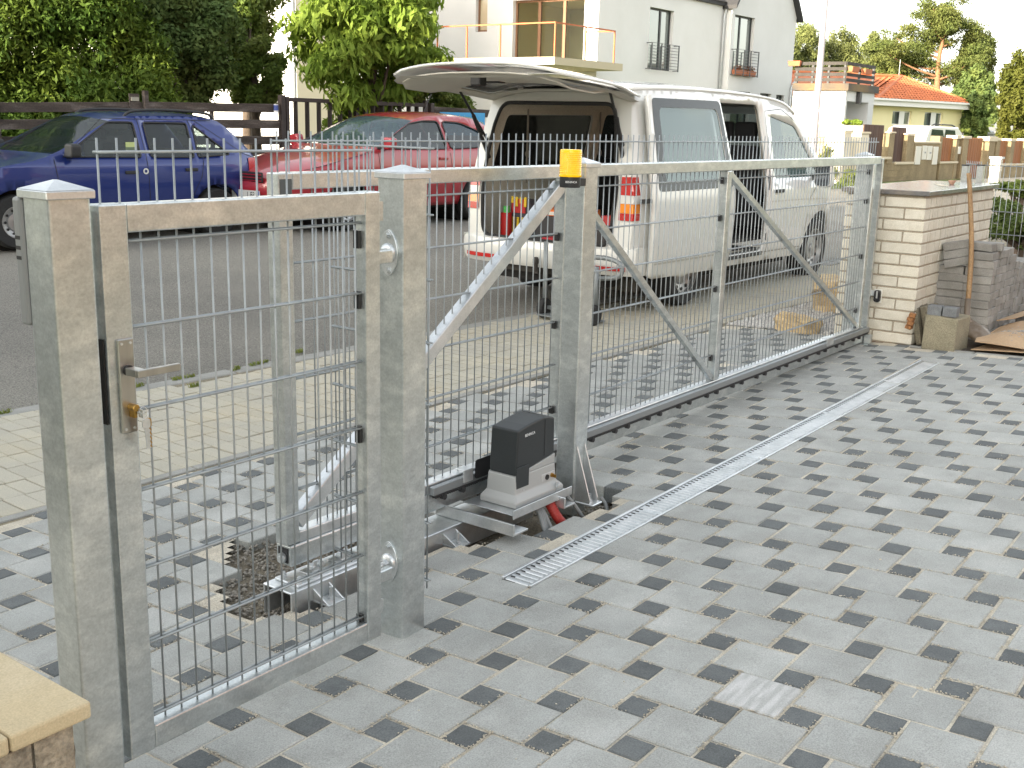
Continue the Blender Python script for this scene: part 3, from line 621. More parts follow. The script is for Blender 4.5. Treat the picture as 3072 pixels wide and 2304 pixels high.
for k, dx in enumerate((-.055, -.075, -.04, -.095)):
    b = MB(); c_ = [Vector((3.66+dx*.5, 2.57, .099)), Vector((3.655+dx*.6, 2.515, .05)), Vector((3.665+dx, 2.47-.006*k, -.02)), Vector((3.72+dx*.6, 2.445, -.062)), Vector((3.80+dx*.3, 2.44+.004*k, -.085)), Vector((3.92, 2.46, -.1))]
    b.tube(spline(c_), .0085, 8); tag(part('cable', b, CAB, None, smooth=True), ('grey cable nearest to the red hose, looping under the motor', 'second grey cable from the red hose, looping under the motor', 'thin grey cable lying closest of all against the hose loop', 'outermost grey cable of the bundle under the gate motor')[k], 'cable', 'grey cables looping under the motor')
b = MB(); c_ = [Vector((3.80, 2.53, .09)), Vector((3.83, 2.49, .03)), Vector((3.86, 2.46, -.03)), Vector((3.92, 2.44, -.07)), Vector((3.99, 2.425, -.055)), Vector((4.02, 2.45, -.01)), Vector((4.015, 2.475, .02))]
b.tube(spline(c_), .0085, 8); tag(part('cable', b, CAB, None, smooth=True), 'grey cable curling up round the foot of the guide post', 'cable')
# ---------------------------------------------------------------- right side: brick pier, stacks, tools; left: capped wall
BRK = mat('cream_brick', (.60, .57, .49), .85, col2=(.53, .495, .41), ns=12, per=.06, bump=.4, bs=120, grain=(150, .1), bd=.002)
MORT = mat('mortar', (.33, .285, .22), .95, grain=(150, .25), bump=.6, bs=140)
GRAN = mat('granite_cap', (.10, .10, .105), .16, col2=(.16, .155, .15), ns=6, grain=(260, .25), col3=(.24, .2, .16), ns3=3)
bp = thing('brick_pier', 'low pier of cream bricks under a dark polished stone cap', 'brick pier', (8.275, 2.47, gz(8.3, 2.5)))
BX0, BX1, BY0, BY1, BZ0, CH = 8.275, 10.14, 2.47, 3.06, .085, .0835
b = MB(); b.box((BX0+.008, BY0+.008, .02), (BX1-.008, BY1-.008, 1.185)); part('mortar_core', b, MORT, bp)
def brick_mesh(l, w, h, mt): 
    b = MB(); i = .004
    b.rings([[(-l/2+i, -w/2+i, -h/2), (l/2-i, -w/2+i, -h/2), (l/2-i, w/2-i, -h/2), (-l/2+i, w/2-i, -h/2)], [(-l/2, -w/2, -h/2+i), (l/2, -w/2, -h/2+i), (l/2, w/2, -h/2+i), (-l/2, w/2, -h/2+i)],
             [(-l/2, -w/2, h/2-i), (l/2, -w/2, h/2-i), (l/2, w/2, h/2-i), (-l/2, w/2, h/2-i)], [(-l/2+i, -w/2+i, h/2), (l/2-i, -w/2+i, h/2), (l/2-i, w/2-i, h/2), (-l/2+i, w/2-i, h/2)]]); return b.mesh('brick', mt)
bricks = {}
def brick(cx, cy, cz, lx, ly):
    k = (round(lx, 3), round(ly, 3))
    if k not in bricks: bricks[k] = brick_mesh(lx, ly, .0705, BRK)
    piece('brick', bricks[k], bp, (cx+random.gauss(0, .0012), cy+random.gauss(0, .0012), cz), (0, 0, random.gauss(0, .004)))
for r_ in range(13):
    z = BZ0+.005+CH*(r_+.5)
    if r_ % 2 == 0: ys = [(BY0, .29), (BY0+.302, .288)]
    else: ys = [(BY0, .14), (BY0+.152, .29), (BY0+.454, .136)]
    for y, l in ys: brick(BX0+.06, y+l/2, z, .12, l)
    x = BX0+(.132 if True else 0); k = 0
    while x < BX1-.03:
        w = (.112, .118, .112, .128)[(k*7+r_*3) % 4]
        if (k+r_*5) % 9 == 4: w = .05
        w = min(w, BX1-x)
        if x == BX0+.132 and r_ % 2: w = .05
        brick(x+w/2, BY0+.06, z, w, .12); x += w+.012; k += 1
b = MB(); b.box((BX0-.03, BY0-.028, 1.188), (BX1+.04, BY1+.03, 1.222)); part('cap_slab', b, GRAN, bp, bevel=.004, seg=2)
WOODD = mat('old_wood', (.16, .085, .04), .8, col2=(.09, .05, .026), ns=30, stretch=(1, 1, .1), grain=(120, .3))
b = MB(); b.box((BX0-.006, BY0-.02, .062), (BX0+.006, BY1, .084)); part('base_strip', b, mat('rust_strip', (.13, .055, .025), .9), bp)
tb = thing('terracotta_dish', 'small terracotta dish on top of the polished stone cap', 'dish', (8.9, 2.95, 1.222)); q = onZ(2855, 553, 1.224)
b = MB(); b.lathe((q[0], q[1], 1.2225), (0, 0, 1), [(.016, 0), (.027, .024), (.03, .024), (.03, .034), (.025, .034), (.014, .01), (0, .009)], 18, cap=False); part('bowl', b, mat('terracotta', (.42, .26, .19), .9, grain=(80, .2)), tb, smooth=True, sharp=40)
q = onZ(2825, 556, 1.2235); b = MB(); m = Matrix.Translation(Vector(q)) @ Matrix.Rotation(.5, 4, 'Z'); b.box((-.12, -.03, .0003), (.12, .03, .0013), m); tag(part('paper_strip', b, mat('paper', (.62, .55, .42), .8)), 'torn strip of pale paper lying on the polished stone cap', 'paper')
pc = thing('photocell', 'black photocell in a white plate on the brick pier beside the gate end', 'photocell', (8.262, 2.62, .6))
c7 = lambda x, y: (2500+x/3.867, 750+y/3.867)
a = onX(*c7(480, 450), 8.272); c = onX(*c7(556, 615), 8.272)
b = MB(); b.box((8.262, c[1], c[2]), (8.2738, a[1], a[2])); part('backing_plate', b, mat('plate_white', (.7, .69, .64), .5), pc, bevel=.002)
a = onX(*c7(490, 458), 8.262); c = onX(*c7(548, 606), 8.262)
b = MB(); pts = rpoly([(c[1], c[2]), (a[1], c[2]), (a[1], a[2]), (c[1], a[2])], .02, 4); b.prism(pts, lambda u, v: (8.2618, u, v), (-.03, 0, 0)); hs = part('housing', b, mat('photocell_black', (.012, .012, .013), .12), pc, bevel=.004, seg=2)
b = MB(); cy_ = (a[1]+c[1])/2; b.box((8.2305, cy_-.006, c[2]+.03), (8.2315, cy_+.006, c[2]+.085)); part('lens', b, mat('lens_grey', (.35, .35, .34), .3), hs)
b = MB(); b.box((8.2365, a[1]+.0005, a[2]-.045), (8.24, 2.80, a[2]-.003)); part('bracket', b, GALV2, pc)
# stack of paving blocks
ST = mat('stacked_block', (.265, .26, .245), .88, col2=(.20, .195, .18), ns=7, per=.13, bump=.35, bs=130, grain=(190, .18), bd=.002)
STD = mat('stacked_block_dark', (.17, .18, .185), .85, col2=(.13, .135, .14), ns=10, per=.1, grain=(200, .2), bump=.3, bs=140)
sk = thing('paver_stack', 'tall stack of grey paving blocks between the brick pier and the shovel', 'stack of blocks', (9.1, 2.2, gz(9, 2.2)))
BK = brick_mesh(.0985, .1985, .0600, ST); BK.name = 'paving_block'
BKx = brick_mesh(.1985, .0985, .0600, ST); BKx.name = 'paving_block'
SX, SZ0 = 8.78, .105
for r_ in range(11):
    z = SZ0+.0300+.0608*r_
    for cx in range(9):
        for cy in range(2):
            if cy == 1 and cx > 0: continue
            if cy == 1 and r_ > 8: continue
            if r_ >= 11-max(0, cx-5): continue
            j = .010 if cy == 0 else .016
            ox = .006*math.sin(r_*2.1+cy)+(.02 if (cy == 1 and r_ in (3, 4)) else 0)
            x = SX+.05+cx*.1005-ox+random.gauss(0, .004); y = 2.18+cy*.2+random.gauss(0, j*.4)
            piece('paving_block', BK, sk, (x, y, z+random.gauss(0, .0008)), (0, 0, random.gauss(0, .03)))
for k in range(3): piece('paving_block', BK, sk, (SX+.02+.01*k, 2.335+.012*k, SZ0+.0608*9.55+.061*k), (-.27+.02*k, 0, .10))
piece('paving_block', BK, sk, (SX+.06, 2.20, SZ0+.0608*11+.036), (.04, 0, -.1))
piece('paving_block', BK, sk, (SX+.18, 2.17, SZ0+.0608*11+.031), (0, 0, .1))
sk2 = thing('paver_stack', 'lower stack of grey paving blocks seen end on, in front of the mesh fence', 'stack of blocks', (9.9, 1.95, gz(9.9, 2)))
for r_ in range(7):
    for cx in range(5):
        if r_ >= 7-max(0, cx-3): continue
        piece('paving_block', BK, sk2, (9.74+.05+cx*.1005+random.gauss(0, .004), 2.19+random.gauss(0, .006), gz(9.9, 2)+.06+.03+.0608*r_), (0, 0, random.gauss(0, .03)))
b = MB(); z0 = gz(8.3, 2.25)-.02; b.rings([[(8.205, 2.375, z0), (8.18, 2.135, z0), (8.46, 2.115, z0), (8.47, 2.36, z0)], [(8.215, 2.372, z0+.262), (8.20, 2.137, z0+.248), (8.465, 2.118, z0+.25), (8.475, 2.358, z0+.262)]])
tag(part('concrete_block', b, mat('sandy_concrete', (.26, .235, .165), .95, col2=(.20, .18, .125), ns=7, bump=.6, bs=60, grain=(130, .25)), None, bevel=.008), 'sandy coloured concrete block on the paving edge, two dark stones on top', 'concrete block')
DK = mat('cube_stone', (.15, .16, .165), .8, col2=(.11, .115, .12), ns=20, per=.12, bump=.35, bs=120, grain=(180, .25))
DS = tile_mesh('cube_stone', .096, .068, DK)
for k, (x, y, rz) in enumerate(((8.262, 2.315, .12), (8.262, 2.205, .06))):
    o = link(bpy.data.objects.new('cube_stone', DS)); o.location = (x, y, z0+.256+.069); o.rotation_euler = (.03, .02, rz); tag(o, ('dark cube stone on the concrete block, the one nearer the brick pier', 'dark cube stone on the concrete block, the one nearer the shovel')[k], 'paving stone', 'dark cube stones on the concrete block')
SLABM = mat('weathered_slab', (.23, .205, .15), .95, col2=(.16, .145, .105), ns=10, bump=.6, bs=60, grain=(110, .3))
for k in range(2):
    b = MB(); m = Matrix.Translation((8.375+.05*k, 2.425-.004*k, gz(8.35, 2.42)-.005)) @ Matrix.Rotation(-.02, 4, 'Z') @ Matrix.Rotation(R(-14), 4, 'X')
    b.box((-.055+.0*k, -.022-.058*k, 0), (.20, .020-.045*k, .285-.012*k), m); tag(part('slab', b, SLABM, None, bevel=.006), ('weathered sandstone slab leaning directly on the brick pier', 'outer weathered slab leaning beside the sandy concrete block')[k], 'slab', 'weathered slabs leaning on the pier')
wd = thing('timber_offcuts', 'small bundle of orange brown timber offcuts at the foot of the brick pier', 'timber', (8.25, 2.49, .2))
for k in range(4):
    b = MB(); m = Matrix.Translation((8.262, 2.478-.004*k, .222+.030*k)) @ Matrix.Rotation(.15*(k % 2), 4, 'Z') @ Matrix.Rotation(.2, 4, 'X'); b.box((-.06, -.014, 0), (.0, .030, .027), m); part('offcut', b, mat('timber', (.32, .15, .055), .8, col2=(.2, .085, .03), ns=40, grain=(100, .2)), wd, bevel=.002)
# shovel leaning on the stack
sv = thing('shovel', 'rusty shovel with a long bare wooden handle leaning on the block stack', 'shovel', (8.62, 2.12, gz(8.6, 2.1)))
t0 = onX(2906, 520, 8.86); t1 = onX(2900, 955, 8.60)
mid = [Vector(t0), Vector(onX(2911, 600, 8.82)), Vector(onX(2914, 760, 8.73)), Vector(t1)]
b = MB(); b.tube(spline(mid, 8), .0185, 10, lambda t: .0195-.003*(1-t)); part('handle', b, mat('ash_handle', (.30, .19, .09), .65, col2=(.2, .12, .055), ns=25, stretch=(1, 1, .15), grain=(90, .2)), sv, smooth=True)
e = Vector(onX(2950, 1022, 8.42)); d_ = (e-Vector(t1)); side_ = Vector((.25, -.97, .0)).normalized(); up_ = side_.cross(d_).normalized()
b = MB(); V = []; nu, nv = 9, 7
for i in range(nu):
    u = i/(nu-1); w = .105*min(1, .45+u*1.6)*(1-max(0, u-.6)*1.2)
    for j in range(nv): v = j/(nv-1)*2-1; V.append(Vector(t1)+d_*(u*1.02-.02)+side_*w*v+up_*(-.03*(1-v*v)+.015))
b.add(V, [(i*nv+j, i*nv+j+1, (i+1)*nv+j+1, (i+1)*nv+j) for i in range(nu-1) for j in range(nv-1)])
solid(part('blade', b, mat('worn_steel', (.24, .20, .16), .5, .6, (.16, .12, .085), 20), sv, smooth=True), .004)
b = MB(); b.tube([Vector(t1)+(Vector(mid[2])-Vector(t1))*.3, Vector(t1), Vector(t1)+d_*.25], .022, 10); part('socket', b, mat('shovel_socket', (.2, .165, .13), .55, .6), sv, smooth=True)
# cardboard with gravel
CARD = mat('cardboard', (.42, .30, .19), .9, col2=(.36, .25, .15), ns=4, grain=(60, .08), col3=(.3, .2, .12), ns3=3)
cb = thing('cardboard', 'flattened cardboard box lying on the soil beside the shovel with gravel on it', 'cardboard', (8.7, 1.9, gz(8.7, 1.9)))
def cardz(x, y): return gz(x, y)+.045+.05*sm(8.25, 8.6, x)*sm(2.1, 1.9, y)+.02*math.sin(x*7+y*3)
def card(name, poly, fn, lab=None):
    o = part(name, sheet(poly, [], fn, .07), CARD, cb, label=lab); solid(o, .005, 1); return o
card('top_flap', [(8.27, 2.02), (8.22, 1.2), (9.2, 1.1), (9.35, 1.6), (9.0, 2.03), (8.62, 2.08)], lambda u, v: (u, v, cardz(u, v)))
card('bottom_flap', [(8.26, 2.04), (8.20, 1.1), (9.1, 1.1), (8.7, 1.95)], lambda u, v: (u, v, gz(u, v)+.012+.01*math.sin(v*5)))
card('side_flap', [(8.95, 2.05), (9.5, 1.98), (9.48, 1.88), (9.0, 1.93)], lambda u, v: (u, v, cardz(8.95, v)+.05+.1*(v-1.88)))
def cg(r):
    x, y = r.normal(8.68, .13), r.normal(1.60, .16)
    if not (8.3 < x < 9.1 and 1.2 < y < 1.95): return None
    return np.array([x, y, cardz(x, y)+.004+max(0, .02*(1-((x-8.68)/.2)**2-((y-1.6)/.25)**2))*r.random()])
stones('gravel_heap', 1300, cg, .003, .008, STONEM, 11)
# rocks in the gravel bed
ROCK = mat('sandstone_rock', (.52, .40, .23), .9, col2=(.40, .30, .17), ns=7, bump=.8, bs=18, grain=(60, .2), bd=.02, col3=(.58, .47, .3), ns3=4)
def rock(px, py, sx, sy, sz, rz, label, seed):
    g = onZ(px, py, .05); bm = bmesh.new(); bmesh.ops.create_cube(bm, size=1); bmesh.ops.subdivide_edges(bm, edges=bm.edges, cuts=3, use_grid_fill=True)
    for v in bm.verts:
        n = noise.noise_vector(v.co*2.3+Vector((seed, 0, 0))); n2 = noise.noise_vector(v.co*6+Vector((0, seed, 0))); q = v.co*(1-.12*(v.co.length-.5))+n*.16+n2*.04; v.co = Vector((q.x*sx, q.y*sy, q.z*sz))
    me = bpy.data.meshes.new('rock'); bm.to_mesh(me); bm.free(); me.materials.append(ROCK); o = link(bpy.data.objects.new('rock', me)); o.location = (g[0], g[1]+.1, gz(g[0], g[1])+sz*.34); o.rotation_euler = (.05, .06, rz); tag(o, label, 'rock', 'sandstone rocks in the gravel bed')
rock(2430, 1000, .18, .34, .14, -.35, 'flat ochre sandstone rock alone on the pale gravel bed', 1.3)
rock(2545, 930, .75, .42, .30, .3, 'larger rough ochre rock behind the gate end stile', 4.1)
rock(2600, 960, .35, .22, .22, .8, 'small brownish rock half hidden behind the end stile', 7.7)
# mesh fence behind the stacks
mf = thing('mesh_fence', 'galvanised wire mesh fence behind the block stacks', 'fence', (10.3, 2, gz(10, 2)))
pA = onX(2893, 500, 10.75); 
FXm = 10.62; zf = gz(10, 2.5)
def fpost(px, X):
    p_ = onX(px, 497, X); b = MB(); b.box((X-.03, p_[1]-.03, zf-.1), (X+.03, p_[1]+.03, p_[2])); part('fence_post', b, GALV, mf, bevel=.003); b = MB(); b.box((X-.034, p_[1]-.034, p_[2]), (X+.034, p_[1]+.034, p_[2]+.01)); part('post_lid', b, BLACK, mf); return p_
qa = fpost(2899, 10.9); qb = fpost(2944, 10.66)
ztop = qb[2]+.035
y = qb[1]; k = 0
ys_ = [qb[1]-.05*i for i in range(0, 44)]
b = MB(); b.cyl((0, 0, 0), (0, 0, ztop-zf), .0027, 6); wm = b.mesh('mesh_wire', ROD, True)
for yy in ys_: piece('mesh_wire', wm, mf, (10.655, yy, zf))
for i in range(7):
    b = MB(); z = ztop-.03-.2*i; b.cyl((10.65, ys_[0]+.02, z), (10.65, ys_[-1], z), .0045, 6); part('mesh_rod', b, ROD, mf, smooth=True)
for i in range(9):
    t = i/8; piece('mesh_wire', wm, mf, (10.9-.24*t*1.0, qa[1]+(qb[1]-qa[1])*t, zf))
for i in range(7):
    b = MB(); z = ztop-.03-.2*i; b.cyl((10.9, qa[1], z), (10.66, qb[1], z), .0045, 6); part('mesh_rod', b, ROD, mf, smooth=True)
# low wall with sandstone cap, bottom left
CAPM = mat('sandstone_cap', (.50, .41, .255), .85, col2=(.43, .355, .225), ns=7, bump=.25, bs=80, grain=(220, .12), col3=(.56, .48, .33), ns3=3)
lw = thing('low_wall', 'low stone wall with a sand coloured cap beside the lock post', 'wall', (1.0, 2.02, -.05))
def capslab(x0, x1):
    b = MB(); b.box((x0, 1.845, .462), (x1, 2.235, .4985)); part('cap_stone', b, CAPM, lw, bevel=.006, seg=2)
capslab(.948, 1.115); capslab(.62, .944); capslab(.28, .616); capslab(-.1, .276)
b = MB(); b.box((-.1, 1.872, -.1), (1.085, 2.205, .461)); part('wall_core', b, MORT, lw)
SPL = mat('split_stone', (.30, .255, .19), .95, col2=(.17, .145, .11), ns=14, bump=1, bs=24, grain=(90, .3), bd=.02, per=.1, stretch=(1, 1, .5))
def splitface(x0, z0, x1, z1):
    b = sheet([(x0, z0), (x1, z0), (x1, z1), (x0, z1)], [], lambda u, v: (u, 1.872-.010-.012*abs(noise.noise((u*14, v*14, 3)))*min(1, 60*min(u-x0, x1-u, v-z0, z1-v)), v), .03); part('split_stone', b, SPL, lw)
for r_ in range(4):
    x = -.1-.1*(r_ % 2)
    while x < 1.085: x1 = min(1.088, x+.2); splitface(max(-.1, x), -.08+r_*.135, x1-.006, -.08+r_*.135+.13); x += .2
for r_ in range(4):
    b = sheet([(1.875, -.08+r_*.135), (2.2, -.08+r_*.135), (2.2, .05+r_*.135), (1.875, .05+r_*.135)], [], lambda u, v: (1.087+.012*abs(noise.noise((u*14, v*14, 5))), u, v), .03); part('split_stone', b, SPL, lw)
# ---------------------------------------------------------------- vehicles
def lerp(pts, t):
    if t <= pts[0][0]: return pts[0][1]
    for (a, u), (b, v) in zip(pts[:-1], pts[1:]):
        if t <= b: return u+(v-u)*(t-a)/(b-a)
    return pts[-1][1]
def paint(name, col, coat=1., rough=.35): return mat(name, col, rough, 0, coat=coat, spec=.5)
WHITE = paint('white_paint', (.66, .655, .615)); BLUE = mat('blue_paint', (.012, .028, .16), .32, .25, coat=.9); RED = mat('red_paint', (.30, .012, .022), .35, .1, coat=.9)
GLASS_D = glassy('tinted_glass', (.02, .03, .03), .55); GLASS_V = glassy('van_glass', (.045, .10, .10), .78); GLASS_K = glassy('privacy_glass', (.006, .006, .006), .995, .25)
RLAMP = mat('red_lamp', (.45, .012, .008), .12, coat=1); OLAMP = mat('orange_lamp', (.75, .23, .01), .12, coat=1); CLAMP = mat('clear_lamp', (.62, .60, .56), .1, coat=1)
LINER = mat('beige_liner', (.60, .56, .47), .9, grain=(60, .1)); SEAT = mat('seat_cloth', (.02, .02, .022), .9); RIM = mat('steel_rim', (.36, .36, .36), .35, .7); TRIM = mat('black_trim', (.02, .021, .022), .6)
def wheel(t, x, y, r, w, side, rimr=.62, holes=14, name='wheel', hr=.80):
    s = -1 if side < 0 else 1; c = (x, y, r); ax = (0, s, 0)
    b = MB(); b.lathe(c, ax, [(r*rimr, -w/2), (r*.93, -w/2), (r*.985, -w*.40), (r, -w*.25), (r, w*.25), (r*.985, w*.40), (r*.93, w/2), (r*rimr, w*.46), (r*rimr, -w/2)], 36, cap=False); wl = part(name, b, RUBBER, t, local=True, smooth=True, sharp=50)
    b = MB(); R_ = r*rimr; b.lathe(c, ax, [(R_*1.0, w*.47), (R_*.96, w*.47), (R_*.92, w*.30), (R_*.62, w*.22), (R_*.55, w*.30), (R_*.22, w*.33), (.001, w*.33)], 36, cap=False); rm = part('rim', b, RIM, wl, local=True, smooth=True, sharp=35)
    b = MB()
    for k in range(holes):
        a = 2*math.pi*k/holes; p = Vector(c)+Vector((math.cos(a), 0, math.sin(a)))*R_*hr+Vector(ax)*(w*.262+w*.03); b.cyl(p, p+Vector(ax)*.002, R_*(.085 if holes > 8 else .15), 10)
    part('rim_hole', b, BLACK, rm, local=True, kind='stuff')
    b = MB(); b.lathe(c, ax, [(R_*.26, w*.33), (R_*.24, w*.40), (.001, w*.42)], 20, cap=False); part('hub_cap', b, RIM, rm, local=True, smooth=True, sharp=40)
    return wl
def arch(cx, cz, r, n=14): return [(cx+r*math.cos(math.pi-math.pi*k/n), cz+r*math.sin(math.pi*k/n)) for k in range(n+1)]
def skin(prof, f, crown, ny=14, bulge=None):
    """surface across the car from a side profile (list of x,z, edge first) with a crowned section"""
    b = MB(); n = ny+1
    for x, z in prof:
        h = f(x, z); c = crown(x, z); bx = bulge(x, z) if bulge else 0
        for j in range(n): s = -1+2*j/ny; b.v.append((x+bx*(1-s*s), h*s, z+c*(1-abs(s)**2.4)))
    for i in range(len(prof)-1):
        for j in range(ny): b.f.append((i*n+j, i*n+j+1, (i+1)*n+j+1, (i+1)*n+j))
    return b
def densep(pr, st=.1):
    o = []
    for (a, b), (c, d) in zip(pr[:-1], pr[1:]):
        n = max(1, int(math.hypot(c-a, d-b)/st)); o += [(a+(c-a)*k/n, b+(d-b)*k/n) for k in range(n)]
    return o+[pr[-1]]
def smoothp(pr, it=2):
    for _ in range(it):
        o = [pr[0]]
        for a, b in zip(pr[:-1], pr[1:]): o += [(a[0]*.75+b[0]*.25, a[1]*.75+b[1]*.25), (a[0]*.25+b[0]*.75, a[1]*.25+b[1]*.75)]
        pr = o+[pr[-1]]
    return pr
# ---- the white van
VANX, VANY, VANZ, VANR = 9.22, 5.76, .005, R(-.8)
van = thing('parked_van', 'white van with its tailgate raised and side door slid open at the kerb', 'van', (VANX, VANY, VANZ), VANR); van.scale = (1, 1, 1.0)
VW = [(.25, .88), (.42, .935), (.7, .952), (.95, .952), (1.08, .94), (1.2, .918), (1.5, .855), (1.8, .785), (1.95, .745)]
def vf(x, z):
    w = lerp(VW, z)
    if x > 2.9: w -= .42*((x-2.9)/1.)**2.3
    if x < -.55: w -= .05*min(1, (-.55-x)/.4)**2
    return w
VR = [(.42, -.98), (.6, -1.0), (.9, -.985), (1.3, -.95), (1.6, -.905), (1.86, -.84), (1.95, -.80)]
vxr = lambda z: lerp(VR, z)
vtop = smoothp([(3.80, .36), (3.86, .55), (3.82, .78), (3.62, .96), (3.10, 1.12), (2.36, 1.79), (2.10, 1.895), (1.4, 1.935), (.3, 1.945), (-.5, 1.93), (-.80, 1.91)], 2)
def vside(holes, sgn, name, lab=None):
    out = [(vxr(.44), .44), (-.47, .42)]+arch(0, .33, .42)+[(.46, .30), (2.50, .29)]+arch(2.95, .33, .42)+[(3.42, .34)]+densep(vtop, .09)+[(vxr(z), z) for z in (1.86, 1.7, 1.5, 1.3, 1.1, .9, .75, .6, .5)]
    b = sheet(out, holes, lambda u, v: (u, sgn*vf(u, v), v), .13); o = part(name, b, WHITE, van, local=True, smooth=True, sharp=40, label=lab); solid(o, .03, -1 if sgn > 0 else -1); return o
fw = rpoly([(1.70, 1.13), (2.86, 1.13), (2.70, 1.30), (2.36, 1.66), (1.76, 1.76)], .06, 4)
dooro = rrect(.62, .40, 1.54, 1.86, .08, 4)
qw = rpoly([(-.70, 1.14), (.86, 1.14), (.86, 1.72), (-.60, 1.70)], .07, 4)
mw_ = rpoly([(1.08, 1.12), (1.55, 1.12), (1.55, 1.74), (1.08, 1.73)], .07, 4)
vside([dooro, fw], -1, 'body_side'); vside([qw, mw_, fw], 1, 'body_side')
rp = [p for p in densep(vtop, .08)]
iw = min(range(len(rp)), key=lambda i: abs(rp[i][0]-3.10)+abs(rp[i][1]-1.12)); it_ = min(range(len(rp)), key=lambda i: abs(rp[i][0]-2.34)+abs(rp[i][1]-1.80))
crn = lambda x, z: .055*(1-sm(2.0, 2.5, x))+.05*sm(3.0, 3.3, x)*(1-sm(3.5, 3.85, x))
blg = lambda x, z: .20*sm(2.0, 2.5, x)+.12*sm(3.2, 3.8, x)
for nm, a, c, m_ in (('front_end', 0, iw, WHITE), ('windscreen', iw, it_, GLASS_V), ('roof', it_, len(rp)-1, WHITE)):
    o = part(nm, skin(rp[a:c+1], vf, crn, 16, blg), m_, van, local=True, smooth=True)
    if nm != 'windscreen': solid(o, .03, 1)
# rear frame with the open tail
def rmap(u, v): f = vf(vxr(v), v); return (vxr(v)-.045*(1-(u/f)**2), u, v)
ro = [(s*vf(vxr(z), z), z) for s, zs in ((1, (.50, .7, .9, 1.1, 1.3, 1.5, 1.7, 1.86, 1.91)), (-1, (1.91, 1.86, 1.7, 1.5, 1.3, 1.1, .9, .7, .50))) for z in zs]
rh = rpoly([(-.70, .60), (.70, .60), (.735, 1.1), (.66, 1.62), (.60, 1.80), (-.60, 1.80), (-.66, 1.62), (-.735, 1.1)], .12, 5)
o = part('rear_frame', sheet(ro, [rh], rmap, .1), WHITE, van, local=True, smooth=True, sharp=45)
b = MB(); pts = [Vector(rmap(*p))+Vector((-.012, 0, 0)) for p in dens(rh, .08)]; pts.append(pts[0]); b.tube(pts, .017, 8); part('tail_seal', b, RUBBER, van, local=True, smooth=True)
for s in (-1, 1):
    def lf(u, v, e=.012): 
        f = vf(vxr(v), v); q = rmap(s*min(u, f-.001), v); return Vector(q)+Vector((-e, s*e*.6, 0))
    segs = [(.835, .895, RLAMP), (.897, .975, OLAMP), (.977, 1.045, CLAMP), (1.047, 1.20, RLAMP)]; p_ = None
    for k, (z0, z1, m_) in enumerate(segs):
        b = MB(); n = 8; r0 = []
        us = [.765, .80, .83, .86, .89, .915, .93, .94]
        for z in (z0, (z0+z1)/2, z1): r0.append([lf(u, z) for u in us]+[Vector(lf(.94, z))+Vector((.05+.06*q, s*.006, 0)) for q in range(2)])
        nn = len(r0[0]); b.v = [tuple(v) for r_ in r0 for v in r_]; b.f = [(i*nn+j, i*nn+j+1, (i+1)*nn+j+1, (i+1)*nn+j) for i in range(2) for j in range(nn-1)]
        o = part('tail_lamp' if p_ is None else 'lamp_segment', b, m_, p_ or van, local=True, smooth=True)
        if p_ is None: p_ = o
# bumper, tow bar
def bmp(u, v): f = .955; x = -1.03-.06*(1-(abs(u)/f)**4)+.10*max(0, abs(u)/f-.8)*5*.5; return (x, u, v)
b = MB(); rows = [(.36, .03), (.40, -.0), (.52, -.015), (.585, .0), (.60, .035), (.605, .12)]; us = [-.955+1.91*k/24 for k in range(25)]
for z, dx in rows:
    for u in us: q = bmp(u, z); b.v.append((q[0]+dx, q[1], z))
for s in (-1, 1): pass
n = len(us); b.f = [(i*n+j, i*n+j+1, (i+1)*n+j+1, (i+1)*n+j) for i in range(len(rows)-1) for j in range(n-1)]; bu = part('rear_bumper', b, WHITE, van, local=True, smooth=True, sharp=50)
for s in (-1, 1):
    b = MB(); b.v = []; zs = (.36, .44, .52, .60); xs_ = (-.995, -.8, -.6, -.44)
    for z in zs:
        for x in xs_: b.v.append((x, s*(.957-.012*abs(z-.5)*4), z))
    b.f = [(i*4+j, i*4+j+1, (i+1)*4+j+1, (i+1)*4+j) for i in range(3) for j in range(3)]; part('bumper_corner', b, WHITE, bu, local=True, smooth=True)
    b = MB(); b.v = [Vector(bmp(s*u, z))+Vector((-.017, 0, 0)) for z in (.405, .44) for u in (.5, .6, .7, .8, .88)]; b.v = [tuple(v) for v in b.v]; b.f = [(j, j+1, j+6, j+5) for j in range(4)]; part('reflector', b, RLAMP, bu, local=True)
b = MB(); b.box((-1.0, -.65, .30), (-.90, .65, .36)); b.beam((-1.0, 0, .31), (-1.13, 0, .34), .05, .05); b.lathe((-1.13, 0, .34), (0, 0, 1), [(.02, 0), (.02, .05), (.027, .07), (.027, .10), (.018, .12), (.0, .122)], 14, cap=False); part('tow_bar', b, mat('tow_iron', (.05, .045, .04), .7, .4), van, local=True)
b = MB(); b.box((-.93, -.60, .22), (.3, .62, .36)); b.box((.3, -.70, .20), (2.6, .70, .30)); part('underbody', b, DARK, van, local=True)
b = MB(); b.cyl((-.62, -.2, .26), (-.62, -.75, .26), .09, 14); part('exhaust_silencer', b, mat('silencer', (.10, .095, .085), .7, .5), van, local=True, smooth=True, sharp=40)
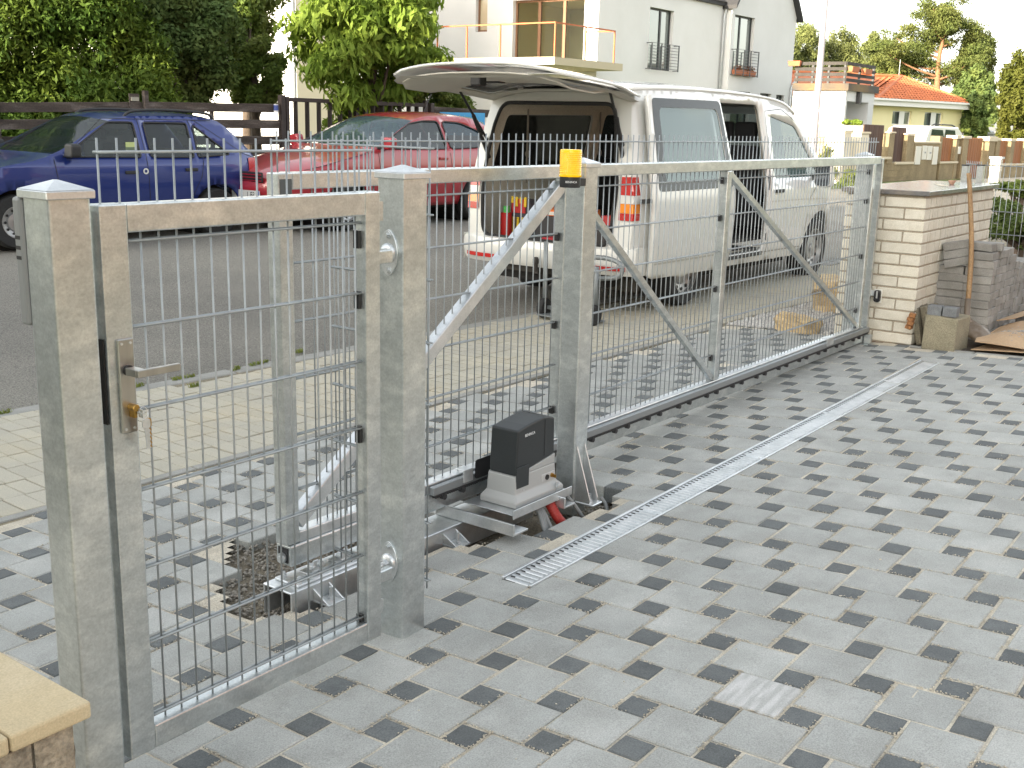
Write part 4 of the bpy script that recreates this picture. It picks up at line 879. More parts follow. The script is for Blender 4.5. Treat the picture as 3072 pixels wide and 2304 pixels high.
# cabin: floor, liner, seats
b = MB(); b.box((-.93, -.83, .50), (3.2, .83, .53)); part('load_floor', b, TRIM, van, local=True)
for s in (1, -1):
    hl = [qw, mw_] if s > 0 else [dooro]
    b = sheet([(-.86, .53), (2.1, .53), (2.1, 1.84), (-.78, 1.84)], hl, lambda u, v: (u, s*(vf(u, v)-.045), v), .2); part('side_liner', b, LINER, van, local=True, smooth=True)
b = MB(); b.add([(-.78, -.70, 1.86), (2.3, -.70, 1.86), (2.3, .70, 1.86), (-.78, .70, 1.86)], [(0, 1, 2, 3)]); part('roof_liner', b, mat('grey_liner', (.34, .33, .30), .9), van, local=True)
for nm, h in (('side_window', qw), ('side_window', mw_)): part(nm, sheet(h, [], lambda u, v: (u, vf(u, v)-.02, v), .25), GLASS_K, van, local=True, smooth=True)
for s in (1, -1): part('door_window', sheet(fw, [], lambda u, v: (u, s*(vf(u, v)-.012), v), .25), GLASS_V, van, local=True, smooth=True)
b = MB()
def seat(b, x, y0, y1, h0=.85, h1=1.45):
    b.box((x, y0, .6), (x+.5, y1, h0)); b.box((x-.05, y0, h0-.05), (x+.10, y1, h1))
    for k in range(2): yy = y0+(y1-y0)*(.25+.5*k); b.box((x-.04, yy-.12, h1+.04), (x+.05, yy+.12, h1+.24))
sb = MB(); seat(sb, .55, -.60, .60, .85, 1.25); part('bench_seat', sb, SEAT, van, local=True, bevel=.03, seg=3)
sb = MB(); seat(sb, 1.75, -.68, -.15); part('front_seat', sb, SEAT, van, local=True, bevel=.03, seg=3)
sb = MB(); seat(sb, 1.75, .15, .68); part('front_seat', sb, SEAT, van, local=True, bevel=.03, seg=3)
b = MB(); b.box((2.55, -.78, .55), (3.0, .78, 1.08)); part('dashboard', b, TRIM, van, local=True, bevel=.03)
b = MB(); b.tube([(2.43+.03*math.sin(t), .42+.19*math.cos(t), 1.08+.17*math.sin(t)) for t in [2*math.pi*k/20 for k in range(21)]], .014, 8); part('steering_wheel', b, BLACK, van, local=True)
for y, x in ((.80, -.30), (.80, .97)):
    b = MB(); b.box((x-.012, .80-.05, 1.05), (x+.012, .80-.045, 1.78)); b.cyl((x, .74, 1.33), (x, .75, 1.33), .035, 14); part('seat_belt', b, mat('belt', (.28, .26, .22), .7), van, local=True)
# side door, slid back outside the quarter panel
DX0, DX1 = -.80, .62
dout = rpoly([(DX0-.02, .33), (DX1+.01, .31), (DX1+.03, 1.1), (DX1-.03, 1.55), (DX1-.08, 1.90), (DX0+.06, 1.895), (DX0-.0, 1.5), (DX0-.05, 1.05)], .05, 3)
dwin = rpoly([(DX0+.15, 1.15), (DX1-.10, 1.15), (DX1-.16, 1.79), (DX0+.19, 1.785)], .07, 4)
dblk = rpoly([(DX0+.02, 1.08), (DX1-.02, 1.08), (DX1-.095, 1.865), (DX0+.09, 1.86)], .05, 4)
dm = lambda e: (lambda u, v: (u, -(vf(.5, v)+.085+e), v))
sd = part('sliding_door', sheet(dout, [dwin], dm(0), .12), WHITE, van, local=True, smooth=True, sharp=40); solid(sd, .05, -1)
part('window_band', sheet(dblk, [dwin], dm(.003), .12), mat('glass_band', (.012, .013, .015), .25, spec=.3), sd, local=True, smooth=True)
part('door_window', sheet(dwin, [], dm(-.004), .2), GLASS_V, sd, local=True, smooth=True)
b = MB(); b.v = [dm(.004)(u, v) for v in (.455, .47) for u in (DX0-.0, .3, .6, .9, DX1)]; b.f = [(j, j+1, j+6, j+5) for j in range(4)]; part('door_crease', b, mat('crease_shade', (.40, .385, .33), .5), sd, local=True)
b = MB(); b.box((DX0-.17, -1.0, .985), (DX0-.02, -.955, 1.02)); b.box((-.75, -.957, 1.0), (.55, -.945, 1.012)); part('door_rail', b, BLACK, van, local=True)
# seams, handle, mirror, sills
def seam(pts, e=.003, w=.006, s=-1):
    b = MB(); P = densep(pts, .08)
    for i, (x, z) in enumerate(P):
        a = Vector(P[min(i+1, len(P)-1)])-Vector(P[max(0, i-1)]); n_ = Vector((-a.y, a.x)).normalized()*w/2
        for q in (1, -1): u, v = x+n_.x*q, z+n_.y*q; b.v.append((u, s*(vf(u, v)+e), v))
    b.f = [(2*i, 2*i+1, 2*i+3, 2*i+2) for i in range(len(P)-1)]; return b
part('door_seam', seam([(1.62, .36), (1.60, 1.1), (1.66, 1.80), (2.05, 1.83), (2.40, 1.70), (2.95, 1.16), (2.60, .90), (2.52, .45)]), BLACK, van, local=True)
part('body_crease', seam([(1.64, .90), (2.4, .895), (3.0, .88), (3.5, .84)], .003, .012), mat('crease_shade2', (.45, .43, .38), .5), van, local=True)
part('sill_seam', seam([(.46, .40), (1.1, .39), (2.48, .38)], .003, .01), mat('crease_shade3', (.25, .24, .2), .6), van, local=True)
b = MB(); b.box((1.70, -.975, .985), (1.90, -.953, 1.02)); part('door_handle', b, TRIM, van, local=True, bevel=.006)
b = MB(); b.box((1.545, -.945, .95), (1.585, -.90, 1.16)); b.box((1.545, -.945, .50), (1.585, -.90, .72)); part('pillar_trim', b, TRIM, van, local=True, bevel=.01)
b = MB(); b.prism(rpoly([(-1.17, 1.02), (-.97, 1.02), (-.97, 1.33), (-1.15, 1.33)], .06, 4), lambda u, v: (2.62, u, v), (.10, 0, 0)); mr = part('wing_mirror', b, WHITE, van, local=True, bevel=.02, seg=2)
b = MB(); b.prism(rpoly([(-1.155, 1.035), (-.985, 1.035), (-.985, 1.315), (-1.14, 1.315)], .05, 4), lambda u, v: (2.618, u, v), (-.004, 0, 0)); part('mirror_glass', b, mat('mirror', (.04, .05, .06), .08, .3), mr, local=True)
b = MB(); b.beam((2.68, -.88, 1.12), (2.68, -.99, 1.12), .04, .05); part('mirror_arm', b, TRIM, mr, local=True)
b = MB(); b.box((.64, -.90, .40), (1.53, -.50, .432)); b.box((.64, -.93, .36), (1.53, -.80, .399)); part('door_step', b, TRIM, van, local=True)
b = MB(); b.prism([(3.37, .70), (3.42, .70), (3.43, .745), (3.38, .745)], lambda u, v: (u, -vf(u, v)-.004, v), (0, .003, 0)); part('side_repeater', b, CLAMP, van, local=True)
for x in (0, 2.95):
    for s in (-1, 1): wheel(van, x, s*.80, .328, .215, s, .66, 12)
# raised tailgate
def hat(u, s, e=0):
    """u across, s along from the hinge; e: offset normal (down positive)"""
    a = R(8.2); L = s; drop = .13*(s/1.3)**2.2+.06*sm(.15, 0, s)*0
    hw = .80+.12*sm(0, .55, s)
    zz = 1.955+L*math.sin(a)-drop*.55-.10*abs(u/hw)**3*1.0-e
    return (-.80-L*math.cos(a), u, zz)
HL = 1.31
ho = [(s*(.80+.13*sm(0, .55, t)), t) for s, ts in ((-1, [0, .2, .4, .6, .8, 1., 1.15]), (1, [1.15, 1., .8, .6, .4, .2, 0])) for t in ts]
ho = ho[:7]+[(-.87, 1.26), (-.74, HL), (.74, HL), (.87, 1.26)]+ho[7:]
hw_ = rpoly([(-.70, .14), (.70, .14), (.78, .60), (-.78, .60)], .08, 4)
tg = part('tailgate', sheet(ho, [hw_], lambda u, v: hat(u, v), .1), WHITE, van, local=True, smooth=True, sharp=50); solid(tg, .02, 1)
ins = [(u*.93, .05+v*.93) for u, v in ho]
inn = part('tailgate_lining', sheet(ins, [rpoly([(-.66, .17), (.66, .17), (.74, .57), (-.74, .57)], .07, 4)], lambda u, v: hat(u, v, .055+.035*sm(.62, .8, v)*sm(1.25, 1.1, v)), .08), LINER if False else mat('tailgate_inner', (.50, .48, .42), .6), tg, local=True, smooth=True); solid(inn, .012, -1)
part('rear_window', sheet(hw_, [], lambda u, v: hat(u, v, .03), .2), GLASS_K, tg, local=True, smooth=True)
b = MB(); P = [hat(u, v, .035) for u, v in ho]; Q = [hat(u*.93, .05+v*.93, .06) for u, v in ho]; n = len(ho); b.v = P+Q; b.f = [(i, (i+1) % n, n+(i+1) % n, n+i) for i in range(n)]; part('tailgate_edge', b, mat('tailgate_rim', (.48, .46, .41), .6), tg, local=True, smooth=True, sharp=30)
b = MB(); q = hat(0, 1.19, .13); b.box((q[0]-.05, q[1]-.05, q[2]-.03), (q[0]+.05, q[1]+.05, q[2]+.05)); part('tailgate_lock', b, BLACK, tg, local=True, bevel=.01)
b = MB(); q = hat(.1, .9, .10); b.box((q[0]-.05, q[1]-.12, q[2]-.012), (q[0]+.05, q[1]+.12, q[2]+.01)); part('tailgate_grip', b, BLACK, tg, local=True, bevel=.008)
for y in (-.42, .42):
    b = MB(); q = hat(y, .07, .03); b.beam((-.79, y, 1.90), q, .06, .03); part('tailgate_hinge', b, mat('hinge_iron', (.16, .15, .13), .6, .3), tg, local=True)
for s in (-1, 1):
    q = hat(s*.80, .48, .05); b = MB(); b.cyl(q, (-.90, s*.735, 1.42), .012, 10); b.cyl(Vector(q)*.55+Vector((-.90, s*.735, 1.42))*.45, (-.905, s*.735, 1.30), .019, 10); part('gas_strut', b, BLACK, tg, local=True)
# tools lying in the load bay
VM = WORLD[van.name]
def cargo(name, label, cat, lo, mb, mt, smooth=False, bevel=0, children=()):
    t = thing(name, label, cat, tuple(VM @ Vector(lo))); mb.xf(VM); part(children[0] if children else 'body', mb, mt, t, smooth=smooth, bevel=bevel); return t
def cp_(mb, nm, mt, t): mb.xf(VM); return part(nm, mb, mt, t)
fe = MB(); fe.cyl((-.80, .60, .531), (-.80, .60, .80), .055, 16); t = cargo('fire_extinguisher', 'red fire extinguisher with green top inside the open van', 'extinguisher', (-.8, .6, .53), fe, mat('ext_red', (.35, .012, .012), .3)); cp_(MB().cyl((-.80, .60, .801), (-.80, .60, .86), .03, 12), 'valve', mat('green_cap', (.08, .42, .10), .4), t)
t = cargo('tool_bag', 'red and black tool bag with yellow straps inside the open van', 'bag', (-.62, .50, .53), MB().box((-.74, .38, .531), (-.5, .62, .92)), mat('bag_dark', (.05, .05, .06), .8), bevel=.03)
cp_(MB().box((-.752, .42, .80), (-.741, .58, .93)), 'red_flap', mat('bag_red', (.40, .02, .02), .7), t); STRAP = mat('strap_yellow', (.60, .42, .02), .6)
for k in range(4): cp_(MB().box((-.764, .40+.05*k, .86+.03*(k % 2)), (-.753, .425+.05*k, .95)), 'strap', STRAP, t)
for k in range(3): cp_(MB().box((-.757, .44+.05*k, .62), (-.7415, .46+.05*k, .76)), 'strap', STRAP, t)
t = cargo('tool_case', 'black tool case with an orange lid inside the open van', 'tool case', (-.5, .1, .53), MB().box((-.68, -.12, .531), (-.3, .35, .79)), mat('case_dark', (.03, .03, .033), .6), bevel=.012)
cp_(MB().box((-.685, -.125, .791), (-.3, .36, .85)), 'lid', mat('case_orange', (.70, .16, .02), .5), t); cp_(MB().box((-.692, .02, .80), (-.686, .22, .83)), 'handle', mat('case_white', (.6, .58, .52), .5), t)
t = cargo('tape_reel', 'yellow measuring tape reel on the sill of the open van', 'tape', (-.86, -.28, .53), MB().cyl((-.86, -.30, .60), (-.82, -.22, .60), .068, 18), mat('reel_yellow', (.75, .68, .02), .4), smooth=False); cp_(MB().cyl((-.861, -.305, .60), (-.858, -.299, .60), .03, 12), 'hub', mat('hub_grey', (.3, .32, .33), .5), t)
t = cargo('carton', 'small cardboard carton beside the yellow tape reel in the van', 'box', (-.82, -.08, .53), MB().box((-.88, -.16, .531), (-.70, -.02, .60)), mat('carton_tan', (.42, .28, .16), .8)); cp_(MB().box((-.882, -.02, .531), (-.72, .12, .61)), 'red_pack', mat('pack_red', (.42, .02, .03), .5), t)
t = cargo('plastic_bag', 'crumpled white plastic bag standing in the van behind the tools', 'bag', (-.4, .3, .86), MB().add([(-.42, .12, .855), (-.42, .42, .855), (-.2, .42, .855), (-.2, .12, .855), (-.36, .2, 1.08), (-.3, .33, 1.12)], [(0, 3, 2, 1), (0, 1, 5, 4), (1, 2, 5), (2, 3, 4, 5), (3, 0, 4)]), mat('bag_white', (.45, .44, .40), .6))
t = cargo('crate', 'dark crate at the right of the van load bay', 'crate', (-.5, -.52, .53), MB().box((-.8, -.70, .531), (-.3, -.35, .76)), mat('crate_dark', (.035, .03, .03), .7), bevel=.01); cp_(MB().box((-.812, -.66, .68), (-.8015, -.52, .74)), 'sticker', STRAP, t); cp_(MB().box((-.78, -.6, .761), (-.6, -.45, .84)), 'red_tool', mat('tool_red', (.4, .02, .02), .5), t)
# hand truck behind the van
HT = mat('hand_truck_grey', (.21, .23, .235), .5, .4); ht = thing('hand_truck', 'grey tubular hand truck standing at the kerb behind the van', 'hand truck', (8.35, 5.75, -.1))
for (px, py, X_, lab) in ((1638, 785, 8.02, 0), (1790, 800, 7.88, 1)):
    top = onX(px, py-60 if lab == 0 else py, X_); bot = onX(px-4, 930, X_)
    b = MB(); b.tube([top, (Vector(top)+Vector(bot))/2, bot], .021, 10); part('frame_tube', b, HT, ht, smooth=True)
a = onX(1660, 815, 8.02); c = onX(1860, 800, 7.88)
b = MB(); pts = [Vector(onX(x, y, 7.95)) for x, y in ((1668, 800), (1700, 778), (1760, 772), (1820, 775), (1858, 790), (1866, 815), (1850, 832), (1800, 836))]; b.tube(spline(pts, 5), .021, 10); part('handle_loop', b, HT, ht, smooth=True)
g1 = onX(1637, 920, 8.02); g2 = onX(1785, 945, 7.88)
b = MB(); b.beam(g1, g2, .03, .03); b.box((7.88, min(g1[1], g2[1]), g1[2]-.06), (8.05, max(g1[1], g2[1]), g1[2]-.05)); part('toe_plate', b, HT, ht)
for q, px in ((g1, 1622), (g2, 1783)):
    b = MB(); b.lathe((q[0]-.02, q[1], gz(q[0], q[1])+.085), (0, 1, 0), [(.03, -.03), (.08, -.03), (.088, -.015), (.088, .015), (.08, .03), (.03, .03)], 20, cap=True); part('wheel', b, RUBBER, ht, smooth=True, sharp=45)
# ---------------------------------------------------------------- the two parked cars
def car(t, P):
    W_, f0 = P['w'], P.get('nose', .18); xF, xR = P['xf'], P['xr']
    def f(x, z):
        w = lerp(W_, z)
        if x > xF-.75: w -= f0*min(1.2, (x-xF+.75)/.75)**2.4
        if x < xR+.45: w -= P.get('tail', .08)*min(1.2, (xR+.45-x)/.45)**2
        return w
    top = smoothp(P['top'], 2); wb, r = P['wb'], P['r']; ar = r+.055
    out = [(top[-1][0], top[-1][1]), (-.0-ar, P['sill']+.02)]+arch(0, r, ar)+[(ar+.02, P['sill']), (wb-ar-.02, P['sill'])]+arch(wb, r, ar)+[(wb+ar+.04, P['sill']+.02)]+densep(top, .07)[:-1]
    for s in (1, -1):
        o = part('body_side', sheet(out, P['win'], lambda u, v: (u, s*f(u, v), v), .11), P['mt'], t, local=True, smooth=True, sharp=40); solid(o, .02, -1)
    pr = densep(top, .07)
    def near(p): return min(range(len(pr)), key=lambda i: (pr[i][0]-p[0])**2+(pr[i][1]-p[1])**2)
    i0, i1, i2, i3 = near(P['ws0']), near(P['ws1']), near(P['rw0']), near(P['rw1'])
    cr = P['crown']; bl = P['bulge']
    for nm, a, c, m_ in (('bonnet', 0, i0, P['mt']), ('windscreen', i0, i1, P['glass']), ('roof', i1, i2, P['mt']), ('rear_window', i2, i3, P['glass']), ('tailgate', i3, len(pr)-1, P['mt'])):
        part(nm, skin(pr[a:c+1], f, cr, 18, bl), m_, t, local=True, smooth=True)
    # windscreen frame in black, glass in the sides with thin black frames
    for k, w in enumerate(P['win']):
        for s in (1, -1):
            part('side_window', sheet(w, [], lambda u, v: (u, s*(f(u, v)-.012), v), .2), P['sglass'], t, local=True, smooth=True)
            b = MB(); pts = [Vector((u, s*(f(u, v)-.001), v)) for u, v in dens(w, .1)]; pts.append(pts[0]); b.tube(pts, .010, 6); part('window_trim', b, TRIM, t, local=True, smooth=True)
    # interior
    b = MB(); b.box((xR+.25, -.6, P['sill']), (xF-.9, .6, P['sill']+.22)); b.box((P['ws0'][0]-.42, -.66, .6), (P['ws0'][0]-.05, .66, P['ws0'][1]-.02)); part('cabin_floor', b, DARK, t, local=True)
    for y in (-.36, .36):
        b = MB(); x = P['ws0'][0]-1.15; b.box((x, y-.24, .45), (x+.5, y+.24, .62)); b.box((x-.1, y-.23, .6), (x+.05, y+.23, 1.08)); b.box((x-.09, y-.11, 1.10), (x+.01, y+.11, 1.24)); part('seat', b, SEAT, t, local=True, bevel=.03, seg=2)
    b = MB(); b.box((P['ws0'][0]-1.95, -.58, .45), (P['ws0'][0]-1.75, .58, 1.02)); part('rear_seat', b, SEAT, t, local=True, bevel=.03, seg=2)
    b = MB(); b.box((xR+.1, -.62, .2), (xF-.15, .62, P['sill']+.05)); part('underbody', b, DARK, t, local=True)
    for x in (0, wb):
        for s in (1, -1): wheel(t, x, s*(P['track']), r, .18, s, .60, P['holes'], hr=.72)
        b = MB(); b.cyl((x, -.60, r), (x, .60, r), ar-.01, 18); part('wheel_arch', b, DARK, t, local=True)
    def seam2(pts, w=.007, e=.0025, s=1):
        b = MB(); Q = densep(pts, .08)
        for i, (x, z) in enumerate(Q):
            a = Vector(Q[min(i+1, len(Q)-1)])-Vector(Q[max(0, i-1)]); n_ = Vector((-a.y, a.x)).normalized()*w/2
            for q in (1, -1): b.v.append((x+n_.x*q, s*(f(x+n_.x*q, z+n_.y*q)+e), z+n_.y*q))
        b.f = [(2*i, 2*i+1, 2*i+3, 2*i+2) for i in range(len(Q)-1)]; return b
    for sm_ in P['seams']: part('door_seam', seam2(sm_), BLACK, t, local=True)
    for sm_ in P['strips']: part('side_strip', seam2(sm_, .035, .006), P.get('stripm', P['mt']), t, local=True)
    for hx, hz in P['handles']:
        b = MB(); y = f(hx, hz); b.box((hx-.08, y-.01, hz-.018), (hx+.08, y+.022, hz+.018)); part('door_handle', b, P.get('handm', TRIM), t, local=True, bevel=.006)
    mx, mz = P['mirror']; 
    for s in (1, -1):
        y = f(mx, mz); b = MB(); b.prism(rpoly([(y+.02, mz-.05), (y+.20, mz-.04), (y+.21, mz+.10), (y+.05, mz+.11)], .04, 4), lambda u, v: (mx-.04, s*u, v), (.12, 0, 0)); part('wing_mirror', b, P['mirm'], t, local=True, bevel=.03, seg=3)
    return f
def skinpt(top, f, cr, bl, i, s): x, z = top[i]; h = f(x, z); return Vector((x+bl(x, z)*(1-s*s), h*s, z+cr(x, z)*(1-abs(s)**2.4)))
# blue estate
bc = thing('parked_car', 'dark blue estate car with black roof rails parked by the plank fence', 'car', (8.80, 11.76, .20), R(175.4))
BP = dict(w=[(.2, .74), (.45, .80), (.75, .815), (.92, .80), (1.33, .635), (1.42, .58)], xf=3.25, xr=-.66, wb=2.45, r=.285, sill=.24, track=.71, mt=BLUE, glass=GLASS_D, sglass=glassy('clear_side_glass', (.05, .06, .06), .5), holes=10,
  top=[(3.24, .28), (3.27, .48), (3.22, .66), (3.05, .75), (2.60, .86), (2.05, .945), (1.28, 1.355), (1.05, 1.395), (.35, 1.41), (-.06, 1.385), (-.20, 1.33), (-.58, .96), (-.65, .75), (-.68, .52), (-.64, .28)],
  ws0=(2.05, .945), ws1=(1.28, 1.355), rw0=(-.18, 1.33), rw1=(-.55, .99), crown=lambda x, z: .05*(1-sm(1.2, 1.6, x))*sm(-.6, -.05, x)+.045*sm(1.9, 2.3, x)*(1-sm(2.9, 3.2, x)), bulge=lambda x, z: .12*sm(1.0, 1.4, x)*(1-sm(1.9, 2.2, x))+.13*sm(2.9, 3.2, x)-.10*(1-sm(-.55, -.2, x)),
  win=[rpoly([(1.90, .955), (.99, .945), (.99, 1.325), (1.30, 1.325)], .03, 3), rpoly([(.86, .945), (.30, .94), (.30, 1.325), (.86, 1.325)], .03, 3), rpoly([(.25, .94), (-.20, .97), (.22, 1.31)], .03, 3)],
  seams=[[(2.02, .93), (1.98, .6), (1.93, .30)], [(.925, 1.36), (.925, .9), (.90, .28)], [(.27, 1.36), (.18, .92), (.22, .72), (.34, .5), (.36, .26)], [(.20, 1.37), (-.40, .98), (-.58, .93)], [(1.92, .945), (1.36, 1.365), (-.05, 1.365)]], strips=[], handles=[(1.13, .78), (.36, .80)], mirror=(1.83, .99), mirm=TRIM)
BF = car(bc, BP)
for s in (1, -1):
    b = MB(); pts = [Vector((x, s*(BF(x, 1.40)-.03), z)) for x, z in ((1.05, 1.39), (1.0, 1.43), (.9, 1.455), (.6, 1.47), (.25, 1.465), (0, 1.445), (-.08, 1.42), (-.12, 1.38))]; b.tube(spline(pts, 4), .016, 8); part('roof_rail', b, TRIM, bc, local=True, smooth=True)
    b = MB(); b.v = []; zs = (.60, .70, .82, .93); xs_ = (-.46, -.54, -.62, -.68)
    for z in zs:
        for x in xs_: xx = max(x, lerp([(.5, -.675), (.75, -.645), (.96, -.58)], z)); b.v.append((xx-.003, s*(BF(xx, z)+.006)*(1 if x > -.65 else .95), z))
    b.f = [(i*4+j, i*4+j+1, (i+1)*4+j+1, (i+1)*4+j) for i in range(3) for j in range(3)]; part('tail_lamp', b, RLAMP, bc, local=True, smooth=True)
b = MB(); b.box((-.74, -.70, .36), (-.52, .76, .52)); bb = part('rear_bumper', b, mat('bumper_worn', (.05, .06, .09), .5), bc, local=True, bevel=.05, seg=3)
b = MB(); b.box((-.72, .42, .522), (-.50, .79, .60)); part('bumper_damage', b, mat('bare_filler', (.50, .46, .38), .8, col2=(.35, .32, .27), ns=12), bb, local=True, bevel=.03, seg=2, label='chalky pale patch on the corner of the bumper')
b = MB(); y = BF(.98, .79)+.004; b.lathe((.955, y, .79), (0, 1, 0), [(.018, 0), (.034, 0), (.034, .004), (.018, .004)], 16, cap=False); part('lock_ring', b, mat('sticker_white', (.6, .6, .57), .6), bc, local=True)
b = MB(); b.beam((2.02, .35, .985), (1.72, .62, 1.10), .012, .02); b.beam((2.05, -.25, .99), (1.72, .12, 1.13), .012, .02); part('wiper', b, BLACK, bc, local=True)
b = MB(); b.box((1.03, BF(1.05, 1.05)-.02, 1.02), (1.14, BF(1.05, 1.05)-.014, 1.11)); part('window_sticker', b, mat('sticker_green', (.45, .52, .22), .7), bc, local=True)
# red hatchback
rc_ = thing('parked_car', 'red three door hatchback parked between the blue car and the van', 'car', (12.42, 10.69, .272), R(178))
RP = dict(w=[(.2, .74), (.45, .81), (.75, .82), (.95, .80), (1.30, .655), (1.44, .57)], xf=3.22, xr=-.72, wb=2.44, r=.29, sill=.24, track=.715, mt=RED, glass=glassy('blue_tint_glass', (.06, .10, .12), .6), sglass=glassy('dark_side_glass', (.02, .028, .03), .8), holes=8, nose=.26, tail=.12,
  top=[(3.18, .25), (3.24, .45), (3.20, .60), (3.08, .72), (2.6, .86), (2.0, .975), (1.15, 1.36), (.85, 1.415), (.2, 1.425), (-.25, 1.37), (-.60, 1.10), (-.70, .90), (-.74, .60), (-.68, .28)],
  ws0=(2.0, .975), ws1=(1.15, 1.36), rw0=(-.25, 1.37), rw1=(-.58, 1.12), crown=lambda x, z: .05*(1-sm(1.2, 1.6, x))*sm(-.7, -.2, x)+.06*sm(1.8, 2.2, x)*(1-sm(2.8, 3.1, x)), bulge=lambda x, z: .16*sm(.9, 1.3, x)*(1-sm(1.9, 2.2, x))+.17*sm(2.7, 3.15, x)-.12*(1-sm(-.65, -.2, x)),
  win=[rpoly([(1.95, .99), (.62, .985), (.66, 1.345), (.95, 1.345), (1.22, 1.31)], .05, 4), rpoly([(.55, .985), (-.36, 1.02), (-.14, 1.22), (.22, 1.33), (.58, 1.345)], .07, 4)],
  seams=[[(1.93, .95), (1.90, .6), (1.84, .30)], [(.58, 1.0), (.54, .6), (.50, .30)], [(2.02, .955), (2.6, .845), (3.05, .74)]], strips=[[(1.85, .52), (.53, .53)]], handles=[(.72, .86)], mirror=(1.80, 1.03), mirm=RED, handm=RED)
RF = car(rc_, RP)
rtop = densep(smoothp(RP['top'], 2), .03)[:60]
def rfront(z, s_):
    x = min(rtop[:45], key=lambda p: abs(p[1]-z))[0]; return Vector((x+RP['bulge'](x, z)*(1-s_*s_), RF(x, z)*s_, z+RP['crown'](x, z)*(1-abs(s_)**2.4)))
for s in (1, -1):
    b = MB(); b.v = []
    for z in (.56, .60, .64, .68, .71):
        for k in range(7): b.v.append(tuple(rfront(z, s*(.60+.39*k/6))+Vector((.012, s*.006, .006))))
    b.f = [(i*7+j, i*7+j+1, (i+1)*7+j+1, (i+1)*7+j) for i in range(4) for j in range(6)]; part('headlight', b, CLAMP, rc_, local=True, smooth=True)
bx = lambda y: 3.36-.17*abs(y/.6)**2
b = MB(); b.box((3.34, -.28, .575), (3.365, .28, .70)); gl = part('grille', b, BLACK, rc_, local=True, bevel=.01)
for k in range(3):
    b = MB(); b.box((3.366, -.27, .592+.036*k), (3.374, .27, .604+.036*k)); part('grille_bar', b, RED, gl, local=True)
b = MB(); b.box((3.385, -.26, .37), (3.40, .26, .48)); pl = part('number_plate', b, mat('plate_white2', (.62, .63, .62), .5), rc_, local=True)
b = MB(); b.box((3.4005, .212, .371), (3.402, .259, .479)); part('plate_band', b, mat('plate_blue', (.02, .05, .35), .5), pl, local=True)
me = text_mesh('1SB 1045'[1:5], .10, BLACK)
for v in me.vertices: v.co = Vector((3.4015, .10-v.co.x*.85, .425+v.co.y))
o = link(bpy.data.objects.new('lettering', me)); o.parent = pl
b = MB(); b.tube([(.25, .0, 1.47), (.10, .0, 1.72)], .006, 6); part('aerial', b, BLACK, rc_, local=True)
b = MB(); b.box((-.80, -.72, .34), (-.60, .72, .50)); part('rear_bumper', b, RED, rc_, local=True, bevel=.05, seg=3)
# ---------------------------------------------------------------- fences, gate and plants across the road
WOODF = mat('weathered_plank', (.075, .058, .048), .9, col2=(.035, .027, .023), ns=14, stretch=(.35, .35, 2.2), grain=(60, .3), bump=.5, bs=40, col3=(.16, .135, .12), ns3=7, per=.18)
PAINTW = mat('brown_painted_wood', (.045, .032, .030), .7, col2=(.032, .023, .022), ns=6, grain=(70, .2))
def fl(px): # survey ray in column px meets the far fence line
    v = ray(px, 300); d = np.array([v[0], v[1]])/math.hypot(v[0], v[1]); s = 14.58/(d[1]+.14*d[0]); return np.array([d[0]*s, d[1]*s])
def fdepth(px): p = fl(px); return math.hypot(*p)
def fz(px, py): return at(px, py, fdepth(px))[2]
pf = thing('plank_fence', 'old dark horizontal plank fence behind the blue car', 'fence', (*fl(430), gz(*fl(430))))
fdir = Vector((1, -.14, 0)).normalized()
def plank(pxa, pya, pxb, pyb, h, off=0., nm='plank', t=pf, m=WOODF):
    a, c = fl(pxa), fl(pxb); za, zb = fz(pxa, pya), fz(pxb, pyb); n = Vector((-.14, -1, 0)).normalized()*off
    b = MB(); b.beam(Vector((a[0], a[1], za))+n, Vector((c[0], c[1], zb))+n, .024, h); part(nm, b, m, t, bevel=.004)
for k in range(6):
    dy = 51.5*k; plank(-330, 316+dy+8, 425, 320+dy*.985, .122, .012*(k % 2)); plank(437, 319+dy*.985, 838, 325+dy*.93, .122, .01*((k+1) % 2))
def fpost2(px, pyt, w, t=pf, m=WOODF, off=.05):
    p = fl(px); z1 = fz(px, pyt); n = Vector((-.14, -1, 0)).normalized()*off; b = MB(); b.box((p[0]+n.x-w/2, p[1]+n.y-w/2, gz(*p)-.1), (p[0]+n.x+w/2, p[1]+n.y+w/2, z1)); part('fence_post', b, m, t, bevel=.005)
fpost2(431, 272, .065, off=.05); fpost2(-20, 280, .065); fpost2(640, 335, .05, off=-.06)
dg = thing('slatted_gate', 'dark brown slatted double gate behind the red car', 'gate', (*fl(1060), gz(*fl(1060))))
fpost2(845, 285, .085, dg, PAINTW, 0); fpost2(1293, 309, .085, dg, PAINTW, 0)
for (pa, pb, ya, yb_) in ((860, 1068, 292, 301), (1096, 1276, 303, 310)):
    a, c = fl(pa), fl(pb)
    for (p0, p1) in ((pa, pb),):
        za, zb = fz(pa, ya), fz(pb, yb_); b = MB(); b.beam((a[0], a[1], za-.03), (c[0], c[1], zb-.03), .05, .06); part('gate_rail', b, PAINTW, dg, bevel=.004)
        b = MB(); b.beam((a[0], a[1], gz(*a)+.15), (c[0], c[1], gz(*c)+.15), .05, .06); part('gate_rail', b, PAINTW, dg, bevel=.004)
    for px in (pa, pb):
        p = fl(px); b = MB(); b.box((p[0]-.03, p[1]-.03, gz(*p)+.08), (p[0]+.03, p[1]+.03, fz(px, ya)+.01)); part('gate_stile', b, PAINTW, dg)
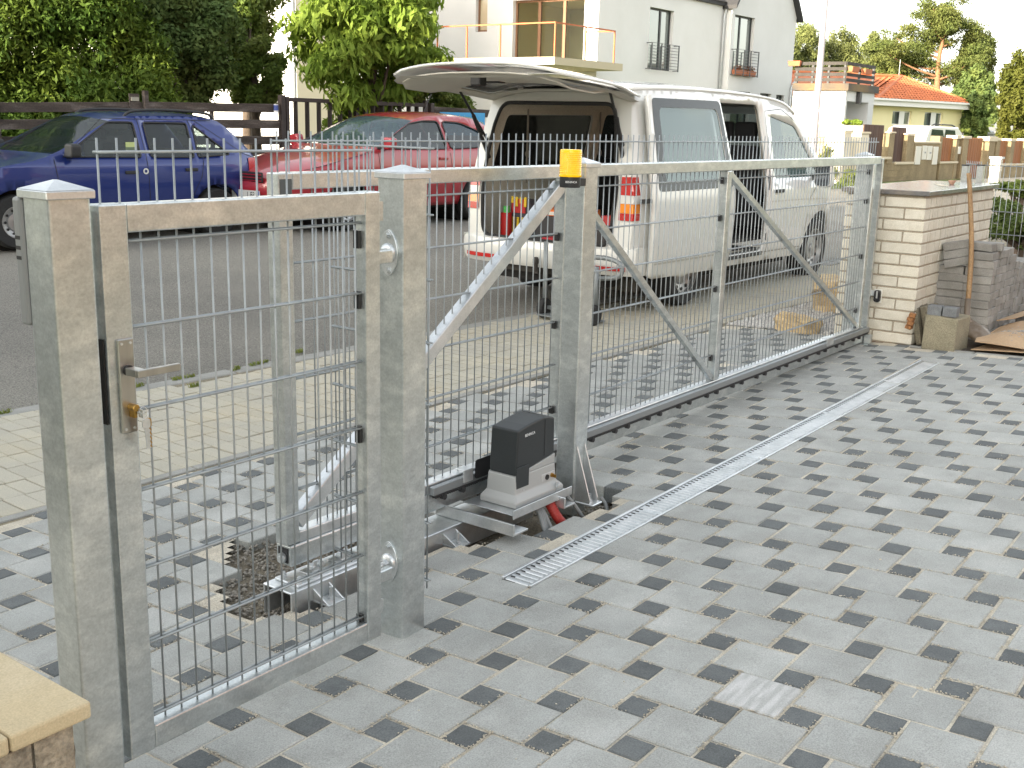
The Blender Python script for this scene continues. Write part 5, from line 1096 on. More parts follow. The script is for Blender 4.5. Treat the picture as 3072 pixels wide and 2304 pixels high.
for px in (890, 925, 960, 993, 1024, 1054, 1122, 1150, 1175, 1203, 1230, 1254):
    p = fl(px); b = MB(); b.beam((p[0], p[1]+.03, gz(*p)+.12), (p[0], p[1]+.03, fz(px, 297+(px-860)*.035)-.005), .095, .022, up=(1, -.14, 0)); part('gate_slat', b, PAINTW if px != 1054 else WOODF, dg, bevel=.003)
b = MB(); p = fl(826); q = at(828, 325, fdepth(826)-.08)
cn = thing('drink_can', 'white and blue drink can stuck on the plank fence end', 'can', tuple(q)); b.cyl((q[0], q[1], q[2]-.06), (q[0], q[1], q[2]+.06), .034, 14); part('can_body', b, mat('can_white', (.6, .6, .62), .35), cn, smooth=True, sharp=40)
b = MB(); b.cyl((q[0], q[1], q[2]-.03), (q[0], q[1], q[2]+.045), .0345, 14, cap=False); part('can_print', b, mat('can_blue', (.04, .07, .25), .35), cn, smooth=True)
lb = thing('letter_plate', 'pale number plate fixed beside the tall plank fence post', 'plate', tuple(at(405, 297, fdepth(405)-.05)))
q = at(405, 297, fdepth(405)-.05); b = MB(); b.beam(Vector(q)-fdir*.055, Vector(q)+fdir*.055, .012, .05); part('plate', b, mat('plate_beige', (.32, .31, .25), .7), lb); b = MB(); b.beam(Vector(q)-fdir*.07+Vector((0, .02, -.03)), Vector(q)+fdir*.07+Vector((0, .02, -.03)), .02, .2); part('plate_board', b, WOODF, lb)
# right part of the fence with the blue board
pf2 = thing('plank_fence', 'dark plank fence that carries the blue web address board', 'fence', (*fl(1400), gz(*fl(1400))))
for k in range(5): plank(1302, 332+48*k, 1500, 343+46*k, .13, 0, 'plank', pf2)
fpost2(1500, 335, .08, pf2)
sb_ = thing('sign_board', 'blue board with a yellow web address on the fence behind the van', 'sign', tuple(at(1388, 370, fdepth(1388)-.1)))
c1, c2 = at(1320, 336, fdepth(1320)-.10), at(1455, 339, fdepth(1455)-.10); zb = at(1320, 418, fdepth(1320)-.1)[2]
b = MB(); dx = Vector(c2)-Vector(c1); b.v = [tuple(Vector(c1)), tuple(Vector(c2)), (c2[0], c2[1], zb), (c1[0], c1[1], zb)]; b.f = [(0, 1, 2, 3)]; solid(part('board', b, mat('sign_blue', (.05, .33, .62), .5, col2=(.03, .26, .55), ns=3), sb_), .01)
me = text_mesh('www.spokojenázvíře.cz', .094, mat('sign_yellow', (.75, .62, .10), .6)); xs_ = [v.co.x for v in me.vertices]; hw = max(xs_)
u_ = dx.normalized(); L_ = dx.length; nrm = Vector((u_.y, -u_.x, 0)).normalized()*.012
cmid = (Vector(c1)+Vector(c2))/2+nrm; cmid.z = (c1[2]+c2[2])/2-.155
for v in me.vertices:
    a = v.co.x/hw; v_ = v.co.copy(); zz = v_.y+.075*(1-a*a)-.03*a; v.co = WORLD[sb_.name].inverted() @ (cmid+u_*(a*L_*.46)+Vector((0, 0, zz)))
o = link(bpy.data.objects.new('lettering', me)); o.parent = sb_
# ---- foliage builders
def leafcloud(name, blobs, n, size, mt, parent, seed, aspect=1.8, droop=.0, fn=None, shell=.5, flat=0., kindtri=False, big=None):
    """leaf-sized faces spread through a set of ellipsoidal clumps"""
    r = np.random.default_rng(seed); B = np.array([[*b[0], *b[1]] for b in blobs], float); vol = (B[:, 3]*B[:, 4]*B[:, 5])**.75; k = r.choice(len(B), n, p=vol/vol.sum())
    d = r.normal(size=(n, 3)); d /= np.linalg.norm(d, axis=1)[:, None]; rad = r.random(n)**shell*(1+r.normal(0, .10, n)); c = B[k, :3]+d*B[k, 3:]*rad[:, None]
    nr = d*.9+r.normal(size=(n, 3))*.8+np.array([0, 0, .35+flat]); nr /= np.linalg.norm(nr, axis=1)[:, None]
    ax = r.normal(size=(n, 3))+np.array([0, 0, -droop])+d*.4; ax -= nr*(ax*nr).sum(1)[:, None]; ax /= np.linalg.norm(ax, axis=1)[:, None]; sd_ = np.cross(nr, ax)
    s = size*r.uniform(.55, 1.3, n)[:, None]; w = s/aspect
    V = np.stack([c-ax*s*.5, c+sd_*w*.5+nr*s*.06, c+ax*s*.6, c-sd_*w*.5+nr*s*.06], 1).reshape(-1, 3); F = np.arange(4*n).reshape(-1, 4)
    if parent is not None: V = V-np.array(WORLD[parent.name].translation)
    o = link(bpy.data.objects.new(name, face_mesh(name, V, F, mt)))
    if parent is not None: o.parent = parent
    return o
BARK = mat('bark', (.10, .075, .055), .95, col2=(.055, .04, .03), ns=20, bump=.8, bs=30, stretch=(1, 1, .3)); PINEB = mat('pine_bark', (.30, .15, .07), .9, col2=(.18, .09, .05), ns=14, bump=.6, bs=25)
def limb(name, pts, r0, r1, mt, parent, n=8):
    b = MB(); b.tube(spline([Vector(p) for p in pts], 4), r0, n, lambda t: r0+(r1-r0)*t); return part(name, b, mt, parent, smooth=True)
def clumps(c, rx, ry, rz, n, seed, s0=.22, s1=.42, hollow=.35):
    r = np.random.default_rng(seed); out = []
    for k in range(n):
        d = r.normal(size=3); d /= np.linalg.norm(d); q = hollow+(1-hollow)*r.random()**.6; s = r.uniform(s0, s1)
        out.append(((c[0]+d[0]*rx*q*.85, c[1]+d[1]*ry*q*.85, c[2]+d[2]*rz*q*.85), (rx*s, ry*s, rz*s*.8)))
    return out
def tree(name, label, cat, base, h, c, rad, nclump, nleaf, size, mt, seed, group=None, bark=BARK, tr=.12, s=(.22, .42), hollow=.35, aspect=1.8, droop=0, limbs=6, shell=.5, extra=()):
    t = thing(name, label, cat, tuple(base), 0, group); bl = clumps(c, *rad, nclump, seed, *s, hollow)+list(extra)
    top = Vector((c[0], c[1], c[2]+rad[2]*.5)); B_ = Vector(base); limb('trunk', [B_-Vector((0, 0, .2)), B_.lerp(top, .35)+Vector((.05*h*.1, 0, 0)), B_.lerp(top, .7), top], tr, tr*.25, bark, t)
    r = random.Random(seed)
    for k in range(limbs):
        e = Vector(bl[r.randrange(nclump)][0]); a = B_.lerp(top, r.uniform(.3, .75)); limb('branch', [a, a.lerp(e, .5)+Vector((0, 0, .05*h*.2)), e], tr*.4, tr*.1, bark, t, 6)
    leafcloud('crown', bl, nleaf, size, mt, t, seed, aspect, droop, shell=shell); return t
def at2(px, py, d): return np.array(at(px, py, d))
L_THUJA = leafmat('thuja_green', (.055, .11, .014), (.11, .155, .017), 1.1, .25); L_DARK = leafmat('shrub_green', (.085, .14, .042), (.15, .19, .05), 1.3, .3); L_CHERRY = leafmat('cherry_leaf', (.16, .25, .035), (.23, .31, .05), 1.5, .42)
L_MID = leafmat('mid_green', (.10, .16, .03), (.18, .2, .05), 1.0, .35); L_WILLOW = leafmat('willow_green', (.14, .17, .055), (.19, .21, .07), .5, .3); L_PINE = leafmat('pine_green', (.085, .115, .028), (.13, .14, .035), .6, .2); L_OAK = leafmat('oak_green', (.085, .15, .02), (.05, .10, .015), .4, .35); L_LARCH = leafmat('larch_green', (.075, .09, .014), (.105, .11, .018), .5, .25)
# thuja row at the left: conical conifers side by side
for k, (px, top, w, d, lab) in enumerate(((-120, -260, 1.45, 17.6, 'dense dark green thuja cut by the left edge of the photo'), (95, -330, 1.4, 17.9, 'dense dark green thuja behind the fence and the blue car bonnet'), (290, -160, 1.15, 17.5, 'dense thuja next to the loose dark shrub, its tip leaning left'))):
    b_ = at2(px, 330, d); g = gz(b_[0], b_[1]); zt = at2(px, top, d)[2]; t = thing('thuja', lab, 'conifer', (b_[0], b_[1], g), 0, 'thuja conifers behind the plank fence')
    limb('trunk', [(b_[0], b_[1], g-.1), (b_[0], b_[1], g+(zt-g)*.6)], .09, .03, BARK, t)
    r = random.Random(k+5); bl = []
    for i in range(260):
        u = r.random()**1.25; z = g+.1+(zt-g)*u; R_ = w*(1-u**1.9)**.8*1.05+.05; a = r.uniform(0, 6.28); q = R_*r.uniform(.35, 1.02); s_ = r.uniform(.20, .36); bl.append(((b_[0]+q*math.cos(a), b_[1]+q*math.sin(a), z), (s_, s_, s_*1.25)))
    leafcloud('crown', bl, 60000, .095, L_THUJA, t, 20+k, 2.6, -.9, shell=.4)
def bx_(px0, py0, px1, py1, d):
    a, c = at2(px0, py0, d), at2(px1, py1, d); m = (a+c)/2; return m, np.hypot(a[0]-c[0], a[1]-c[1])/2, abs(a[2]-c[2])/2
def shrub(px0, py0, px1, py1, d, name, label, cat, n, size, mt, seed, nc=26, dep=.7, group=None, **kw):
    kw.setdefault("s", (.2, .36))
    m, rw, rh = bx_(px0, py0, px1, py1, d); g = gz(m[0], m[1]); return tree(name, label, cat, (m[0], m[1], g), m[2]+rh-g, m, (rw*1.12, rw*dep+.2, rh*1.08), nc, n, size, mt, seed, group, **kw)
shrub(330, -140, 740, 345, 18.6, 'shrub_tree', 'loose dark leaved shrub tree behind the plank fence post', 'tree', 62000, .085, L_DARK, 31, 90, .6, s=(.22, .36), hollow=.0, shell=.4)
shrub(560, -260, 890, 170, 22.5, 'garden_tree', 'sun edged tree above the dark shrub, white house wall behind it', 'tree', 30000, .10, L_MID, 33, 60, .6, s=(.2, .34), hollow=.05)
shrub(660, 90, 860, 345, 19.6, 'shrub', 'small mid green shrub at the left post of the slatted gate', 'shrub', 20000, .07, L_MID, 35, 34, .7)
ch = shrub(790, -190, 1430, 355, 18.8, 'cherry_tree', 'sunlit cherry tree with drooping leaves behind the slatted gate', 'tree', 22000, .175, L_CHERRY, 37, 110, .6, aspect=2.7, droop=2.2, s=(.13, .26), hollow=.05, tr=.09)
shrub(860, 290, 1270, 520, 19.4, 'cherry_bush', 'drooping low cherry growth seen between the gate slats', 'shrub', 2600, .16, L_CHERRY, 39, 30, .4, aspect=2.4, droop=1.4, s=(.15, .28), hollow=.1)
shrub(1190, 215, 1480, 380, 20.2, 'hedge', 'green hedge above the blue web address board', 'hedge', 15000, .07, L_MID, 41, 34, .45, s=(.16, .3), hollow=.1)
# ---------------------------------------------------------------- houses and plants further off
PLW = mat('white_render', (.66, .655, .645), .9, col2=(.62, .615, .6), ns=.7, bump=.15, bs=60); PLG = mat('garage_render', (.58, .585, .59), .9, col2=(.55, .55, .55), ns=.8); PLY = mat('yellow_render', (.84, .76, .46), .9, col2=(.80, .72, .42), ns=.6); PLB = mat('cream_render', (.66, .58, .44), .9)
WFR = mat('anthracite_frame', (.03, .03, .032), .5); WBR = mat('brown_frame', (.20, .10, .05), .6); WWH = mat('white_frame', (.75, .74, .72), .5)
PANE = mat('window_pane', (.10, .125, .12), .05, spec=.9, coat=1); ROOFD = mat('dark_roof', (.03, .03, .032), .7)
ROOFO = mat('orange_roof_tile', (.50, .155, .055), .8, col2=(.42, .12, .045), ns=3, per=.1, grain=(25, .12)); ROOFB = mat('roof_underlay', (.2, .07, .03), .9); ROOFR = mat('red_roof', (.30, .09, .06), .85)
RAILG = mat('railing_grey', (.08, .085, .09), .6); RAILO = mat('railing_primer', (.42, .12, .04), .7); TERRA = mat('planter', (.38, .13, .06), .8)
def window_on(t, fn, u0, v0, u1, v1, nrm, frame, mull=(.5,), dep=.16, fw_=.06, pane=None, nm='window'):
    """frame, mullions and pane set back in the wall; fn(u,v,w): w goes into the wall"""
    b = MB()
    def bar(a, c, d, e): b.add([fn(a, d, dep-.03), fn(c, d, dep-.03), fn(c, e, dep-.03), fn(a, e, dep-.03), fn(a, d, dep+.05), fn(c, d, dep+.05), fn(c, e, dep+.05), fn(a, e, dep+.05)], [(0, 3, 2, 1), (4, 5, 6, 7), (0, 1, 5, 4), (1, 2, 6, 5), (2, 3, 7, 6), (3, 0, 4, 7)])
    bar(u0, u0+fw_, v0, v1); bar(u1-fw_, u1, v0, v1); bar(u0+fw_, u1-fw_, v0, v0+fw_); bar(u0+fw_, u1-fw_, v1-fw_, v1)
    for m in mull: um = u0+(u1-u0)*m; bar(um-fw_*.8, um+fw_*.8, v0+fw_, v1-fw_)
    w = part(nm, b, frame, t)
    b = MB(); b.add([fn(u0, v0, dep), fn(u1, v0, dep), fn(u1, v1, dep), fn(u0, v1, dep)], [(0, 1, 2, 3)]); part('pane', b, pane or PANE, w)
    b = MB(); n = [(u0, v0), (u1, v0), (u1, v1), (u0, v1)]
    b.add([fn(u, v, 0) for u, v in n]+[fn(u, v, dep+.04) for u, v in n], [(i, (i+1) % 4, 4+(i+1) % 4, 4+i) for i in range(4)]); part('reveal', b, t_wall[t.name], w); return w
t_wall = {}
# white house
C0 = at(1790, 200, 38.); XC, YC = C0[0], C0[1]; GH = gz(XC, YC)-.4
wh = thing('house', 'large white house with anthracite windows and French balconies behind the van', 'house', (XC, YC, GH)); t_wall[wh.name] = PLW
fyl = lambda y: (lambda u, v, w=0: (u, y+w, v)); fxl = lambda x: (lambda u, v, w=0: (x+w, u, v))
def rY(pl, pt, pr, pb, y): a, c, d = onY(pl, pt, y), onY(pr, pt, y), onY(pl, pb, y); return a[0], d[2], c[0], a[2]
def rX(pl, pt, pr, pb, x): a, c, d = onX(pl, pt, x), onX(pr, pt, x), onX(pl, pb, x); return c[1], d[2], a[1], a[2]
XJ = onY(2168, 100, YC)[0]; YB = YC-.35; XE = onY(2386, 100, YB)[0]; ze = onY(2386, 52, YB)[2]; ztop = 8.2
w1 = rY(1951, 20, 2023, 208, YC); w2 = rY(2206, 43, 2266, 226, YB); lows = [rY(a, t_, c, t_+120, YB) for a, t_, c in ((2195, 272, 2251), (2281, 279, 2314), (2329, 284, 2353))]
rc4 = lambda r: [(r[0], r[1]), (r[2], r[1]), (r[2], r[3]), (r[0], r[3])]
def wall(name, t, outline, holes, fn, m): return part(name, sheet(outline, holes, lambda u, v: fn(u, v, 0), 50.), m, t)
zl = onY(2110, 6, YC)[2]
wall('wall', wh, [(XC, GH), (XJ, GH), (XJ, zl), (XC, zl+.0)], [rc4(w1)], fyl(YC), PLW)
XM = (XJ+.02+XE)/2; zr = ze+(XE-XM)*1.25
wall('wall', wh, [(XJ+.02, GH), (XE, GH), (XE, ze), (XM, zr), (XJ+.02, ze)], [rc4(w2)]+[rc4(r) for r in lows], fyl(YB), PLW)
window_on(wh, fyl(YC), *w1, None, WFR, (.58,)); window_on(wh, fyl(YB), *w2, None, WFR, (.42,))
for r in lows: window_on(wh, fyl(YB), *r, None, WFR, (.6,))
b = MB(); b.add([(XE, YB, GH), (XE, YB+11, GH), (XE, YB+11, ze), (XE, YB, ze)], [(0, 1, 2, 3)]); part('side_wall', b, PLW, wh)
b = MB(); b.add([(XJ+.02, YB, GH), (XJ+.02, YC, GH), (XJ+.02, YC, ze), (XJ+.02, YB, ze)], [(0, 1, 2, 3)]); part('return_wall', b, PLW, wh)
for s, xe in ((1, XE), (-1, XJ+.02)):
    b = MB(); d = Vector((XM-xe, 0, zr-ze)); o_ = -d.normalized()*.25; p = Vector((xe, YB-.25, ze))+o_; q = Vector((XM, YB-.25, zr)); e = Vector((0, 11.5, 0)); up_ = Vector((0, 0, .14)); b.add([p, q, q+e, p+e, p+up_, q+up_, q+e+up_, p+e+up_], [(0, 3, 2, 1), (4, 5, 6, 7), (0, 1, 5, 4), (1, 2, 6, 5), (2, 3, 7, 6), (3, 0, 4, 7)]); part('roof', b, ROOFD, wh)
b = MB(); b.box((XC-.0, YC-.12, zl+.002), (XJ+.0, YC+.0, zl+.13)); part('gutter', b, ROOFD, wh)
b = MB(); b.add([(XC-.2, YC-.15, zl+.14), (XJ, YC-.15, zl+.14), (XJ, YC+6, zl+4.2), (XC-.2, YC+6, zl+4.2)], [(0, 1, 2, 3)]); solid(part('roof', b, ROOFD, wh), .15)
GUT = mat('downpipe', (.42, .44, .45), .5, .3)
p1 = onY(2172, 22, YC-.06); p2 = onY(2152, 300, YC-.06); b = MB(); b.tube([(XJ-.10, YC-.08, GH), (XJ-.10, YC-.08, zl-.35), (XJ-.02, YC-.12, zl-.1), (XJ-.02, YC-.12, zl+.05)], .05, 8); part('downpipe', b, GUT, wh, smooth=True)
pz = onY(2384, 250, YB); b = MB(); b.tube([(XE-.14, YB-.08, GH), (XE-.14, YB-.08, pz[2]-.2), (XE+.02, YB-.10, pz[2]), (XE+.2, YB-.1, pz[2]+.05)], .055, 8); part('downpipe', b, GUT, wh, smooth=True)
def fbalc(r, y, lab):
    u0, v0, u1, v1 = r; t = []; h = v0+(v1-v0)*.43; yy = y-.22; bb = MB()
    for u in (u0-.12, u0+(u1-u0)*.33, u0+(u1-u0)*.66, u1+.12): bb.box((u-.018, yy-.018, v0-.02), (u+.018, yy+.018, h))
    for k in range(9): z = v0+.05+(h-v0-.06)*k/8; bb.box((u0-.12, yy-.008, z-.008), (u1+.12, yy+.008, z+.008))
    for u in (u0-.12, u1+.12): bb.box((u-.012, yy, h-.03), (u+.012, y, h)); bb.box((u-.012, yy, v0), (u+.012, y, v0+.03))
    part('balcony_railing', bb, RAILG, wh)
fbalc(w1, YC, ''); fbalc(w2, YB, '')
def planter(x0, x1, y, z, t=None, nm='planter', seed=1):
    b = MB(); b.rings([[(x0+.03, y-.07, z), (x1-.03, y-.07, z), (x1-.03, y+.07, z), (x0+.03, y+.07, z)], [(x0, y-.10, z+.19), (x1, y-.10, z+.19), (x1, y+.10, z+.19), (x0, y+.10, z+.19)]]); return b
FLOW = leafmat('flower_leaf', (.08, .12, .03), (.35, .05, .04), 14)
def plbox(lab, x0, x1, y, z, leaves=True, grp=None):
    t = thing('flower_box', lab, 'flower box', ((x0+x1)/2, y, z), 0, grp); part('box', planter(x0, x1, y, z), TERRA, t)
    if leaves: leafcloud('flowers', [(((x0+x1)/2, y, z+.26), ((x1-x0)*.5, .12, .14))], 260, .06, FLOW, t, int(x0*10))
wd_ = w2[2]-w2[0]
plbox('left terracotta flower box on the French balcony of the white house', w2[0]-.05, w2[0]+wd_*.52, YB-.13, w2[1]+.01); plbox('right terracotta flower box on the French balcony of the white house', w2[0]+wd_*.56, w2[0]+wd_*1.0, YB-.13, w2[1]+.01)
l3 = lows[2]; zz = onY(2330, 345, YB)[2]; plbox('terracotta flower box on the narrow ground floor window', l3[0]-.02, l3[2]+.05, YB-.13, zz-.25)
# sunlit side of the white house with the big window
g1_ = rX(1540, 2, 1755, 190, XC); g1_ = (g1_[0], g1_[1]-.3, g1_[2], g1_[3]); g2_ = rX(1428, -8, 1463, 96, XC); YL = onX(1225, 100, XC)[1]
wall('side_wall', wh, [(YC, GH), (YL, GH), (YL, ztop), (YC, ztop)], [rc4(g1_), rc4(g2_)], fxl(XC), PLW)
CLEARP = glassy('clear_pane', (.05, .06, .06), .22)
window_on(wh, fxl(XC), *g1_, None, WBR, (.31, .66), .2, .07, CLEARP); window_on(wh, fxl(XC), *g2_, None, WBR, (), .18, .07, mat('pane_cream', (.5, .42, .28), .1, coat=1))
ROOM = mat('room_wall', (.66, .55, .33), .9); b = MB(); xa, xb = XC+.3, XC+4.2
b.add([(xa, g1_[0]-.3, g1_[1]-.1), (xb, g1_[0]-.3, g1_[1]-.1), (xb, g1_[2]+.5, g1_[1]-.1), (xa, g1_[2]+.5, g1_[1]-.1), (xa, g1_[0]-.3, g1_[3]+.1), (xb, g1_[0]-.3, g1_[3]+.1), (xb, g1_[2]+.5, g1_[3]+.1), (xa, g1_[2]+.5, g1_[3]+.1)], [(0, 1, 2, 3), (4, 7, 6, 5), (1, 5, 6, 2), (0, 4, 5, 1), (3, 2, 6, 7)]); part('room', b, ROOM, wh)
b = MB(); b.box((xb-.06, g1_[2]-1.15, g1_[1]), (xb-.01, g1_[2]-.25, g1_[1]+2.1)); part('room_door', b, mat('room_door', (.17, .10, .055), .7), wh)
bal = thing('balcony', 'unfinished corner balcony of the white house with orange primed rails', 'balcony', (XC, YC-1, 4))
YBa = YC-1.15; a = onY(1664, 170, YBa); c = onY(1868, 204, YBa); zt_ = onY(1664, 66, YBa)[2]; zs = a[2]
b = MB(); b.box((a[0], YBa, zs-.22), (c[0], YC-.002, zs)); b.box((a[0], YC+.0, zs-.22), (XC-.002, YC+3.5, zs)); part('slab', b, mat('raw_concrete', (.48, .42, .30), .9), bal)
def rail(p, q, m=RAILO, r=.022): b = MB(); b.beam(p, q, .04, .04); part('rail', b, m, bal)
xr_ = onY(1847, 96, YBa)[0]
for x in (a[0]+.03, (a[0]+xr_)/2, xr_): rail((x, YBa+.03, zs), (x, YBa+.0301, zt_))
rail((a[0], YBa+.03, zt_), (xr_+.02, YBa+.03, zt_)); rail((a[0]+.03, YBa+.05, zt_), (a[0]+.03, YC+3.4, zt_)); rail((xr_, YBa+.05, zt_), (xr_, YC, zt_))
for y in (YC+.9, YC+2.2, YC+3.4): rail((a[0]+.03, y, zs), (a[0]+.03, y+.0001, zt_))
# garage with roof terrace
G0_ = at(2536, 300, 45.); XG, YG = G0_[0], G0_[1]; gg = gz(XG, YG)-.3
ga = thing('garage', 'flat roofed white garage with a dark railed roof terrace', 'garage', (XG, YG, gg)); t_wall[ga.name] = PLG
zp = onX(2536, 272, XG)[2]; zp2 = onX(2536, 250, XG)[2]; YG2 = onX(2380, 270, XG)[1]; XG2 = onY(2622, 300, YG)[0]
wall('side_wall', ga, [(YG, gg), (YG2, gg), (YG2, zp), (YG, zp)], [], fxl(XG), PLG)
nd = rY(2541, 303, 2606, 420, YG); wall('wall', ga, [(XG, gg), (XG2, gg), (XG2, zp), (XG, zp)], [rc4(nd)], fyl(YG), PLG)
b = MB(); n = rc4(nd); b.add([(u, YG, v) for u, v in n]+[(u, YG+1.6, v) for u, v in n], [(i, (i+1) % 4, 4+(i+1) % 4, 4+i) for i in range(4)]); part('niche', b, PLG, ga)
b = MB(); b.box((nd[0]+.05, YG+1.5, nd[1]), (nd[0]+1.3, YG+1.56, nd[3]-.25)); dg_ = part('door', b, WFR, ga)
for k in range(3): b = MB(); b.box((nd[0]+.2, YG+1.47, nd[1]+.5+k*.65), (nd[0]+.9, YG+1.495, nd[1]+.62+k*.65)); part('door_bar', b, mat('door_bar', (.22, .22, .22), .5), dg_)
b = MB(); b.box((XG-.12, YG-.12, zp), (XG2+.12, YG2, zp2)); part('parapet', b, mat('parapet_felt', (.045, .045, .048), .8, col2=(.2, .13, .05), ns=.6), ga)
q = onY(2577, 292, YG-.08); b = MB(); b.box((q[0]-.1, YG-.16, q[2]-.25), (q[0]+.1, YG-.002, q[2]+.2)); part('wall_lamp', b, WFR, ga)
zr0, zr1 = onX(2530, 248, XG)[2], onX(2530, 187, XG)[2]
BOARDS = mat('terrace_board', (.03, .027, .024), .8, col2=(.05, .045, .04), ns=3)
for k in range(4):
    z = zr0+.12+(zr1-zr0-.14)*k/3; b = MB(); b.box((XG, YG+.08, z-.07), (XG+.03, YG2, z+.05)); part('terrace_board', b, BOARDS, ga); b = MB(); b.box((XG+.031, YG+.05, z-.07), (XG2, YG+.079, z+.05)); part('terrace_board', b, BOARDS, ga)
for x, y in [(XG+.05, YG+.1)]+[(XG+.05, YG+.1+(YG2-YG-.2)*k/3) for k in (1, 2, 3)]+[(XG+(XG2-XG)*k/2, YG+.1) for k in (1, 2)]: b = MB(); b.box((x-.04, y-.02, zr0-.1), (x+.04, y+.06, zr1)); part('terrace_post', b, WFR, ga)
for k, (px, py, wdt, lab) in enumerate(((2384, 198, .7, 'terracotta flower box hung on the terrace rail beside the white house wall'), (2562, 208, .75, 'terracotta flower box hung on the right terrace rail of the garage'), (2600, 215, .75, 'terracotta flower box on the far right end of the garage terrace rail'))):
    q = onX(px, py, XG-.12) if k == 0 else onY(px, py, YG-.06)
    if k == 0:
        t = thing('flower_box', lab, 'flower box', tuple(q), 0, 'flower boxes on the terrace rail'); b = planter(-.25, .25, 0, 0); b.xf(Matrix.Translation(Vector(q)) @ Matrix.Rotation(R(90), 4, 'Z')); part('box', b, TERRA, t)
    else: plbox(lab, q[0]-wdt/2, q[0]+wdt/2, q[1], q[2]-.1, False, 'flower boxes on the terrace rail')
# pale block wall in front of the garage, weeds, lamp pole
BW = mat('limestone_block', (.48, .41, .28), .9, col2=(.42, .35, .23), ns=2, per=.1, grain=(30, .15)); bw = thing('block_wall', 'pale limestone block wall in front of the garage', 'wall', tuple(at(2460, 450, 37)))
A_, B_ = at(2322, 400, 37.), at(2606, 400, 37.5); A_, B_ = Vector((A_[0], A_[1], 0)), Vector((B_[0], B_[1], 0)); L_ = (B_-A_).length; u_ = (B_-A_)/L_; ztw = at(2460, 373, 37.3)[2]; blk = MB(); blk.box((-.196, -.1, -.096), (.196, .1, .096)); bme = blk.mesh('block', BW)
rzb = math.atan2(u_.y, u_.x)
for r_ in range(8):
    x = .2-(.2 if r_ % 2 else 0)
    while x < L_: p = A_+u_*x; piece('block', bme, bw, (p.x, p.y, ztw-.1-.2*r_), (0, random.gauss(0, .003), rzb+random.gauss(0, .006))); x += .4
b = MB(); b.beam(A_+Vector((0, .05, ztw-.85)), B_+Vector((0, .05, ztw-.85)), .12, 1.62); part('mortar_core', b, MORT, bw)
shrub(2532, 355, 2595, 385, 38.5, 'bush', 'low bright green bush on top of the pale block wall', 'bush', 1200, .10, L_CHERRY, 51, 10, .6, limbs=2)
shrub(2440, 425, 2512, 600, 30., 'weeds', 'tall pale weeds at the foot of the block wall', 'weeds', 2600, .10, L_WILLOW, 52, 24, .5, aspect=5, droop=-2, limbs=3)
shrub(2515, 500, 2625, 592, 27.5, 'weeds', 'rough green weeds between and around the two white gate piers', 'weeds', 2600, .09, L_MID, 53, 24, .5, aspect=4, droop=-2, limbs=2)
lp_ = thing('lamp_post', 'slender pale street lamp pole rising behind the van bonnet', 'lamp post', tuple(at(2434, 500, 24)))
p0, p1 = at(2434, 505, 24), at(2476, -30, 24); z0 = gz(p0[0], p0[1]); b = MB(); b.cyl((p0[0], p0[1], z0-.1), (p0[0], p0[1], 2.0), .075, 14); b.rings([b.ring((p0[0], p0[1], 2.02), .07, 14, (0, 0, 1)), b.ring((p0[0], p0[1], 8.), .035, 14, (0, 0, 1))]); part('pole', b, mat('pole_paint', (.36, .34, .36), .5, .2), lp_, smooth=True, sharp=40)
b = MB(); b.tube([(p0[0], p0[1], 7.95), (p0[0]+.05, p0[1]-.3, 8.2), (p0[0]+.1, p0[1]-1.1, 8.3)], .03, 8); b.box((p0[0], p0[1]-1.7, 8.24), (p0[0]+.22, p0[1]-1.1, 8.36)); part('lantern', b, GUT, lp_)
# boundary wall along the far side of the street
def wl(px, py, off=0.):
    v = ray(px, py); s = (10.66+off+.13*31.47)/(v[1]+.13*v[0]); return EYE+v*s
WB = mat('brown_block', (.27, .215, .125), .95, col2=(.20, .155, .09), ns=2.2, bump=.4, bs=30, grain=(40, .2), per=.06); WP = mat('dark_panel', (.085, .045, .032), .75, col2=(.06, .033, .025), ns=5, stretch=(3, 3, .3)); WP2 = mat('orange_panel', (.27, .105, .035), .7, col2=(.2, .075, .025), ns=5, stretch=(3, 3, .3)); SILL = mat('wall_sill', (.52, .46, .34), .85); CABW = mat('meter_cabinet', (.55, .54, .48), .5)
bw2 = thing('boundary_wall', 'brown block boundary wall with dark timber panels and pale meter boxes', 'wall', tuple(wl(2700, 500)))
wu = Vector((1, -.13, 0)).normalized(); wn = Vector((-.13, -1, 0)).normalized()
def wbox(pl, pr, pt, pb, m, nm, dep=.3, off=0., par=None, bev=.01):
    a, c = wl(pl, pt), wl(pr, pt); z1 = a[2]; z0 = wl(pl, pb)[2] if pb is not None else gz(a[0], a[1])-.5
    a, c = Vector((a[0], a[1], 0))+wn*off, Vector((c[0], c[1], 0))+wn*off; b = MB(); q = [a, c, c-wn*dep, a-wn*dep]
    b.add([p+Vector((0, 0, z0)) for p in q]+[p+Vector((0, 0, z1)) for p in q], [(0, 3, 2, 1), (4, 5, 6, 7), (0, 1, 5, 4), (1, 2, 6, 5), (2, 3, 7, 6), (3, 0, 4, 7)]); return part(nm, b, m, par or bw2, bevel=bev)
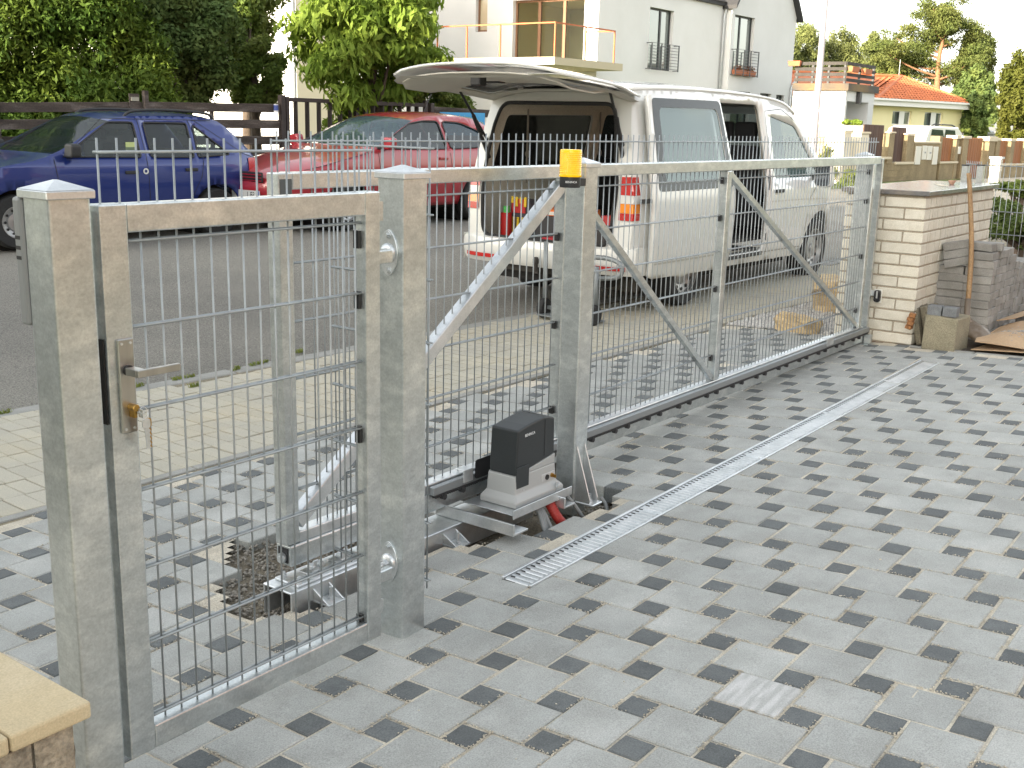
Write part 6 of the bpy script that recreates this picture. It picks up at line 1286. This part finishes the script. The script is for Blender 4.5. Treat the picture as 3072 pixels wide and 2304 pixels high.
# base courses in blocks
def course(pl, pr, pt, m=WB):
    a, c = wl(pl, pt), wl(pr, pt); A, B = Vector((a[0], a[1], a[2])), Vector((c[0], c[1], a[2])); L = (B-A).length; d = (B-A)/L; r_ = 0; z = a[2]; zb = gz(a[0], a[1])-.4
    while z > zb:
        x = -.2*(r_ % 2)
        while x < L:
            x0, x1 = max(0, x), min(L, x+.392)
            if x1-x0 > .05: b = MB(); p, q = A+d*x0, A+d*x1; e = wn*-.25+wn*0; j = wn*random.uniform(0, .006); p, q = p+j, q+j; zz = Vector((0, 0, z-A.z)); b.add([p+zz-Vector((0, 0, .193)), q+zz-Vector((0, 0, .193)), q+e+zz-Vector((0, 0, .193)), p+e+zz-Vector((0, 0, .193)), p+zz, q+zz, q+e+zz, p+e+zz], [(0, 3, 2, 1), (4, 5, 6, 7), (0, 1, 5, 4), (1, 2, 6, 5), (2, 3, 7, 6), (3, 0, 4, 7)]); part('wall_block', b, m, bw2)
            x += .4
        z -= .2; r_ += 1
course(2603, 2744, 491); wbox(2603, 2744, 493, None, MORT, 'mortar_core', .2, -.02)
for pl, pr, pt, pb in ((2604, 2664, 373, 474), (2690, 2731, 381, 489)):
    n = 4
    for k in range(n): s_ = (pr-pl)/n; wbox(pl+s_*k+.12, pl+s_*(k+1)-.12, pt+k*.8, pb-3, WP, 'panel_board', .04, -.1)
    wbox(pl-6, pr+8, pb-3, pb+5, SILL, 'sill', .3, .04)
for pl, pr, pt in ((2667, 2684, 400), (2722, 2744, 405)): wbox(pl, pr, pt, 492, WB, 'pillar', .3, .02); wbox(pl-2, pr+2, pt-5, pt-.5, SILL, 'pillar_cap', .34, .04)
wbox(2745, 2819, 430, None, WB, 'meter_wall', .3, .0); wbox(2743, 2822, 424, 430, SILL, 'wall_cap', .36, .03)
for pl, pr, pt, pb in ((2747, 2763, 439, 494), (2767, 2780, 437, 479), (2782, 2796, 438, 480), (2800, 2814, 440, 494)):
    c_ = wbox(pl, pr, pt, pb, CABW, 'meter_box', .05, .03)
    if pr-pl < 15 and pt < 439.5: wbox(pl+4, pr-5, pt+18, pt+23, mat('meter_label', (.25, .26, .26), .5), 'meter_label', .006, .037, c_, 0)
wbox(2820, 2868, 489, None, WB, 'base_wall', .3, .0); wbox(2818, 2872, 485, 491, SILL, 'sill', .34, .04); wbox(2819, 2828, 408, 488, WB, 'pillar', .3, .02)
for k in range(6): wbox(2829+6.6*k, 2829+6.6*(k+1)-.5, 412+.4*k, 485, WP2, 'panel_board', .04, -.1)
wbox(2869, 2878, 418, None, WB, 'pillar', .3, .02); wbox(2868, 2881, 406, 417, SILL, 'pillar_cap', .36, .05); wbox(2876, 2889, 420, 535, WP2, 'wicket_door', .05, -.1); wbox(2873, 2881, 440, 462, CABW, 'intercom_plate', .04, .03)
wbox(2890, 2906, 416, None, WB, 'pillar', .3, .02); wbox(2888, 2912, 408, 416, SILL, 'pillar_cap', .36, .05)
for k in range(8): wbox(2908+6.6*k, 2908+6.6*(k+1)-.4, 414, 540, WP2, 'gate_board', .05, -.12)
wbox(2966, 2984, 424, None, WB, 'pillar', .4, .03); wbox(2964, 2990, 410, 424, SILL, 'pillar_cap', .4, .06); wbox(2990, 3001, 422, None, WB, 'pillar', .3, .02); wbox(2988, 3003, 414, 422, SILL, 'pillar_cap', .34, .04)
for pl, pr in ((3003, 3032), (3046, 3078), (3092, 3130)):
    for k in range(4): s_ = (pr-pl)/4; wbox(pl+s_*k, pl+s_*(k+1)-.4, 422, 492, WP2, 'panel_board', .04, -.1)
    wbox(pl-3, pr+4, 491, 497, SILL, 'sill', .34, .04); wbox(pr+1, pr+12, 424, None, WB, 'pillar', .3, .02); wbox(pr-1, pr+14, 416, 424, SILL, 'pillar_cap', .34, .04)
wbox(3003, 3140, 497, None, WB, 'base_wall', .25, 0.)
for k, (pl, pr, pt, lab) in enumerate(((2512, 2545, 398, 'sunlit white gate pier further from the dark timber panels'), (2562, 2598, 402, 'sunlit white gate pier next to the dark timber panels'))):
    t = thing('gate_pier', lab, 'pier', tuple(wl(pl, 560)), 0, 'sunlit white gate piers'); 
    wbox(pl+12, pr, pt, None, mat('pier_render', (.66, .60, .48), .9), 'pier_body', .55, .1, t); wbox(pl+10, pr+3, pt-7, pt-.5, SILL, 'pier_cap', .62, .13, t)
# pale car behind the meter wall
pcx = wl(2790, 420, 4.5); ow = thing('parked_car', 'white estate car half hidden behind the wall with meter boxes', 'car', (pcx[0], pcx[1], .2), R(-8)); zc = pcx[2]-.2
b = MB(); pr_ = [(-2.2, .3), (-2.2, zc-.15), (-1.9, zc+.42), (-1.5, zc+.52), (.6, zc+.50), (1.5, zc-.0), (2.3, zc-.2), (2.35, .3)]; b.prism(pr_, lambda u, v: (u, -.8, v), (0, 1.6, 0)); part('body', b, WHITE, ow, local=True, bevel=.05, seg=2)
for u0, u1 in ((-1.75, -.75), (-.6, .3)): b = MB(); b.prism([(u0, zc-.05), (u1+.25, zc-.05), (u1, zc+.38), (u0+.08, zc+.40)], lambda u, v: (u, -.805, v), (0, -.004, 0)); part('side_window', b, GLASS_D, ow, local=True)
b = MB(); b.tube([(-1.5, -.7, zc+.53), (-1.3, -.7, zc+.58), (.2, -.7, zc+.57), (.5, -.7, zc+.52)], .025, 6); part('roof_rail', b, TRIM, ow, local=True)
wp = thing('meter_pillar', 'small white brick meter pillar beyond the mesh fence', 'pillar', tuple(onZ(2985, 540, .25)))
q = at(2988, 500, 33.); zt2, zb2 = at(2988, 470, 33)[2], gz(q[0], q[1])-.1; b = MB(); b.box((q[0]-.12, q[1]-.12, zb2), (q[0]+.12, q[1]+.12, zt2-.06)); part('brick_body', b, mat('white_brick', (.5, .48, .43), .85), wp)
z = zt2-.14
while z > zb2+.5: b = MB(); b.box((q[0]-.126, q[1]-.13, z), (q[0]+.12, q[1]+.13, z+.064)); part('brick', b, BRK, wp); z -= .078
b = MB(); b.box((q[0]-.16, q[1]-.16, zt2-.058), (q[0]+.16, q[1]+.16, zt2)); part('cap', b, GUT, wp)
# yellow house
Q0 = at(2600, 330, 60.); yd = Vector((math.cos(R(-13.4)), math.sin(R(-13.4)), 0)); yn = Vector((yd.y, -yd.x, 0))
def yray(px, py, off=0.):
    v = ray(px, py); P = Vector(Q0)+yn*off; s = ((P.x-EYE[0])*yn.x+(P.y-EYE[1])*yn.y)/(v[0]*yn.x+v[1]*yn.y); p = EYE+v*s; return (Vector((p[0], p[1], 0))-Vector((Q0[0], Q0[1], 0))).dot(yd), p[2]
yh = thing('house', 'yellow bungalow with an orange hipped tile roof behind the boundary wall', 'house', tuple(Q0)); t_wall[yh.name] = PLY
yf = lambda u, v, w=0: tuple(Vector((Q0[0], Q0[1], 0))+yd*u-yn*w+Vector((0, 0, v)))
UR, _ = yray(2884, 350); zev = yray(2760, 314)[1]; UL = yray(2560, 330)[0]; gy = .0
wr_ = []
for a, t_, c, d_ in ((2679, 332, 2736, 374), (2775, 336, 2830, 381)): u0, z1 = yray(a, t_); u1, _ = yray(c, t_); _, z0 = yray(a, d_); wr_.append((u0, z0, u1, z1))
wall('wall', yh, [(UL, gy), (UR, gy), (UR, zev), (UL, zev)], [rc4(r) for r in wr_], yf, PLY)
for r in wr_:
    w = window_on(yh, yf, *r, None, WWH, (), .14, .05); um = (r[0]+r[2])/2; b = MB(); hw2 = (r[2]-r[0])*.14; b.add([yf(um-hw2, r[1], .02), yf(um+hw2, r[1], .02), yf(um+hw2, r[3], .02), yf(um-hw2, r[3], .02)], [(0, 1, 2, 3)]); part('centre_panel', b, WWH, w)
DEP = 10.
for U_ in (UR, UL): b = MB(); b.add([yf(U_, gy), yf(U_, gy, DEP), yf(U_, zev, DEP), yf(U_, zev)], [(0, 1, 2, 3)]); part('side_wall', b, mat('rubble_stone', (.40, .27, .14), .95, col2=(.2, .13, .07), ns=5), yh)
e0, ze0 = yray(2612, 297, .55)[0]-.0, yray(2760, 305, .55)[1]; e1 = yray(2916, 318, .55)[0]
b = MB(); b.add([yf(e0-3, ze0-.28, -.55), yf(e1, ze0-.28, -.55), yf(e1, ze0-.02, -.55), yf(e0-3, ze0-.02, -.55), yf(e0-3, ze0-.28, -.1), yf(e1, ze0-.28, -.0)], [(0, 1, 2, 3), (0, 1, 5, 4)]); part('fascia', b, WWH, yh)
b = MB(); p, q = Vector(yf(e0-3, ze0+.02, -.62)), Vector(yf(e1, ze0+.02, -.62)); b.beam(p, q, .12, .10); part('gutter', b, WWH, yh)
ap, za = yray(2705, 229, -3.6); APX = (ap, za)
el = yray(2632, 290, .55)[0]
# roof planes: front, left hip, with rows of tiles
F0, F1, AP = Vector(yf(el, ze0+.06, -.55)), Vector(yf(e1, ze0+.06, -.55)), Vector(yf(ap, za, 3.6)); RB = Vector(yf(e1, ze0+.06, DEP)); LB = Vector(yf(el-6, ze0+.06, 3.)); AL = Vector(yf(ap-9, za-.1, 5.5))
b = MB(); dz = Vector((0, 0, -.05)); b.add([F0+dz, F1+dz, AP+dz, RB+dz], [(0, 1, 2), (1, 3, 2)]); b.add([F0+dz, AP+dz, AL+dz, LB+dz], [(0, 1, 2, 3)]); part('roof', b, ROOFO, yh)
tb_ = MB(); 
for k in range(7):
    a = math.pi*k/6; tb_.v += [(-.15+.30*k/6, 0, .035*math.sin(a*2)*1.0+.03), (-.15+.30*k/6, .40, .035*math.sin(a*2)+.0)]
tb_.f = [(2*k, 2*k+2, 2*k+3, 2*k+1) for k in range(6)]; tme = tb_.mesh('roof_tile', ROOFO, True)
cnt = 0; rest = MB(); fu = (F1-F0).normalized(); 
def tile_field(A, B, C, maxn):
    """tiles on the triangle A,B (eave) and C (apex)"""
    global cnt
    u = (B-A).normalized(); n = u.cross(C-A).normalized(); n = n if n.z > 0 else -n; w = n.cross(u).normalized(); w = w if w.z > 0 else -w; H = (C-A).dot(w); c_u = (C-A).dot(u); L = (B-A).length; r_ = 0; y = 0
    while y < H-.1:
        t = y/H; x = c_u*t+.15; x1 = L-(L-c_u)*t-.15
        while x < x1:
            p = A+u*x+w*y; m = Matrix((( *u, 0), (*w, 0), (*n, 0), (0, 0, 0, 1))).transposed(); m.translation = p
            if cnt < maxn: o = bpy.data.objects.new('roof_tile', tme); COL.objects.link(o); o.parent = yh; o.matrix_local = WORLD[yh.name].inverted() @ m; cnt += 1
            else: rest.add([m @ v.co for v in tme.vertices], [tuple(f.vertices) for f in tme.polygons])
            x += .30
        y += .36
tile_field(F0, F1, AP, 300); tile_field(LB, F0, AP, 300); part('roof_tile', rest, ROOFO, yh, kind='stuff')
b = MB(); b.tube([F0, AP], .09, 8); part('hip_cap', b, ROOFO, yh); b = MB(); b.tube([F1, AP], .09, 8); part('hip_cap', b, ROOFO, yh); b = MB(); b.tube([AP, AL], .09, 8); part('ridge_cap', b, ROOFO, yh)
b = MB(); b.cyl(AP-fu*.3, AP-fu*.3+Vector((0, 0, .9)), .015, 6); part('antenna', b, GUT, yh)
# long orange roof beyond the terrace
o2 = at(2380, 262, 66.); o3 = at(2600, 268, 66.); oh = thing('house', 'house with an orange roof showing between the terrace boards', 'house', tuple(o2)); b = MB(); zl_, zh_ = at(2500, 262, 66)[2], at(2500, 226, 72)[2]; b.add([(o2[0]-2, o2[1], zl_), (o3[0], o3[1], zl_), (o3[0]+4, o3[1]+4, zh_), (o2[0]+3, o2[1]+4, zh_)], [(0, 1, 2, 3)]); b.add([(o2[0]-2, o2[1]+.4, 0), (o3[0], o3[1]+.4, 0), (o3[0], o3[1]+.4, zl_), (o2[0]-2, o2[1]+.4, zl_)], [(0, 1, 2, 3)]); part('roof', b, ROOFO, oh)
for k in range(9): t_ = k/8; b = MB(); b.beam(Vector((o2[0]-2+5*t_, o2[1]+4*t_-.05, zl_+(zh_-zl_)*t_+.05)), Vector((o3[0]+4*t_, o3[1]+4*t_-.05, zl_+(zh_-zl_)*t_+.05)), .10, .09); part('tile_row', b, ROOFB, oh)
# low pale building at the far right
lo = thing('outbuilding', 'long low pale outbuilding at the wood edge beyond the orange gate', 'building', tuple(at(2950, 410, 75))); a, c = at(2895, 397, 75), at(3010, 403, 75); b = MB(); b.add([(a[0], a[1], -1), (c[0], c[1], -1), (c[0], c[1], c[2]), (a[0], a[1], a[2]), (a[0]+4, a[1]+2, a[2]+.3), (c[0]+4, c[1]+2, c[2]+.3)], [(0, 1, 2, 3), (3, 2, 5, 4)]); part('wall', b, mat('pale_wall', (.55, .55, .55), .9), lo)
b = MB(); b.beam(Vector(a)+Vector((0, 0, .05)), Vector(c)+Vector((0, 0, .05)), .3, .14); part('roof_edge', b, GUT, lo)
# houses behind the trees at the left
H0 = at(888, 100, 33.); lh = thing('house', 'white house behind the trees, cream wall to the right of its corner', 'house', tuple(H0)); ylh = onX(690, 100, H0[0])[1]; xlh = onY(1020, 100, H0[1])[0]
b = MB(); b.add([(H0[0], H0[1], 0), (H0[0], ylh+3, 0), (H0[0], ylh+3, 9), (H0[0], H0[1], 9)], [(0, 1, 2, 3)]); part('side_wall', b, PLW, lh)
b = MB(); b.add([(H0[0], H0[1], 0), (xlh, H0[1], 0), (xlh, H0[1], 9), (H0[0], H0[1], 9), (xlh, H0[1]+7, 0), (xlh, H0[1]+7, 9)], [(0, 1, 2, 3), (1, 4, 5, 2)]); part('wall', b, PLB, lh)
b = MB(); b.box((H0[0]-.5, H0[1]-.5, 9), (xlh+.5, ylh+3, 9.3)); part('roof', b, ROOFR, lh)
p = onX(878, 60, H0[0]-.05); b = MB(); b.cyl((H0[0]-.06, p[1], 0), (H0[0]-.06, p[1], 9), .05, 8); part('downpipe', b, GUT, lh); p = onX(722, 60, H0[0]-.05); b = MB(); b.cyl((H0[0]-.06, p[1], 0), (H0[0]-.06, p[1], 9), .05, 8); part('downpipe', b, GUT, lh)
b = MB(); zz = onY(930, 60, H0[1])[2]; b.box((H0[0]+.1, H0[1]-.03, zz-.02), (xlh, H0[1]-.001, zz+.02)); part('string_course', b, GUT, lh)
R0_ = at(530, 30, 40.); rh_ = thing('house', 'house with a red tiled roof just showing above the left trees', 'house', tuple(R0_)); b = MB(); z = R0_[2]; b.box((R0_[0]-3, R0_[1], 0), (R0_[0]+5, R0_[1]+7, z-.1)); part('wall', b, PLW, rh_)
b = MB(); x0, x1, y0 = R0_[0]-3.4, R0_[0]+5.4, R0_[1]-.4; b.add([(x0, y0, z-.1), (x1, y0, z-.1), (x1, y0+4, z+3), (x0, y0+4, z+3), (x0, y0+8, z-.1), (x1, y0+8, z-.1)], [(0, 1, 2, 3), (3, 2, 5, 4), (0, 3, 4), (1, 5, 2)]); part('roof', b, ROOFR, rh_)
for k in range(9): t_ = (k+.5)/9; b = MB(); b.box((x0, y0+4*t_-.02, z-.1+3.1*t_+.0), (x1, y0+4*t_+.02, z-.1+3.1*t_+.05)); part('tile_row', b, ROOFR, rh_)
# far trees
def ftree(px0, py0, px1, py1, d, name, label, n, size, m, seed, nc=50, dep=.7, **kw): return shrub(px0, py0, px1, py1, d, name, label, 'tree', n, size, m, seed, nc, dep, 'trees beyond the far houses', **kw)
ftree(2290, 60, 2490, 330, 88, 'willow', 'pale wispy willow right beside the white house', 30000, .24, L_WILLOW, 61, nc=110, s=(.15, .30), hollow=.0, shell=.45, aspect=3.2, droop=-1.2)
ftree(2420, 75, 2610, 330, 92, 'willow', 'pale wispy willow above the middle of the terrace rail', 30000, .24, L_WILLOW, 62, nc=110, s=(.15, .30), hollow=.0, shell=.45, aspect=3.2, droop=-1.2)
ftree(2540, 85, 2700, 330, 90, 'willow', 'thin pale willow between the terrace and the tall pine', 22000, .24, L_WILLOW, 63, nc=90, s=(.15, .30), hollow=.0, shell=.45, aspect=3.2, droop=-1.2)
ftree(2600, 170, 2760, 330, 84, 'pine', 'low spreading pine bough mass left of the tall pine trunk', 24000, .18, L_PINE, 64, nc=90, s=(.16, .30), hollow=.1, bark=PINEB)
# the tall pine, branch by branch
pb_ = at2(2808, 270, 80.); pg = gz(pb_[0], pb_[1]); pt = thing('pine', 'tall pine with an orange trunk and layered open crown', 'tree', (pb_[0], pb_[1], pg), 0, 'trees beyond the far houses')
TP = [at2(2806, 330, 80), at2(2812, 250, 80), at2(2816, 180, 80.), at2(2828, 120, 80), at2(2826, 60, 80)]; limb('trunk', [Vector((pb_[0], pb_[1], pg-.3))]+[Vector(p) for p in TP], .27, .06, PINEB, pt)
bl = []
for (ax, ay, bx2, by2, n_, sp_2) in ((2812, 235, 2700, 205, 5, 30), (2812, 240, 2900, 195, 5, 30), (2814, 205, 2735, 190, 4, 26), (2815, 215, 2960, 160, 4, 26), (2818, 175, 2690, 115, 5, 30), (2820, 160, 2770, 120, 4, 24), (2824, 140, 2880, 110, 5, 26), (2828, 120, 2790, 60, 5, 26), (2828, 115, 2865, 50, 5, 24), (2828, 90, 2800, 25, 4, 18), (2810, 250, 2860, 240, 4, 30), (2830, 100, 2840, 30, 5, 20), (2822, 150, 2850, 80, 5, 26), (2812, 230, 2660, 160, 3, 20)):
    dz_ = random.uniform(-2.5, 2.5); A = Vector(at2(ax, ay, 80)); B = Vector(at2(bx2, by2, 80+dz_)); limb('bough', [A, A.lerp(B, .5)-Vector((0, 0, .15)), B], .09, .025, PINEB, pt, 6)
    for k in range(n_+3): t_ = .35+.75*k/(n_+2); c_ = A.lerp(B, t_)+Vector((random.gauss(0, .35), random.gauss(0, .7), .25+random.gauss(0, .25))); s_ = random.uniform(.45, .85); bl.append((tuple(c_), (s_*1.25, s_*1.25, s_*.55)))
leafcloud('crown', bl, 42000, .17, L_PINE, pt, 65, 2.6, .2, shell=.45)
ftree(2855, 70, 3000, 330, 86, 'pine', 'dense pointed pine right behind the tall open pine', 34000, .18, L_PINE, 66, nc=90, s=(.14, .26), hollow=.05, bark=PINEB, extra=[(tuple(at2(2925, 110+18*k, 86)), (.5+.25*k, .6, .7)) for k in range(5)])
ftree(2840, 190, 3010, 420, 74, 'oak', 'dark green broadleaf tree right of the yellow house', 26000, .22, L_DARK, 67, nc=80, s=(.16, .30), hollow=.2)
ftree(2890, 250, 2990, 470, 68, 'oak', 'darker low broadleaf tree just above the low outbuilding', 7000, .26, L_DARK, 68, s=(.16, .30), hollow=.2)
ftree(2968, 130, 3200, 480, 56, 'larch', 'yellow green larch cut by the right edge of the photo', 55000, .14, L_LARCH, 69, nc=160, s=(.11, .22), hollow=.3)
shrub(2868, 385, 2905, 415, 50, 'bush', 'small leafy bush at the corner of the yellow house', 'bush', 900, .12, L_MID, 70, 10, .6, limbs=2)
ws = struct(grid_sheet('wood_edge', frange(60, 160, 10), frange(-30, 160, 10), lambda x, y: gz(x, y)-.12, GRASSG)); bpy.data.objects.remove(ws)
# juniper slope behind the mesh fence
shrub(2960, 575, 3230, 770, 12.6, 'juniper', 'low dark juniper ground cover behind the mesh fence', 'shrub', 9000, .06, L_DARK, 71, 40, 1.2, limbs=3, s=(.16, .3), hollow=.05)
shrub(3005, 540, 3130, 600, 16, 'juniper', 'sparser green shrub further back beyond the mesh fence', 'shrub', 2500, .07, L_MID, 72, 20, .8, limbs=3)
# ---------------------------------------------------------------- unseen houses behind the viewer, added for street shade and warm reflections
shade_house = thing('house', 'unseen house added behind the viewer to shade the drive and street', 'house', (-12, 2, 0)); BRR = mat('brick_render', (.42, .33, .27), .9)
b = MB(); b.box((-17, -1.5, -1), (-8.5, 16.4, 6.6)); part('wall', b, mat('shade_house_render', (.55, .52, .47), .9), shade_house)
b = MB(); b.add([(-17.5, -1.9, 6.6), (-8, -1.9, 6.6), (-8, 16.8, 6.6), (-17.5, 16.8, 6.6), (-12.7, -1.9, 10.6), (-12.7, 16.8, 10.6)], [(0, 4, 5, 3), (1, 2, 5, 4), (0, 1, 4), (2, 3, 5)]); part('roof', b, ROOFR, shade_house)
oh_ = thing('house', 'unseen own house behind the viewer, widened and coloured for warm steel reflections', 'house', (2, -16, 0))
b = MB(); b.box((-4, -19, -.5), (26, -10, 4.2)); part('wall', b, mat('warm_reflect_render', (.66, .39, .29), .9), oh_)  # wall length and warm tint chosen for reflections in the steel
b = MB(); b.add([(-4.5, -19.4, 4.2), (26.5, -19.4, 4.2), (26.5, -9.5, 4.2), (-4.5, -9.5, 4.2), (-4.5, -14.4, 6.8), (26.5, -14.4, 6.8)], [(0, 1, 5, 4), (2, 3, 4, 5), (0, 4, 3), (1, 2, 5)]); part('roof', b, ROOFR, oh_)
